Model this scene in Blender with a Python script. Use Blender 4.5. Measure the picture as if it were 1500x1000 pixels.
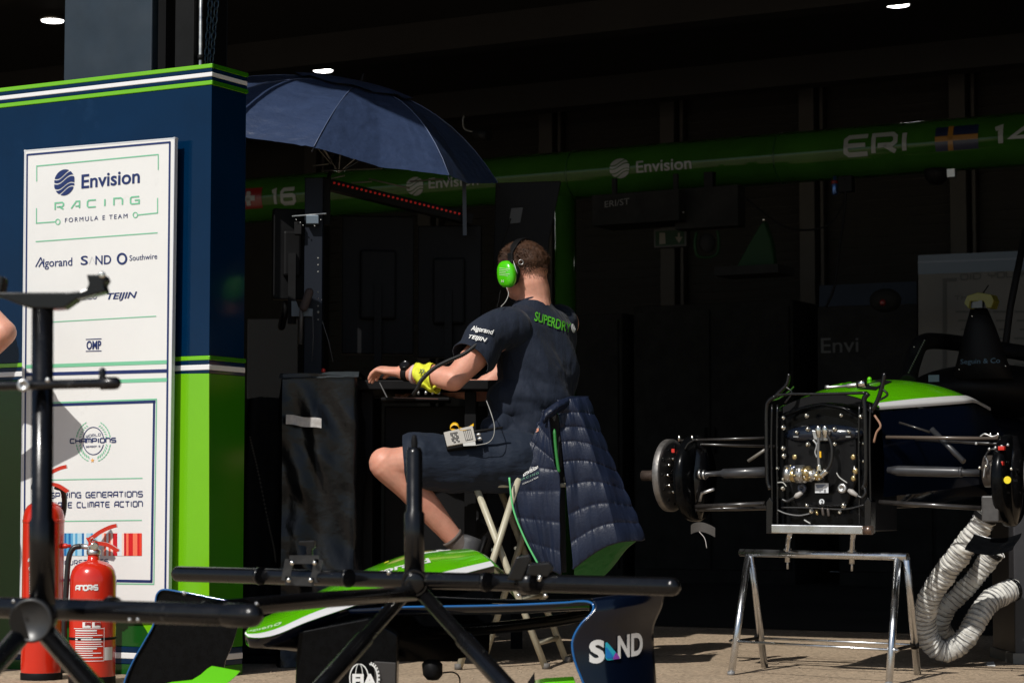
import bpy, bmesh, math, random
from mathutils import Vector, Matrix, noise
from mathutils.bvhtree import BVHTree
R = math.radians
V = Vector
random.seed(7)
for o in list(bpy.data.objects): bpy.data.objects.remove(o)
scn = bpy.context.scene
col = scn.collection

# ---------------- camera, sky, sun, exposure ----------------
FPX = 3333.333
PITCH = math.atan(240 / FPX)
CAMZ = 0.6
cam = bpy.data.cameras.new('camera'); camo = bpy.data.objects.new('camera', cam); col.objects.link(camo)
cam.lens = 80; cam.sensor_width = 36; cam.clip_end = 500; cam.clip_start = 0.1
camo.location = (0, 0, CAMZ); camo.rotation_euler = (R(90) + PITCH, 0, 0)
cam.dof.use_dof = True; cam.dof.focus_distance = 8.6; cam.dof.aperture_fstop = 7.5
scn.camera = camo
SUN_EL = 45.0
SH = V((-0.55, -0.835, 0)).normalized()          # horizontal direction towards the sun
TOSUN = (SH * math.cos(R(SUN_EL)) + V((0, 0, math.sin(R(SUN_EL))))).normalized()
w = bpy.data.worlds.new('World'); scn.world = w; w.use_nodes = True
nt = w.node_tree; bg = nt.nodes['Background']; sky = nt.nodes.new('ShaderNodeTexSky')
sky.sky_type = 'NISHITA'; sky.sun_disc = False; sky.sun_elevation = R(SUN_EL); sky.sun_rotation = math.atan2(SH.x, SH.y)
nt.links.new(sky.outputs[0], bg.inputs[0]); bg.inputs[1].default_value = 0.08
sl = bpy.data.lights.new('sun', 'SUN'); sl.energy = 4.1; sl.angle = R(0.5); sl.color = (1.0, 0.965, 0.91)
slo = bpy.data.objects.new('sun', sl); col.objects.link(slo); slo.rotation_euler = TOSUN.to_track_quat('Z', 'Y').to_euler()
scn.view_settings.view_transform = 'Standard'; scn.view_settings.look = 'None'
scn.view_settings.exposure = 0.0; scn.view_settings.gamma = 1.0; scn.view_settings.use_curve_mapping = False
scn.render.engine = 'CYCLES'
scn.cycles.max_bounces = 6; scn.cycles.diffuse_bounces = 3; scn.cycles.glossy_bounces = 3
scn.cycles.use_denoising = True

# ---------------- where a picture direction meets the place (used to measure positions) ----------------
CAM = V((0, 0, CAMZ))
def ray(px, py):
    a = (px - 750) / FPX; b = (500 - py) / FPX
    y = math.cos(PITCH) - math.sin(PITCH) * b; z = math.sin(PITCH) + math.cos(PITCH) * b
    return V((a / y, 1, z / y))
def at(px, py, Y): return CAM + ray(px, py) * Y
def onpl(px, py, O, n):
    r = ray(px, py); return CAM + r * ((O - CAM).dot(n) / r.dot(n))
def ground(px, py): return onpl(px, py, V((0, 0, 0)), V((0, 0, 1)))
def scale(Y): return FPX / Y
Z = V((0, 0, 1)); X = V((1, 0, 0)); Yv = V((0, 1, 0))
A29 = R(29.2)
U = V((math.cos(A29), -math.sin(A29), 0))        # along the pit garages, to the right and nearer
W = V((math.sin(A29), math.cos(A29), 0))         # into the garage

# ---------------- materials ----------------
def srgb(h, k=1.0):
    h = h.lstrip('#'); v = [int(h[i:i + 2], 16) / 255 for i in (0, 2, 4)]
    return tuple(k * (c / 12.92 if c <= .04045 else ((c + .055) / 1.055) ** 2.4) for c in v)
MATS = {}
def mat(name, rgb, rough=.5, metal=0., spec=.5, coat=0., var=None, bump=None, sheen=0., emit=0., rvar=None, coords='Object', stretch=None):
    if name in MATS: return MATS[name]
    m = bpy.data.materials.new(name); m.use_nodes = True; n = m.node_tree; b = n.nodes['Principled BSDF']
    b.inputs['Base Color'].default_value = (*rgb, 1); b.inputs['Roughness'].default_value = rough
    b.inputs['Metallic'].default_value = metal; b.inputs['Specular IOR Level'].default_value = spec
    b.inputs['Coat Weight'].default_value = coat; b.inputs['Coat Roughness'].default_value = .06
    b.inputs['Sheen Weight'].default_value = sheen
    if emit:
        b.inputs['Emission Color'].default_value = (*rgb, 1); b.inputs['Emission Strength'].default_value = emit
    tc = n.nodes.new('ShaderNodeTexCoord'); src = tc.outputs[coords]
    if stretch:
        mp = n.nodes.new('ShaderNodeMapping'); mp.inputs['Scale'].default_value = stretch
        n.links.new(src, mp.inputs[0]); src = mp.outputs[0]
    if var:                                       # (scale, amount): uneven colour, patches and specks
        nz = n.nodes.new('ShaderNodeTexNoise'); nz.inputs['Scale'].default_value = var[0]; nz.inputs['Detail'].default_value = 8
        nz.inputs['Roughness'].default_value = .65
        n.links.new(src, nz.inputs['Vector'])
        mx = n.nodes.new('ShaderNodeMix'); mx.data_type = 'RGBA'
        mx.inputs[6].default_value = (*[c * (1 - var[1]) for c in rgb], 1); mx.inputs[7].default_value = (*[min(1, c * (1 + var[1])) for c in rgb], 1)
        rm = n.nodes.new('ShaderNodeMapRange'); rm.inputs[1].default_value = .3; rm.inputs[2].default_value = .7
        n.links.new(nz.outputs[0], rm.inputs[0]); n.links.new(rm.outputs[0], mx.inputs[0]); n.links.new(mx.outputs[2], b.inputs['Base Color'])
    if rvar:
        nz = n.nodes.new('ShaderNodeTexNoise'); nz.inputs['Scale'].default_value = rvar[0]; nz.inputs['Detail'].default_value = 6
        n.links.new(src, nz.inputs['Vector'])
        rm = n.nodes.new('ShaderNodeMapRange'); rm.inputs[1].default_value = .3; rm.inputs[2].default_value = .7
        rm.inputs[3].default_value = max(0.02, rough - rvar[1]); rm.inputs[4].default_value = min(1, rough + rvar[1])
        n.links.new(nz.outputs[0], rm.inputs[0]); n.links.new(rm.outputs[0], b.inputs['Roughness'])
    if bump:                                      # (scale, strength, distance)
        nz = n.nodes.new('ShaderNodeTexNoise'); nz.inputs['Scale'].default_value = bump[0]; nz.inputs['Detail'].default_value = 6
        n.links.new(src, nz.inputs['Vector'])
        bp = n.nodes.new('ShaderNodeBump'); bp.inputs['Strength'].default_value = bump[1]; bp.inputs['Distance'].default_value = bump[2]
        n.links.new(nz.outputs[0], bp.inputs['Height']); n.links.new(bp.outputs[0], b.inputs['Normal'])
    MATS[name] = m; return m

NAVY = mat('navy_gloss_vinyl', (.0003, .0150, .048), .12, spec=.2, coat=.05, bump=(3, .12, .01), var=(2, .15))
GREEN = mat('lime_gloss_vinyl', srgb('#74c014', .82), .16, spec=.45, coat=.4, bump=(3, .1, .01), var=(2.5, .05))
WHITEV = mat('white_vinyl', (.72, .72, .72), .25, var=(3, .03))
BOARD = mat('white_printed_board', (.70, .70, .68), .35, var=(4, .025), bump=(60, .03, .001))
INK = mat('navy_ink', srgb('#1c2f66', .85), .4)
INKB = mat('blue_ink', srgb('#12285c', .9), .35)
MINT = mat('mint_ink', srgb('#7cc8a0', .85), .4)
WHITEP = mat('white_print', (.72, .72, .70), .45)
GREENP = mat('green_print', srgb('#56b82a', .8), .5)
BLACKP = mat('black_powder_coat', (.0035, .0035, .004), .24, spec=.4, coat=.08, bump=(220, .05, .001), rvar=(30, .06), var=(12, .3))
BLACK = mat('matt_black', (.005, .005, .0055), .6, spec=.15, var=(8, .3))
BLACKF = mat('black_fabric', (.006, .006, .0065), .9, var=(20, .3), bump=(80, .2, .003))
SHADEB = mat('black_partition', (.019, .019, .0185), .9, spec=.05, var=(6, .3))
CARBON = mat('carbon_fibre', (.0026, .0029, .0034), .20, spec=.09, coat=.03, bump=(300, .1, .001), var=(40, .4))
STEEL = mat('stainless_steel', (.62, .63, .64), .27, metal=1, rvar=(14, .1), var=(25, .12), bump=(40, .04, .001))
ALU = mat('dull_aluminium', (.5, .5, .49), .38, metal=1, rvar=(30, .12), var=(30, .2))
CHROME = mat('bright_zinc', (.7, .68, .62), .2, metal=1, var=(40, .15))
BRASS = mat('brass', (.55, .42, .2), .3, metal=1)
RED = mat('red_enamel', (.56, .022, .008), .2, coat=.5, bump=(15, .04, .002), var=(5, .06))
REDP = mat('red_plastic', (.5, .02, .01), .35)
YEL = mat('yellow_fabric', (.64, .66, .03), .7, var=(60, .2), bump=(300, .3, .002))
YELP = mat('amber_plastic', (.75, .42, .01), .4)
SKIN = mat('skin', (.63, .315, .225), .5, spec=.35, var=(22, .14), bump=(190, .12, .001))
SKIN.node_tree.nodes['Principled BSDF'].inputs['Subsurface Weight'].default_value = .12
SKIN.node_tree.nodes['Principled BSDF'].inputs['Subsurface Radius'].default_value = (.012, .004, .002)
HAIR = mat('brown_hair', (.040, .018, .009), .65, spec=.2, var=(60, .5), bump=(260, .5, .003))
SHIRT = mat('navy_sports_cloth', (.012, .017, .030), .75, spec=.15, sheen=.06, var=(5, .12), bump=(7, .55, .04), stretch=(1.6, 1.6, .6))
SHORT = mat('navy_shorts_cloth', (.009, .015, .028), .7, spec=.2, sheen=.06, var=(5, .12), bump=(8, .6, .04), stretch=(.5, 1.5, 1.4))
QUILT = mat('navy_quilted_nylon', (.009, .014, .032), .42, spec=.30, var=(14, .2), bump=(140, .35, .003))
LINING = mat('green_lining', (.02, .17, .03), .5, bump=(120, .3, .003))
GREENL = mat('green_piping', (.12, .55, .2), .5)
EARG = mat('lime_ear_cup', srgb('#4fd010', .85), .25, coat=.4, var=(40, .06))
BEIGE = mat('beige_paint', (.40, .37, .27), .4, var=(30, .12), rvar=(30, .1))
BROLLY = mat('navy_umbrella_nylon', (.026, .042, .090), .38, spec=.5, var=(10, .15), bump=(24, .5, .010), stretch=(1, 1, 1.6))
TARP = mat('black_plastic_sheet', (.0035, .0038, .0045), .26, spec=.34, var=(10, .3), bump=(6, .6, .02))
GREY = mat('grey_card', (.36, .34, .32), .5, var=(30, .15))
SILVERTAPE = mat('silver_tape', (.42, .40, .38), .4, var=(60, .2), bump=(120, .4, .002))
DUCT = mat('white_duct_fabric', (.56, .55, .51), .55, var=(25, .1), bump=(90, .4, .004))
WIRE = mat('grey_wire_helix', (.18, .18, .19), .4)
LAMP = mat('lamp_diffuser', (1, .98, .94), .5, emit=9.0)
LEDR = mat('red_led', (.6, .02, .015), .4, emit=.10)
BEAMG = mat('green_beam_gloss', (.022, .078, .009), .09, spec=.22, coat=.0, bump=(2, .04, .01), var=(3, .2))
COLUMN = mat('grey_steel_cladding', (.022, .032, .045), .35, spec=.35, var=(5, .18), rvar=(6, .12), bump=(8, .15, .004))
WALLM = mat('garage_wall_sheet', (.026, .0255, .024), .5, spec=.25, var=(4, .15), rvar=(5, .1))
WALLF = mat('garage_wall_frame', (.031, .030, .028), .5, var=(4, .15))
CEIL = mat('garage_ceiling', (.017, .017, .017), .8, var=(2, .2))
FLOORM = mat('shaded_floor_black', (.010, .010, .010), .7, var=(6, .3))
BLUEI = mat('blue_rim_paint', srgb('#0d5c9c', .8), .15, coat=.6)
CARN = mat('car_navy_gloss', (.0015, .004, .012), .12, spec=.4, coat=.2, bump=(4, .08, .01))
CARG = mat('car_lime_gloss', srgb('#62c408', .88), .16, coat=.7, bump=(5, .05, .006), var=(6, .05))
CARW = mat('car_white_gloss', (.75, .75, .74), .2, coat=.4)

def chips(m, sc, lo, hi, rgb, amt=1.):            # wear: small scuffs that show another colour
    n = m.node_tree; b = n.nodes['Principled BSDF']; tc = n.nodes.new('ShaderNodeTexCoord'); nz = n.nodes.new('ShaderNodeTexNoise')
    nz.inputs['Scale'].default_value = sc; nz.inputs['Detail'].default_value = 9; nz.inputs['Roughness'].default_value = .75; n.links.new(tc.outputs['Object'], nz.inputs['Vector'])
    rm = n.nodes.new('ShaderNodeMapRange'); rm.inputs[1].default_value = lo; rm.inputs[2].default_value = hi; rm.inputs[4].default_value = amt; n.links.new(nz.outputs[0], rm.inputs[0])
    mx = n.nodes.new('ShaderNodeMix'); mx.data_type = 'RGBA'; mx.inputs[7].default_value = (*rgb, 1); n.links.new(rm.outputs[0], mx.inputs[0])
    l = b.inputs['Base Color'].links
    if l: n.links.new(l[0].from_socket, mx.inputs[6])
    else: mx.inputs[6].default_value = b.inputs['Base Color'].default_value
    n.links.new(mx.outputs[2], b.inputs['Base Color'])
chips(BLACKP, 26, .62, .68, (.05, .048, .045)); chips(RED, 18, .64, .72, (.20, .02, .012), .8); chips(SKIN, 7, .42, .62, (.60, .225, .15), .55); chips(BOARD, 9, .62, .78, (.52, .51, .48), .5)
chips(GREEN, 5, .60, .75, (.12, .33, .02), .35); chips(NAVY, 6, .60, .75, (.006, .028, .075), .5); chips(EARG, 22, .60, .66, (.25, .45, .08), .6); chips(DUCT, 9, .52, .64, (.30, .29, .26), .7); chips(STEEL, 30, .58, .66, (.30, .27, .24), .6)
# ---------------- mesh builder ----------------
class MB:
    def __init__(s): s.v = []; s.f = []; s.sm = []; s.mi = []
    def add(s, vs, fs, smooth=False, mi=0):
        k = len(s.v); s.v += [V(p) for p in vs]
        for f in fs: s.f.append([i + k for i in f]); s.sm.append(smooth); s.mi.append(mi)
        return s
    def join(s, o):
        k = len(s.v); s.v += o.v
        for f, a, b in zip(o.f, o.sm, o.mi): s.f.append([i + k for i in f]); s.sm.append(a); s.mi.append(b)
        return s
    def hexa(s, b, t, mi=0):                      # 4 bottom corners (ccw from above), 4 top corners
        s.add(list(b) + list(t), [(3, 2, 1, 0), (4, 5, 6, 7), (0, 1, 5, 4), (1, 2, 6, 5), (2, 3, 7, 6), (3, 0, 4, 7)], mi=mi); return s
    def box(s, c, size, ax=(X, Yv, Z), mi=0):
        c = V(c); a, b, d = [ax[i] * (size[i] / 2) for i in range(3)]
        return s.hexa([c - a - b - d, c + a - b - d, c + a + b - d, c - a + b - d], [c - a - b + d, c + a - b + d, c + a + b + d, c - a + b + d], mi)
    def bar(s, p0, p1, w_, h_, up=Z, mi=0):        # square bar from p0 to p1
        p0, p1 = V(p0), V(p1); d = (p1 - p0); L = d.length; d.normalize(); a = d.cross(up)
        if a.length < 1e-4: a = d.cross(X)
        a.normalize(); b = a.cross(d)
        return s.box((p0 + p1) / 2, (w_, L, h_), (a, d, b), mi)
    def prism(s, pts, depth, mi=0, smooth=False):  # planar polygon pts (world), extruded by vector depth
        n = len(pts); pts = [V(p) for p in pts]; top = [p + depth for p in pts]
        fs = [tuple(range(n)), tuple(range(2 * n - 1, n - 1, -1))] + [(i, i + n, (i + 1) % n + n, (i + 1) % n) for i in range(n)]
        s.add(pts + top, fs, smooth, mi); return s
    def quad(s, a, b, c, d, mi=0): s.add([a, b, c, d], [(0, 1, 2, 3)], mi=mi); return s
    def tube(s, pts, r, n=14, cap=True, round_=False, mi=0, flat=None):
        pts = [V(p) for p in pts]; m = len(pts)
        rs = list(r) if isinstance(r, (list, tuple)) else [r] * m
        if round_:
            def dome(p, q, rr):                    # extra rings that round an end off
                d = (p - q).normalized(); return [(p + d * rr * math.sin(R(a)), rr * math.cos(R(a))) for a in (25, 50, 72, 86)]
            a0 = dome(pts[0], pts[1], rs[0])[::-1]; a1 = dome(pts[-1], pts[-2], rs[-1])
            pts = [q for q, _ in a0] + pts + [q for q, _ in a1]; rs = [q for _, q in a0] + rs + [q for _, q in a1]; m = len(pts)
        vs = []; t0 = (pts[1] - pts[0]).normalized(); a = t0.cross(Z if abs(t0.z) < .9 else X).normalized()
        for i in range(m):
            t = (pts[min(i + 1, m - 1)] - pts[max(i - 1, 0)])
            t = t.normalized() if t.length > 1e-9 else t0
            a = (a - t * a.dot(t)).normalized(); b = t.cross(a)
            for k in range(n):
                an = 2 * math.pi * k / n
                vs.append(pts[i] + (a * math.cos(an) + b * math.sin(an)) * rs[i])
        fs = [(i * n + k, i * n + (k + 1) % n, (i + 1) * n + (k + 1) % n, (i + 1) * n + k) for i in range(m - 1) for k in range(n)]
        s.add(vs, fs, True, mi)
        if cap:
            k0 = len(s.v) - len(vs)
            s.f.append([k0 + i for i in range(n)][::-1]); s.f.append([k0 + (m - 1) * n + i for i in range(n)]); s.sm += [False] * 2; s.mi += [mi] * 2
        return s
    def lathe(s, prof, O, axis=Z, n=28, mi=0, smooth=True):   # prof [(r, h)]
        axis = V(axis).normalized(); O = V(O); a = axis.cross(X if abs(axis.x) < .8 else Yv).normalized(); b = axis.cross(a); m = len(prof)
        vs = [O + axis * h + (a * math.cos(2 * math.pi * k / n) + b * math.sin(2 * math.pi * k / n)) * max(r, 1e-5) for r, h in prof for k in range(n)]
        fs = [(i * n + k, i * n + (k + 1) % n, (i + 1) * n + (k + 1) % n, (i + 1) * n + k) for i in range(m - 1) for k in range(n)]
        s.add(vs, fs, smooth, mi); k0 = len(s.v) - len(vs)
        s.f.append([k0 + i for i in range(n)][::-1]); s.f.append([k0 + (m - 1) * n + i for i in range(n)]); s.sm += [False] * 2; s.mi += [mi] * 2
        return s
    def ell(s, c, rad, ax=(X, Yv, Z), n=20, m=12, mi=0, power=1.0):
        c = V(c); vs = []; fs = []
        for i in range(m + 1):
            th = math.pi * i / m
            for k in range(n):
                ph = 2 * math.pi * k / n
                q = (math.sin(th) * math.cos(ph), math.sin(th) * math.sin(ph), math.cos(th))
                q = [math.copysign(abs(x) ** power, x) for x in q]
                vs.append(c + ax[0] * q[0] * rad[0] + ax[1] * q[1] * rad[1] + ax[2] * q[2] * rad[2])
        for i in range(m):
            for k in range(n): fs.append((i * n + k, (i + 1) * n + k, (i + 1) * n + (k + 1) % n, i * n + (k + 1) % n))
        s.add(vs, fs, True, mi); return s
    def grid(s, fn, nu, nv, smooth=True, mi=0):
        vs = [fn(i / nu, j / nv) for j in range(nv + 1) for i in range(nu + 1)]
        fs = [(j * (nu + 1) + i, j * (nu + 1) + i + 1, (j + 1) * (nu + 1) + i + 1, (j + 1) * (nu + 1) + i) for j in range(nv) for i in range(nu)]
        s.add(vs, fs, smooth, mi); return s
    def loft(s, rings, n=24, mi=0, cap=True, power=1.0):      # rings: (centre, avec, bvec)
        vs = []
        for c, a, b in rings:
            for k in range(n):
                an = 2 * math.pi * k / n; ca, sa = math.cos(an), math.sin(an)
                ca = math.copysign(abs(ca) ** power, ca); sa = math.copysign(abs(sa) ** power, sa)
                vs.append(V(c) + V(a) * ca + V(b) * sa)
        m = len(rings)
        fs = [(i * n + k, i * n + (k + 1) % n, (i + 1) * n + (k + 1) % n, (i + 1) * n + k) for i in range(m - 1) for k in range(n)]
        s.add(vs, fs, True, mi)
        if cap:
            k0 = len(s.v) - len(vs)
            s.f.append([k0 + i for i in range(n)][::-1]); s.f.append([k0 + (m - 1) * n + i for i in range(n)]); s.sm += [False] * 2; s.mi += [mi] * 2
        return s
    def bvh(s): return BVHTree.FromPolygons(s.v, s.f)
def curve(pts, n=8, closed=False):                # Catmull-Rom through points
    P = [V(p) for p in pts]; out = []
    Q = [P[0] * 2 - P[1]] + P + [P[-1] * 2 - P[-2]] if not closed else [P[-1]] + P + [P[0], P[1]]
    for i in range(1, len(Q) - 2):
        for k in range(n):
            t = k / n
            out.append(.5 * ((2 * Q[i]) + (Q[i + 1] - Q[i - 1]) * t + (2 * Q[i - 1] - 5 * Q[i] + 4 * Q[i + 1] - Q[i + 2]) * t * t + (3 * Q[i] - Q[i - 1] - 3 * Q[i + 1] + Q[i + 2]) * t ** 3))
    if not closed: out.append(P[-1])
    return out

WPOS = {}
def thing(name, loc, label, cat, group=None, kind=None):
    o = bpy.data.objects.new(name, None); col.objects.link(o); o.location = V(loc); WPOS[o.name] = V(loc)
    o.empty_display_size = .1; tag(o, label, cat, group, kind); return o
def tag(o, label=None, cat=None, group=None, kind=None):
    if label: o['label'] = label
    if cat: o['category'] = cat
    if group: o['group'] = group
    if kind: o['kind'] = kind
    return o
def obj(name, mb, mats, parent=None, label=None, cat=None, group=None, kind=None, bevel=0, recalc=True, me=None):
    if not isinstance(mats, (list, tuple)): mats = [mats]
    if me is None:
        lo = V([min(p[i] for p in mb.v) for i in range(3)]); hi = V([max(p[i] for p in mb.v) for i in range(3)])
        c = (lo + hi) / 2
        if parent is None: c.z = lo.z
        me = bpy.data.meshes.new(name); me.from_pydata([p - c for p in mb.v], [], mb.f)
        me.polygons.foreach_set('use_smooth', mb.sm); me.polygons.foreach_set('material_index', mb.mi)
        if recalc:
            b = bmesh.new(); b.from_mesh(me); bmesh.ops.recalc_face_normals(b, faces=b.faces); b.to_mesh(me); b.free()
        for m in mats: me.materials.append(m)
    else: c = V((0, 0, 0))
    o = bpy.data.objects.new(name, me); col.objects.link(o); WPOS[o.name] = c
    if parent is not None: o.parent = parent; o.location = c - WPOS[parent.name]
    else: o.location = c
    if bevel:
        bv = o.modifiers.new('edge', 'BEVEL'); bv.width = bevel; bv.segments = 2; bv.limit_method = 'ANGLE'; bv.angle_limit = R(40)
    return tag(o, label, cat, group, kind)
def shared(name, src, loc, parent):                # another piece with the same mesh
    o = bpy.data.objects.new(name, src.data); col.objects.link(o); o.parent = parent; WPOS[o.name] = V(loc); o.location = V(loc) - WPOS[parent.name]
    for m in src.modifiers:
        q = o.modifiers.new(m.name, m.type)
        if m.type == 'BEVEL': q.width = m.width; q.segments = m.segments; q.limit_method = m.limit_method; q.angle_limit = m.angle_limit
    return o

# closed pieces fused into one continuous skin
def fuse(mb, voxel, smooth=6, shape=None, decimate=None):
    me = bpy.data.meshes.new('t'); me.from_pydata(mb.v, [], mb.f)
    b = bmesh.new(); b.from_mesh(me); bmesh.ops.recalc_face_normals(b, faces=b.faces); b.to_mesh(me); b.free()
    o = bpy.data.objects.new('t', me); col.objects.link(o)
    r = o.modifiers.new('r', 'REMESH'); r.mode = 'VOXEL'; r.voxel_size = voxel
    s_ = o.modifiers.new('s', 'SMOOTH'); s_.iterations = smooth; s_.factor = .5
    dg = bpy.context.evaluated_depsgraph_get(); dg.update()
    m2 = bpy.data.meshes.new_from_object(o.evaluated_get(dg))
    out = MB(); vs = [v.co.copy() for v in m2.vertices]
    if shape:
        ns = [v.normal.copy() for v in m2.vertices]
        vs = [shape(p, n_) for p, n_ in zip(vs, ns)]
    out.add(vs, [tuple(p.vertices) for p in m2.polygons], True)
    bpy.data.objects.remove(o); bpy.data.meshes.remove(m2); bpy.data.meshes.remove(me)
    return out

# ---------------- flat print: lettering and marks ----------------
_tc = {}
def text_art(s_, bold=0.0, shear=0.0, space=1.0):
    key = (s_, bold, shear, space)
    if key in _tc: return _tc[key]
    c = bpy.data.curves.new('t', 'FONT'); c.body = s_; c.size = 1; c.offset = bold; c.shear = shear; c.space_character = space
    c.resolution_u = 4
    o = bpy.data.objects.new('t', c); col.objects.link(o)
    dg = bpy.context.evaluated_depsgraph_get(); dg.update()
    m = bpy.data.meshes.new_from_object(o.evaluated_get(dg))
    k = 1 / 0.70
    vs = [(v.co.x * k, v.co.y * k) for v in m.vertices]; x0 = min(v[0] for v in vs)
    art = ([(x - x0, y) for x, y in vs], [tuple(p.vertices) for p in m.polygons])
    bpy.data.objects.remove(o); bpy.data.meshes.remove(m); bpy.data.curves.remove(c)
    _tc[key] = art; return art
G = {  # angular stroke letters, unit box
 'A': [[(0, 0), (0, .7), (.22, 1), (1, 1), (1, 0)], [(0, .4), (1, .4)]],
 'Λ': [[(0, 0), (.6, 1), (1, 1), (1, 0)], [(.5, .3), (1, .3)]],
 'B': [[(0, 0), (0, 1), (.85, 1), (1, .85), (1, .6), (.85, .5), (1, .4), (1, .15), (.85, 0), (0, 0)], [(0, .5), (.85, .5)]],
 'C': [[(1, 1), (.15, 1), (0, .8), (0, .2), (.15, 0), (1, 0)]],
 'D': [[(0, 0), (0, 1), (.8, 1), (1, .8), (1, .2), (.8, 0), (0, 0)]],
 'E': [[(1, 1), (.15, 1), (0, .85), (0, .15), (.15, 0), (1, 0)], [(0, .5), (.9, .5)]],
 'F': [[(1, 1), (.15, 1), (0, .85), (0, 0)], [(0, .5), (.9, .5)]],
 'G': [[(1, 1), (.15, 1), (0, .85), (0, .15), (.15, 0), (1, 0), (1, .5), (.5, .5)]],
 'H': [[(0, 0), (0, 1)], [(1, 0), (1, 1)], [(0, .5), (1, .5)]],
 'I': [[(.5, 0), (.5, 1)]],
 'K': [[(0, 0), (0, 1)], [(1, 1), (.4, .5), (1, 0)], [(0, .5), (.4, .5)]],
 'L': [[(0, 1), (0, .15), (.15, 0), (1, 0)]],
 'M': [[(0, 0), (0, 1), (.85, 1), (1, .85), (1, 0)], [(.5, 1), (.5, .1)]],
 'N': [[(0, 0), (0, 1), (.8, 1), (1, .8), (1, 0)]],
 'O': [[(.15, 0), (0, .15), (0, .85), (.15, 1), (.85, 1), (1, .85), (1, .15), (.85, 0), (.15, 0), (0, .15)]],
 'P': [[(0, 0), (0, 1), (.85, 1), (1, .85), (1, .55), (.85, .4), (0, .4)]],
 'R': [[(0, 0), (0, 1), (.85, 1), (1, .85), (1, .55), (.85, .4), (.2, .4)], [(.5, .4), (1, 0)]],
 'S': [[(1, 1), (.15, 1), (0, .85), (0, .6), (.15, .5), (.85, .5), (1, .4), (1, .15), (.85, 0), (0, 0)]],
 'T': [[(0, 1), (1, 1)], [(.5, 1), (.5, 0)]],
 'U': [[(0, 1), (0, .15), (.15, 0), (.85, 0), (1, .15), (1, 1)]],
 'W': [[(0, 1), (0, .15), (.15, 0), (.85, 0), (1, .15), (1, 1)], [(.5, .9), (.5, 0)]],
 'Y': [[(0, 1), (0, .6), (.15, .45), (.85, .45), (1, .6), (1, 1)], [(.5, .45), (.5, 0)]],
 '1': [[(.2, .9), (.6, 1), (.6, 0)]],
 '4': [[(.75, 0), (.75, 1), (0, .3), (1, .3)]],
 '6': [[(1, 1), (.15, 1), (0, .8), (0, .15), (.15, 0), (.85, 0), (1, .15), (1, .45), (.85, .55), (0, .55)]],
 '9': [[(0, 0), (.85, 0), (1, .2), (1, .85), (.85, 1), (.15, 1), (0, .85), (0, .6), (.15, .5), (1, .5)]],
 '#': [[(.3, 0), (.45, 1)], [(.6, 0), (.75, 1)], [(.1, .33), (.95, .33)], [(.1, .66), (.95, .66)]],
}
def ribbon(pts, wd, vs, fs):
    P = [V((p[0], p[1])) for p in pts]; k = len(vs); n = len(P)
    for i in range(n):
        d0 = (P[i] - P[i - 1]).normalized() if i else (P[1] - P[0]).normalized()
        d1 = (P[i + 1] - P[i]).normalized() if i < n - 1 else d0
        t = (d0 + d1); t = t.normalized() if t.length > 1e-6 else d0
        m = V((-t.y, t.x)); c = max(.5, m.dot(V((-d0.y, d0.x))))
        vs.append(tuple(P[i] + m * (wd / 2 / c))); vs.append(tuple(P[i] - m * (wd / 2 / c)))
    for i in range(n - 1): fs.append((k + 2 * i, k + 2 * i + 1, k + 2 * i + 3, k + 2 * i + 2))
def stroke_art(s_, wd=.16, aspect=.9, gap=.35, shear=0.):
    vs, fs = [], []; x = 0
    for ch in s_:
        if ch == ' ': x += aspect * .6 + gap; continue
        a = aspect * (.25 if ch == 'I' else .6 if ch == '1' else 1.)
        for st in G.get(ch, []):
            pts = [(x + (p[0] if ch != 'I' else p[0]) * a + shear * p[1], wd / 2 + p[1] * (1 - wd)) for p in st]
            ribbon(pts, wd, vs, fs)
        x += a + gap
    x0 = min(v[0] for v in vs); return ([(a - x0, b) for a, b in vs], fs)
def globe_art():                                   # round emblem of flowing wave bands
    vs, fs = [], []
    wv = lambda x: .24 * math.sin(x * 2.5)
    bands = [(lambda x: wv(x) - .24, lambda x: wv(x) + .16 + .06 * x), (lambda x: wv(x) + .27 + .06 * x, lambda x: wv(x) + .52 + .10 * x), (lambda x: wv(x) + .63 + .12 * x, lambda x: 2.),
             (lambda x: wv(x) - .58 + .10 * x, lambda x: wv(x) - .34 + .02 * x), (lambda x: -2., lambda x: wv(x) - .69 + .12 * x)]
    for lo, hi in bands:
        pv = None
        for i in range(49):
            x = -1 + 2 * i / 48; c = math.sqrt(max(0, 1 - x * x)); a, b = max(-c, lo(x)), min(c, hi(x))
            if b > a + .004:
                k = len(vs); vs += [(x + 1, a + 1), (x + 1, b + 1)]
                if pv is not None: fs.append((pv, k, k + 1, pv + 1))
                pv = k
            else: pv = None
    return ([(x / 2, y / 2) for x, y in vs], fs)
def art_mb(art, P0, xv, yv, off=V((0, 0, 0))):
    return MB().add([P0 + xv * x + yv * y + off for x, y in art[0]], art[1])
def art_w(art): return max(v[0] for v in art[0])
def flat(art, pl, p0, p1, hpx, off=.0015, hgt=None):  # lettering on a plane: baseline from p0 to p1 (picture), cap height
    O, n = pl; a = onpl(*p0, O, n); b = onpl(*p1, O, n); c = onpl(p0[0], p0[1] - hpx, O, n)
    H = (c - a).length; up = (Z - n * n.z).normalized()
    return art_mb(art, a, (b - a) / art_w(art), up * H, n * off)
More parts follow.
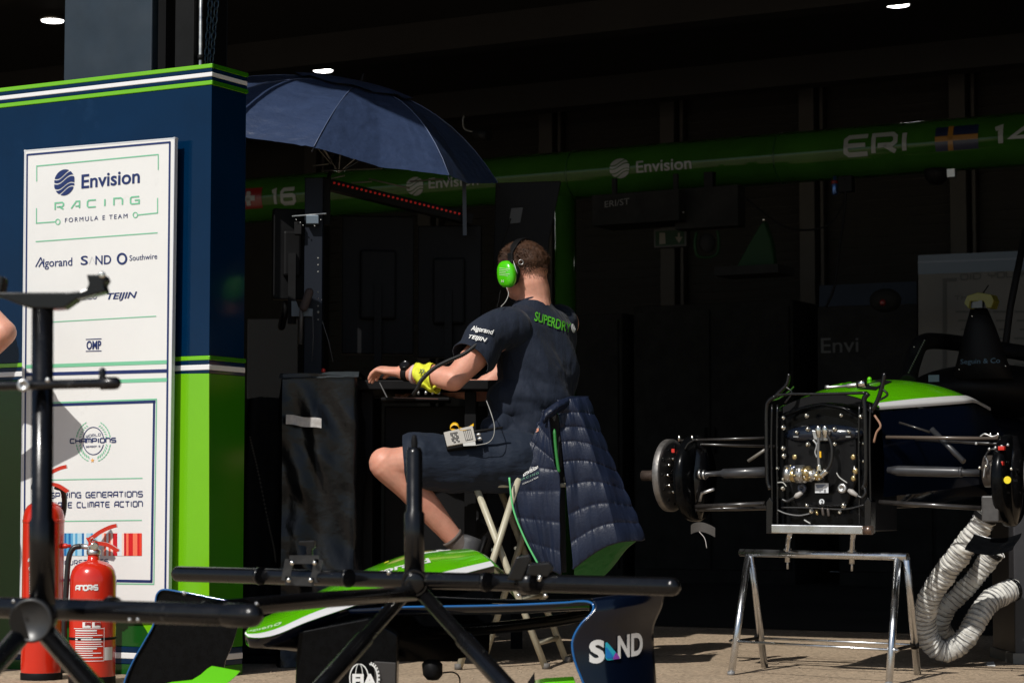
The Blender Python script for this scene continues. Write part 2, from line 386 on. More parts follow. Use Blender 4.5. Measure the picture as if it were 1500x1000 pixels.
def decal(art, P0, P1, H, up, direc, bvh, off=.0015, cells=10):  # the same wrapped onto a curved surface
    xv = (P1 - P0) / art_w(art); yv = up.normalized() * H; direc = direc.normalized()
    me = bpy.data.meshes.new('t'); me.from_pydata([P0 + xv * x + yv * y for x, y in art[0]], [], art[1])
    b = bmesh.new(); b.from_mesh(me)
    wx = (P1 - P0).length; nx = (P1 - P0).normalized()
    for ax_, n_, L in ((nx, cells * 2, wx), (up.normalized(), cells, H)):
        for i in range(-3, n_ + 3):
            bmesh.ops.bisect_plane(b, geom=b.verts[:] + b.edges[:] + b.faces[:], plane_co=P0 + ax_ * (L * (i + .5) / n_), plane_no=ax_)
    out = MB(); vs = []; ok = []
    for v in b.verts:
        h = bvh.ray_cast(v.co - direc * .5, direc)
        if h[0] is None: vs.append(v.co.copy()); ok.append(False)
        else:
            n_ = h[1] if h[1].dot(direc) < 0 else -h[1]
            vs.append(h[0] + n_ * off - direc * off); ok.append(True)
    b.verts.index_update()
    fs = [tuple(v.index for v in f.verts) for f in b.faces if all(ok[v.index] for v in f.verts)]
    b.free(); bpy.data.meshes.remove(me)
    out.add(vs, fs, True); return out
def bvh_of(o):
    c = WPOS[o.name]; return BVHTree.FromPolygons([v.co + c for v in o.data.vertices], [tuple(p.vertices) for p in o.data.polygons])
# ================= SETTING =================
def gp(u, v, z): return U * u + W * v + Z * z
H_ROOF = 4.5
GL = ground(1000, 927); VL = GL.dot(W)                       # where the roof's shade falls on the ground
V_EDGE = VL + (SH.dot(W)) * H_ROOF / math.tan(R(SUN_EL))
V_BACK = 19.4; U_L, U_R = -17.0, 11.0
GROUND = bpy.data.materials.new('sandy_concrete'); GROUND.use_nodes = True
n_ = GROUND.node_tree; b_ = n_.nodes['Principled BSDF']; tc_ = n_.nodes.new('ShaderNodeTexCoord')
def nz_(sc, det=6, rg=.6):
    q = n_.nodes.new('ShaderNodeTexNoise'); q.inputs['Scale'].default_value = sc; q.inputs['Detail'].default_value = det; q.inputs['Roughness'].default_value = rg
    n_.links.new(tc_.outputs['Object'], q.inputs['Vector']); return q
def ramp_(stops):
    q = n_.nodes.new('ShaderNodeValToRGB'); e = q.color_ramp.elements
    while len(e) < len(stops): e.new(.5)
    for el, (p, c) in zip(e, stops): el.position = p; el.color = (*c, 1)
    return q
big = nz_(1.7, 9, .7); r1 = ramp_([(.3, (.31, .235, .16)), (.7, (.42, .325, .225))]); n_.links.new(big.outputs[0], r1.inputs[0])
vo = n_.nodes.new('ShaderNodeTexVoronoi'); vo.inputs['Scale'].default_value = 95; n_.links.new(tc_.outputs['Object'], vo.inputs['Vector'])
r2 = ramp_([(0, (.45, .42, .38)), (.45, (.95, .95, .95)), (1, (1.4, 1.35, 1.3))]); n_.links.new(vo.outputs['Color'], r2.inputs[0])
mx = n_.nodes.new('ShaderNodeMix'); mx.data_type = 'RGBA'; mx.blend_type = 'MULTIPLY'; mx.inputs[0].default_value = .85
n_.links.new(r1.outputs[0], mx.inputs[6]); n_.links.new(r2.outputs[0], mx.inputs[7]); n_.links.new(mx.outputs[2], b_.inputs['Base Color'])
b_.inputs['Roughness'].default_value = .9
bp_ = n_.nodes.new('ShaderNodeBump'); bp_.inputs['Strength'].default_value = .7; bp_.inputs['Distance'].default_value = .006
f_ = nz_(120, 5); n_.links.new(f_.outputs[0], bp_.inputs['Height']); n_.links.new(bp_.outputs[0], b_.inputs['Normal'])
obj('ground', MB().quad(V((-200, -200, 0)), V((200, -200, 0)), V((200, 200, 0)), V((-200, 200, 0))), GROUND, kind='structure')
obj('garage_floor', MB().quad(gp(U_L, VL + .5, .004), gp(U_R, VL + .5, .004), gp(U_R, V_BACK, .004), gp(U_L, V_BACK, .004)), FLOORM, kind='structure')  # near-black sheet past the roof's shade line; the shade is in its colour
# loose stones on the ground
pb = MB()
for i in range(900):
    p = ground(random.uniform(350, 1520), random.uniform(918, 1010)); s_ = random.choice((.0015, .002, .003, .004))
    pb.ell(p + Z * s_ * .3, (s_, s_ * random.uniform(.6, 1), s_ * .6), n=5, m=3)
obj('gravel', pb, mat('grit', (.30, .24, .17), .9), kind='stuff', label='loose grit scattered over the sandy concrete')

t = thing('garage_roof', gp(-3, 12, H_ROOF), 'deep flat roof over the open pit garages', 'roof', kind='structure')
obj('ceiling', MB().hexa([gp(U_L - .3, V_EDGE, H_ROOF), gp(U_R + .3, V_EDGE, H_ROOF), gp(U_R + .3, V_BACK + .3, H_ROOF), gp(U_L - .3, V_BACK + .3, H_ROOF)],
                         [gp(U_L - .3, V_EDGE, H_ROOF + .5), gp(U_R + .3, V_EDGE, H_ROOF + .5), gp(U_R + .3, V_BACK + .3, H_ROOF + .5), gp(U_L - .3, V_BACK + .3, H_ROOF + .5)]), CEIL, t)
for i, v in enumerate((9.2, 12.4, 15.6, 18.4)):
    obj('ceiling_beam', MB().box(gp(-3, v, H_ROOF - .13), (27.8, .22, .25), (U, W, Z)), CEIL, t)
t = thing('garage_wall', gp(0, V_BACK, 0), 'dark ribbed back wall of the pit garage between upright posts', 'wall', kind='structure')
obj('wall_sheet', MB().box(gp(-3, V_BACK + .12, H_ROOF / 2 - .01), (28, .1, H_ROOF - .03), (U, W, Z)), WALLM, t)
BO = gp(0, V_BACK, 0); BN = -W
uposts = [onpl(px, 300, BO, BN).dot(U) for px in (805, 983, 1187, 1408)]
du = (uposts[-1] - uposts[0]) / 3
us = [uposts[0] - 2 * du, uposts[0] - du] + uposts + [uposts[-1] + du]
for u in us:
    obj('wall_post', MB().box(gp(u, V_BACK - .03, H_ROOF / 2 - .01), (.15, .12, H_ROOF - .03), (U, W, Z)), WALLF, t, bevel=.004)
    obj('trim', MB().box(gp(u + .13, V_BACK + .0, H_ROOF / 2 - .01), (.03, .09, H_ROOF - .03), (U, W, Z)), WALLF, t)
for i in range(len(us) - 1):
    a, b = us[i] + .15, us[i + 1] - .08; src = None
    for k in range(30):
        z = 1.95 + k * .085
        if z > H_ROOF - .1: break
        c = gp((a + b) / 2, V_BACK + .045, z)
        if src is None:
            m = MB(); m.hexa([c + U * q * (b - a) / 2 + W * r - Z * .038 for q, r in ((-1, 0), (1, 0), (1, .05), (-1, .05))],
                             [c + U * q * (b - a) / 2 + W * r + Z * .038 for q, r in ((-1, .018), (1, .018), (1, .05), (-1, .05))])
            src = obj('slat', m, WALLM, t); c0 = c; l0 = WPOS[src.name].copy()
        else: shared('slat', src, l0 + (c - c0), t)
for u, nm in ((U_L, 'side_wall'), (U_R, 'side_wall')):
    obj(nm, MB().box(gp(u, (V_EDGE + V_BACK) / 2 + .2, H_ROOF / 2 - .01), (.2, V_BACK - V_EDGE - .2, H_ROOF - .03), (U, W, Z)), WALLM, kind='structure')
# ceiling lamps
for (px, py, lb) in ((77, 30, 'small round ceiling lamp left of the grey column'), (473, 103, 'small round ceiling lamp just above the umbrella'), (1315, 7, 'small round ceiling lamp at top right of the picture')):
    p = onpl(px, py, V((0, 0, H_ROOF - .03)), Z)
    t = thing('ceiling_lamp', p, lb, 'lamp', 'round lamps in the garage ceiling')
    obj('bezel', MB().lathe([(.098, .028), (.105, .0), (.095, -.006), (.088, .0), (.086, .028)], p), ALU, t)
    obj('diffuser', MB().lathe([(.085, .01), (.085, -.008), (.05, -.016), (.001, -.018)], p), LAMP, t)
# dark cabinets along the inside of the garage
i = 0
for u0 in (-9.5, -7.9, -6.2, -4.6, -3.1, -1.5, .1, 1.7):
    wd = 1.35 if i % 2 else 1.5; h = 2.12 + .05 * math.sin(i * 2.1)
    t = thing('tool_cabinet', gp(u0 + wd / 2, 16.3, 0), 'tall black tool cabinet in the dark of the garage, %s from the left' % ('first second third fourth fifth sixth seventh eighth'.split()[i]), 'cabinet', 'black cabinets inside the garage')
    obj('body', MB().box(gp(u0 + wd / 2, 16.4, h / 2), (wd, .6, h), (U, W, Z)), SHADEB, t, bevel=.01)
    for s_ in (-1, 1):
        d = obj('door', MB().box(gp(u0 + wd / 2 + s_ * wd * .245, 16.09, h / 2 + .03), (wd * .47, .02, h - .16), (U, W, Z)), SHADEB, t, bevel=.003)
        obj('handle', MB().tube([gp(u0 + wd / 2 + s_ * .04, 16.06, 1.0), gp(u0 + wd / 2 + s_ * .04, 16.06, 1.2)], .008, 8), BLACK, d)
    i += 1

# ================= BOOTH =================
C0 = at(306.5, 500, 8.0); BD = .21
def bz(py): return onpl(306.5, py, C0, -W).z
t = booth = thing('pit_wall_booth', V((C0.x, C0.y, 0)) - U * 1.2, 'glossy navy and lime hospitality booth wall with white stripes', 'booth')
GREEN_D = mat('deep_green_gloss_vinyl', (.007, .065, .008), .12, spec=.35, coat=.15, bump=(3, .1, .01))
GREEN_S = mat('dark_green_side', srgb('#3a9008', .62), .2, spec=.15, coat=.0, var=(2.5, .05))
def band(name, z0, z1, m, proud=0.):
    p = proud; LN = 2.6
    a = V((C0.x, C0.y, 0)); q = [a - U * LN - W * p, a + U * p - W * p, a + U * p + W * (BD + p), a - U * LN + W * (BD + p)]
    o = obj(name, MB().hexa([k + Z * z0 for k in q], [k + Z * z1 for k in q]), m, booth, bevel=.0025)
    if m in (GREEN, GREEN_D):                                # the short side is drawn in a darker green than the lime
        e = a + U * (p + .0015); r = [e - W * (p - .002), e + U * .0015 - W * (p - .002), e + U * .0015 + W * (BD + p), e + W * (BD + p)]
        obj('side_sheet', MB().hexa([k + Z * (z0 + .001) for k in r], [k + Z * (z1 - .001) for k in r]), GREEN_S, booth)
    return o
def lime_print():
    q = lambda x, y: onpl(x, y, C0 - W * .0015, -W)
    pts = [(306.3, 546.8), (306.3, 950.6), (300, 950.6), (262, 950), (236, 944), (221, 935), (214, 922), (207, 911), (205, 900), (216, 905), (226, 900), (232, 880), (236, 840), (238, 700), (239, 547.5)]
    obj('lime_print', MB().prism([q(*p) for p in pts], W * .0012), GREEN, booth)
ys = [('stripe', 93.5, 100, GREEN, .003), ('stripe', 100, 106, NAVY, .002), ('stripe', 106, 112.5, WHITEV, .003), ('stripe', 112.5, 118, NAVY, .002), ('stripe', 118, 124.5, GREEN, .003),
      ('upper_panel', 124.5, 520.5, NAVY, 0), ('stripe', 520.5, 527, GREEN, .003), ('stripe', 527, 533.5, NAVY, .002), ('stripe', 533.5, 541.5, WHITEV, .003), ('stripe', 541.5, 546.5, NAVY, .002),
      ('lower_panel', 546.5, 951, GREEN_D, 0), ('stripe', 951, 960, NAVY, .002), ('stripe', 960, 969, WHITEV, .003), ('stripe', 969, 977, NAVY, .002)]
for nm, a, b, m, p in ys: band(nm, bz(b), bz(a), m, p)
lime_print()
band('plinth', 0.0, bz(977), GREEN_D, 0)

# ================= INFORMATION BOARD =================
BP = (C0 - W * .05, -W)
def bp(px, py, d=0.): return onpl(px, py, *BP) - W * d
t = board = thing('information_board', V((bp(140, 880).x, bp(140, 880).y, 0)), 'white sponsor board with team lettering standing on the booth wall', 'sign')
q = [bp(29.5, 900), bp(246, 893), bp(255.5, 202.5), bp(36.5, 221)]
obj('panel', MB().prism(q, W * .014), BOARD, board, bevel=.002)
rim = MB()
for a, b in ((0, 1), (1, 2), (2, 3), (3, 0)):
    d = (q[b] - q[a]).normalized(); rim.bar(q[a] - d * .004 + W * .008, q[b] + d * .004 + W * .008, .0045, .018, W)
obj('rim', rim, mat('pale_rim', (.60, .62, .65), .3), board)
# legs behind that carry the board
for px in (60, 220): obj('leg', MB().bar(bp(px, 880) + W * .036, V((bp(px, 880).x, bp(px, 880).y, 0)) + W * .036, .02, .02, W), ALU, board)
def bline(mb, p, r, w_, d=.0012):
    a, b = bp(*p, d), bp(*r, d); n = W; dr = (b - a).normalized(); sd = dr.cross(n) * (w_ / 2 / 417)
    mb.quad(a - sd, b - sd, b + sd, a + sd)
pr = MB()
for p, r, w_ in (((40, 227), (250, 208.5), 3), ((40, 226), (35, 898), 3), ((249, 208), (242, 892), 3.4), ((36.5, 548.5), (245, 543), 5.2),
                 ((52, 594), (228, 588), 4), ((226, 588), (222, 852), 4), ((50, 848), (223.5, 851), 4), ((52, 594), (50, 848), 4)): pr = MB(); bline(pr, p, r, w_); obj('ruled_line', pr, INK, board)
for p, r, w_ in (((126, 497), (149, 496), 1.2), ((126, 514.3), (149, 513.8), 1.2)): pr = MB(); bline(pr, p, r, w_, .0016); obj('ruled_line', pr, INK, board)

pr = MB()
for p, r, w_ in (((54, 243.5), (232, 226.5), 1.8), ((54, 242.5), (54, 266), 1.8), ((232, 226), (232, 249), 1.8), ((53.6, 305), (53.6, 328), 1.8), ((53, 327), (81, 325), 1.8), ((231, 290), (231, 312.5), 1.8), ((231, 312), (202, 315), 1.8),
                 ((52.5, 354), (231, 341), 1.6), ((37, 537), (245, 530), 5.5), ((36, 562), (245, 556), 5.5), ((50, 473), (229, 463), 1.4), ((52, 590.5), (230, 584.5), 2.2), ((229.5, 585), (225.5, 855), 1.8), ((50, 853), (226, 855), 1.8), ((50, 703), (209, 700), 1.4), ((50, 763.5), (208, 761.5), 1.4)): pr = MB(); bline(pr, p, r, w_); obj('mint_line', pr, MINT, board)
def ring(mb, cx, cy, rx, ry, w_, a0=0, a1=360, d=.0014):
    n = 36
    for i in range(n):
        A, B = [R(a0 + (a1 - a0) * k / n) for k in (i, i + 1)]
        P = [bp(cx + (rx + s_ * w_) * math.cos(x), cy + (ry + s_ * w_) * math.sin(x), d) for x, s_ in ((A, -.5), (B, -.5), (B, .5), (A, .5))]
        mb.quad(*P)
for cx, cy in ((85, 325), (198.5, 315)): pr = MB(); ring(pr, cx, cy, 3.2, 3.8, 1.4); obj('mint_ring', pr, MINT, board)
pr = MB()
for sgn in (-1, 1):                                       # laurel leaves
    for k in range(15):
        an = R(-62 + k * 9.4)
        if abs(math.degrees(an) + 4) < 8: continue
        for rr, tw in ((21, .6), (26, -.4)):
            cx, cy = 137 + sgn * (rr - 1) * math.cos(an), 646 + (rr + 4) * math.sin(an)
            dx, dy = sgn * math.cos(an + 1.3 - tw) * 2.4, math.sin(an + 1.3 - tw) * 3.0
            pr.quad(bp(cx - dx, cy - dy, .0013), bp(cx - dy * .35, cy + dx * .35, .0013), bp(cx + dx, cy + dy, .0013), bp(cx + dy * .35, cy - dx * .35, .0013))
obj('laurel_wreath', pr, MINT, board, kind='stuff')
tx = MB()
for art, a, b, h in ((globe_art(), (79, 288), (109, 285), 38), (text_art('Envision', .018), (119.5, 276), (205, 267.5), 20), (text_art('FORMULA E TEAM', 0, 0, 1.35), (95.5, 326), (187, 319.5), 6.5),
                     (text_art('lgorand', .006), (63.5, 391), (106, 389), 12), (text_art('S', .014), (118.5, 388), (129, 387.5), 13), (text_art('ND', .012), (140, 387.5), (163, 386.5), 13),
                     (text_art('Southwire', .0), (190, 382), (230.5, 379), 8), (text_art('y&Co'), (114, 440), (142, 438), 9), (text_art('TEIJIN', .02, .25), (157, 438.5), (201, 436), 9),
                     (text_art('OMP', .03), (127, 511.5), (148.5, 511), 12), (stroke_art('WORLD', .14), (126, 640.5), (148, 638), 4), (stroke_art('CHAMPIONS', .22, .95, .3), (102.5, 649.8), (170.5, 648.2), 7.8),
                     (stroke_art('SEASON 9', .2), (126, 655.4), (147, 654.6), 2.6), (stroke_art('INSPIRING GENERATIONS', .18, .95, .32), (63, 730), (209.5, 727.8), 9),
                     (stroke_art('TO TAKE CLIMATE ACTION', .18, .92, .32), (57, 744.5), (209.5, 742.3), 9), (stroke_art('#SHOWYOURSTRIPES', .15, .95, .38), (55, 829), (159, 825), 7)):
    obj('lettering', flat(art, BP, a, b, h, .0016), INK, board)
for g_ in ((137, 645.5, 15.2, 20, 1.2, 195, 345), (137, 645.5, 15.2, 20, 1.2, 15, 165), (179, 379, 6.2, 7.2, 3.0)): tx = MB(); ring(tx, *g_); obj('emblem_ring', tx, INK, board)
tx = MB()
for a, b in (((52.5, 391), (60, 377)), ((60, 377), (65, 391)), ((57, 391), (61.5, 384))): bline(tx, a, b, 2.0, .0017)
obj('letter_stroke', tx, INK, board)
obj('mint_lettering', flat(stroke_art('RΛCING', .17, 1.0, .95), BP, (80, 308.5), (205, 299), 12, .0016), MINT, board)
m = MB(); st = [bp(135.8 + (3.6 if k % 2 == 0 else 1.5) * math.sin(R(36 * k)) * .85, 674 - (3.6 if k % 2 == 0 else 1.5) * math.cos(R(36 * k)), .0016) for k in range(10)]
m.add(st, [tuple(range(10))]); obj('star', m, mat('orange_ink', (.75, .38, .10), .4), board)
bline(pr := MB(), (131, 387), (135, 376), .7, .0016); bline(pr, (135, 376), (140, 387), .7, .0016); obj('outline_letter', pr, mat('pale_grey_ink', (.5, .5, .52), .4), board)
rnd = random.Random(3); cs = []
for k in range(48):
    f = k / 47; v = f * 2 - 1 + rnd.uniform(-.42, .42)
    c = ('#0b3c78' if v < -.8 else '#1f6cab' if v < -.45 else '#5aa5cf' if v < -.15 else '#a9d2e4' if v < .15 else '#dbe6ea' if v < .38 else '#f3d5c8' if v < .55 else '#ee6a4e' if v < .8 else '#c81824')
    if f < .62 and v > .3: c = '#cfe2ea'
    if f > .86: c = rnd.choice(('#e8452f', '#d21f26', '#f07a5c'))
    cs.append(c)
uc = sorted(set(cs)); m = MB()
for k, c in enumerate(cs):
    x0, x1 = 52 + 156 * k / 48, 52 + 156 * (k + 1) / 48
    m.quad(bp(x0, 813.5, .0014), bp(x1, 813.5, .0014), bp(x1, 780.5, .0014), bp(x0, 780.5, .0014), mi=uc.index(c))
obj('climate_stripes', m, [mat('stripe_ink_' + {'0b': 'deep_blue', '1f': 'blue', '5a': 'mid_blue', 'a9': 'pale_blue', 'db': 'ice', 'f3': 'blush', 'ee': 'coral', 'c8': 'crimson', 'cf': 'mist', 'e8': 'scarlet', 'd2': 'red', 'f0': 'salmon'}[c[1:3]], srgb(c, .9), .4) for c in uc], board)

# ================= COLUMN, PIPE, CHAINS behind the booth =================
CP = (C0 + W * .55, -W)
p0 = onpl(93, 110, *CP); p1 = onpl(221, 110, *CP); wc = (p1 - p0).length
t = thing('steel_column', V((p0.x, p0.y, 0)) + U * wc / 2 + W * .3, 'blue-grey clad roof column rising behind the booth', 'column')
a = V((p0.x, p0.y, 0)); b = a + U * wc
obj('cladding', MB().hexa([a, b, b + W * .5, a + W * .5], [k + Z * (H_ROOF - .01) for k in (a, b, b + W * .5, a + W * .5)]), COLUMN, t, bevel=.006)
obj('side_channel', MB().hexa([b + U * .008 + W * .03, b + U * .03 + W * .05, b + U * .03 + W * .45, b + U * .008 + W * .45], [k + Z * (H_ROOF - .01) for k in (b + U * .008 + W * .03, b + U * .03 + W * .05, b + U * .03 + W * .45, b + U * .008 + W * .45)]), BLACK, t)
for k in range(5):
    obj('bolt', MB().lathe([(.008, 0), (.008, .004), (.003, .006)], b + U * .032 + W * (.12 + .06 * (k % 2)) + Z * (2.25 + k * .09), U, 8), ALU, t)
pp = at(294, 60, 8.62)
t = thing('rainwater_pipe', V((pp.x, pp.y, 0)), 'thin pale upright pipe right of the blue-grey column', 'pipe')
obj('pipe', MB().tube([V((pp.x, pp.y, 0)), V((pp.x, pp.y, H_ROOF - .01))], .0085, 12), ALU, t)
for z in (2.3, 2.9, 3.6): obj('clip', MB().lathe([(.012, 0), (.012, .02)], V((pp.x, pp.y, z)), Z, 12), BLACK, t)
pp = at(278, 60, 8.66)
t = thing('black_upright_post', V((pp.x, pp.y, 0)), 'black upright channel between the column and the pale pipe', 'post')
obj('channel', MB().box(V((pp.x, pp.y, H_ROOF / 2 - .01)), (.09, .07, H_ROOF - .04), (U, W, Z)), BLACK, t, bevel=.003)
CH = mat('blue_grey_chain', (.06, .10, .14), .35, metal=.7)
for (x0, x1, lb) in ((308, 303, 'left of the two hanging steel chains by the booth corner'), (318, 310, 'right of the two hanging steel chains by the booth corner')):
    bot = at(x1 - 2, 110, 8.75); top = at(x0 + 3, -40, 8.75); top = bot + (top - bot) * ((H_ROOF - .02 - bot.z) / (top.z - bot.z)); L = (top - bot).length; n = int(L / .031)
    t = thing('hanging_chain', bot, lb, 'chain', 'chains hanging by the booth corner'); dd = (top - bot).normalized(); src = {}
    for k in range(n):
        c = bot + dd * (.031 * k); sd = (U if k % 2 else W)
        if (k % 2) not in src:
            lp = [c + dd * (.020 * math.sin(R(q))) + sd * (.010 * math.cos(R(q))) for q in range(0, 361, 30)]
            src[k % 2] = (obj('chain_link', MB().tube(lp, .0032, 6, cap=False), CH, t), c)
        else: o, c1 = src[k % 2]; shared('chain_link', o, WPOS[o.name] + (c - c1), t)
# ================= OVERHEAD GREEN GANTRY BEAM =================
BR = .165
VB = at(1500, 204, 13.9).dot(W); ZB = at(1500, 204, 13.9).z
def bz_axis(px):                                  # point on the beam's axis seen at column px
    p = onpl(px, 250, gp(0, VB, 0), -W); return gp(p.dot(U), VB, ZB)
t = beam = thing('gantry_beam', gp(0, VB, ZB - BR), 'long glossy green overhead gantry tube with team lettering', 'beam')
a0 = bz_axis(200) - U * 1.5; a1 = bz_axis(1500) + U * 1.2
mbeam = MB().tube([a0 + (a1 - a0) * (k / 40) for k in range(41)], BR, 40)
obj('tube', mbeam, BEAMG, beam)
for px in (845, 1147):
    c = bz_axis(px); obj('joint_ring', MB().lathe([(BR, -.006), (BR + .003, -.005), (BR + .003, .005), (BR, .006)], c, U, 40), mat('dark_green_joint', (.012, .06, .01), .3), beam)
pc = bz_axis(828)
obj('post', MB().tube([V((pc.x, pc.y, ZB - .08)), V((pc.x, pc.y, 0))], .075, 24), BEAMG, beam)
obj('foot_plate', MB().box(V((pc.x, pc.y, .01)), (.4, .4, .02), (U, W, Z)), BLACK, beam, bevel=.003)
bb = mbeam.bvh()
def beam_art(nm, art, x0, x1, yb, hpx, m, off=.002):  # yb: baseline picture height at x0
    n = -W; O = gp(0, VB - BR, 0)
    a = onpl(x0, yb, O, n); b0 = onpl(x1, yb - (x1 - x0) * .093, O, n); b = V((b0.x, b0.y, a.z)); H = hpx / scale(a.y)
    return obj(nm, decal(art, a, b, H, Z, W, bb, off), m, beam)
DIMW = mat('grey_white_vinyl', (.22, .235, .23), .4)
for nm, art, x0, x1, yb, h in (('emblem', globe_art(), 893, 922, 262, 29), ('lettering', text_art('Envision', .015), 932, 1013, 253, 17), ('emblem', globe_art(), 595, 620, 287, 27), ('lettering', text_art('Envision', .015), 628, 701, 276, 15),
                           ('driver_letters', stroke_art('ERI', .2, 1.0, .28), 1236, 1328, 231, 33), ('race_number', stroke_art('14', .22, 1.0, .25), 1457, 1515, 214, 31), ('race_number', stroke_art('16', .22, 1.0, .3), 398, 433, 302, 26)):
    beam_art(nm, art, x0, x1, yb, h, DIMW)
rect = lambda x0, y0, x1, y1: ([(x0, y0), (x1, y0), (x1, y1), (x0, y1)], [(0, 1, 2, 3)])
def flag_part(nm, x0, x1, yb, h, rc, m, off):
    n = -W; O = gp(0, VB - BR, 0); a = onpl(x0, yb, O, n); b0 = onpl(x1, yb - (x1 - x0) * .093, O, n); b = V((b0.x, b0.y, a.z)); H = h / scale(a.y)
    L = b - a; A = a + L * rc[0] + Z * H * rc[1]; B = a + L * rc[2] + Z * H * rc[1]
    art = ([(0, 0), (1, 0), (1, 1), (0, 1)], [(0, 1, 2, 3)])
    obj(nm, decal(art, A, B, H * (rc[3] - rc[1]), Z, W, bb, off), m, beam)
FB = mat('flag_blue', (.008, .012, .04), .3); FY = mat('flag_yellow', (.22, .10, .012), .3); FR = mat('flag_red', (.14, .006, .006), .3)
flag_part('flag', 1370, 1433, 222, 36, (0, 0, 1, 1), FB, .0015); flag_part('flag_cross', 1370, 1433, 222, 36, (0, .38, 1, .6), FY, .003); flag_part('flag_cross', 1370, 1433, 222, 36, (.3, 0, .42, 1), FY, .003)
flag_part('flag', 345, 383, 307, 30, (0, 0, 1, 1), FR, .0015); flag_part('flag_cross', 345, 383, 307, 30, (.25, .38, .75, .62), DIMW, .003); flag_part('flag_cross', 345, 383, 307, 30, (.42, .15, .58, .85), DIMW, .003)

def tbox(name, lb, cat, c, size, m, ax=(U, W, Z), bevel=.005, group=None):
    """a thing that is one boxy body; returns the empty"""
    t = thing(name, V(c) - ax[2] * size[2] / 2, lb, cat, group); obj('body', MB().box(c, size, ax), m, t, bevel=bevel); return t
# equipment hung under the beam
c = at(945, 308, 14.6); t = tbox('equipment_case', 'black equipment case with grey lettering hung under the green beam', 'case', c, (.62, .3, .2), SHADEB)
pl = (c - W * .151, -W); obj('lettering', flat(text_art('ERI/ST', .0), pl, (886, 304), (922, 299), 9, .002), mat('dim_grey_print', (.10, .10, .10), .6), t)
for s_ in (-1, 1): obj('strap', MB().box(c + U * s_ * .22 + Z * .14, (.03, .02, .16), (U, W, Z)), BLACKF, t)
c = at(1040, 305, 14.4); t = tbox('monitor_case', 'black overhead monitor hung under the beam beside the lettered case', 'case', c, (.44, .12, .26), SHADEB)
obj('bracket', MB().box(c + Z * .17, (.06, .05, .12), (U, W, Z)), BLACK, t); obj('pilot_light', MB().ell(at(1001, 311, 14.33), (.006,) * 3, n=8, m=5), ALU, t)
# exit sign
c = at(984, 349, 16.2); pl = (c - W * .031, -W)
t = thing('exit_sign', c - Z * .07, 'dim green running man exit sign under the beam', 'sign')
obj('housing', MB().box(c, (.26, .06, .135), (U, W, Z)), mat('sign_frame', (.02, .02, .018), .5), t, bevel=.004)
obj('face', MB().box(c - W * .0315, (.225, .003, .105), (U, W, Z)), mat('exit_green', (.005, .028, .009), .5, spec=.2), t)
m = MB(); q = lambda x, y: onpl(x, y, c - W * .0345, -W)
for pts in ([(966, 341), (974, 341), (975, 357), (966, 358)], [(993, 341), (996, 341), (996, 347), (1000, 347), (994.5, 356), (989, 347), (993, 347)]): m.add([q(*p) for p in pts], [tuple(range(len(pts)))])
m.add([q(970 + 2 * math.cos(k), 343 + 2 * math.sin(k)) for k in range(6)], [tuple(range(6))])
obj('pictogram', m, mat('exit_ivory', (.10, .085, .05), .4), t)
# cables
def cable(name, lb, pts, r, m=None, cat='cable', n=8, round_=False):
    o = obj(name, MB().tube(curve(pts, n), r, 8, round_=round_), m or BLACK); return tag(o, lb, cat)
cable('hanging_cable', 'thin black cable looping below the beam over the green fin', [at(1085, 283, 14), at(1110, 305, 14), at(1145, 330, 14), at(1180, 337, 14), at(1215, 328, 14), at(1236, 295, 14), at(1240, 262, 14)], .006)
cable('air_hose', 'straight black air hose dropping from the beam', [at(1238, 262, 13.9), at(1238, 300, 13.9), at(1230, 360, 13.9), at(1222, 420, 13.9), at(1210, 450, 13.9)], .008)
cable('upright_cable', 'thin dark cable rising behind the head of the seated man', [at(722, 400, 9.4), at(728, 380, 9.4), at(742, 340, 9.4), at(748, 320, 9.4)], .003)
c = at(1223, 272, 14); t = thing('air_coupling', c - Z * .05, 'small blue metal air coupling under the beam', 'fitting')
obj('barrel', MB().lathe([(.012, -.06), (.02, -.05), (.02, .02), (.012, .03), (.012, .06)], c), mat('blue_anodised', (.08, .16, .4), .3, metal=.8), t); obj('collar', MB().lathe([(.024, -.01), (.024, .01)], c + Z * .02), FR, t)
c = at(1240, 270, 13.92); tbox('hose_bracket', 'black hose bracket clamped below the green beam', 'bracket', c, (.09, .06, .1), BLACK)
c = bz_axis(1375) - Z * (BR + .02); t = thing('dome_camera', c - Z * .06, 'black dome camera fixed under the green beam', 'camera')
obj('dome', MB().lathe([(.001, -.065), (.04, -.06), (.065, -.035), (.075, 0), (.075, .03)], c - W * .05), BLACK, t); obj('bracket', MB().box(c + U * .1 - W * .04, (.05, .05, .05), (U, W, Z)), ALU, t)
# security camera high behind the umbrella
c = at(697, 195, 12.5); t = thing('security_camera', c, 'small dark security camera on a bent arm behind the umbrella', 'camera')
obj('body', MB().tube([c, c + U * .1 - Z * .03 - W * .03], .028, 14), BLACK, t); obj('arm', MB().tube(curve([c + U * .02, at(682, 190, 12.5), at(678, 178, 12.5), at(680, 170, 12.5)], 6), .005, 8), mat('dim_rod', (.10, .10, .09), .5), t)
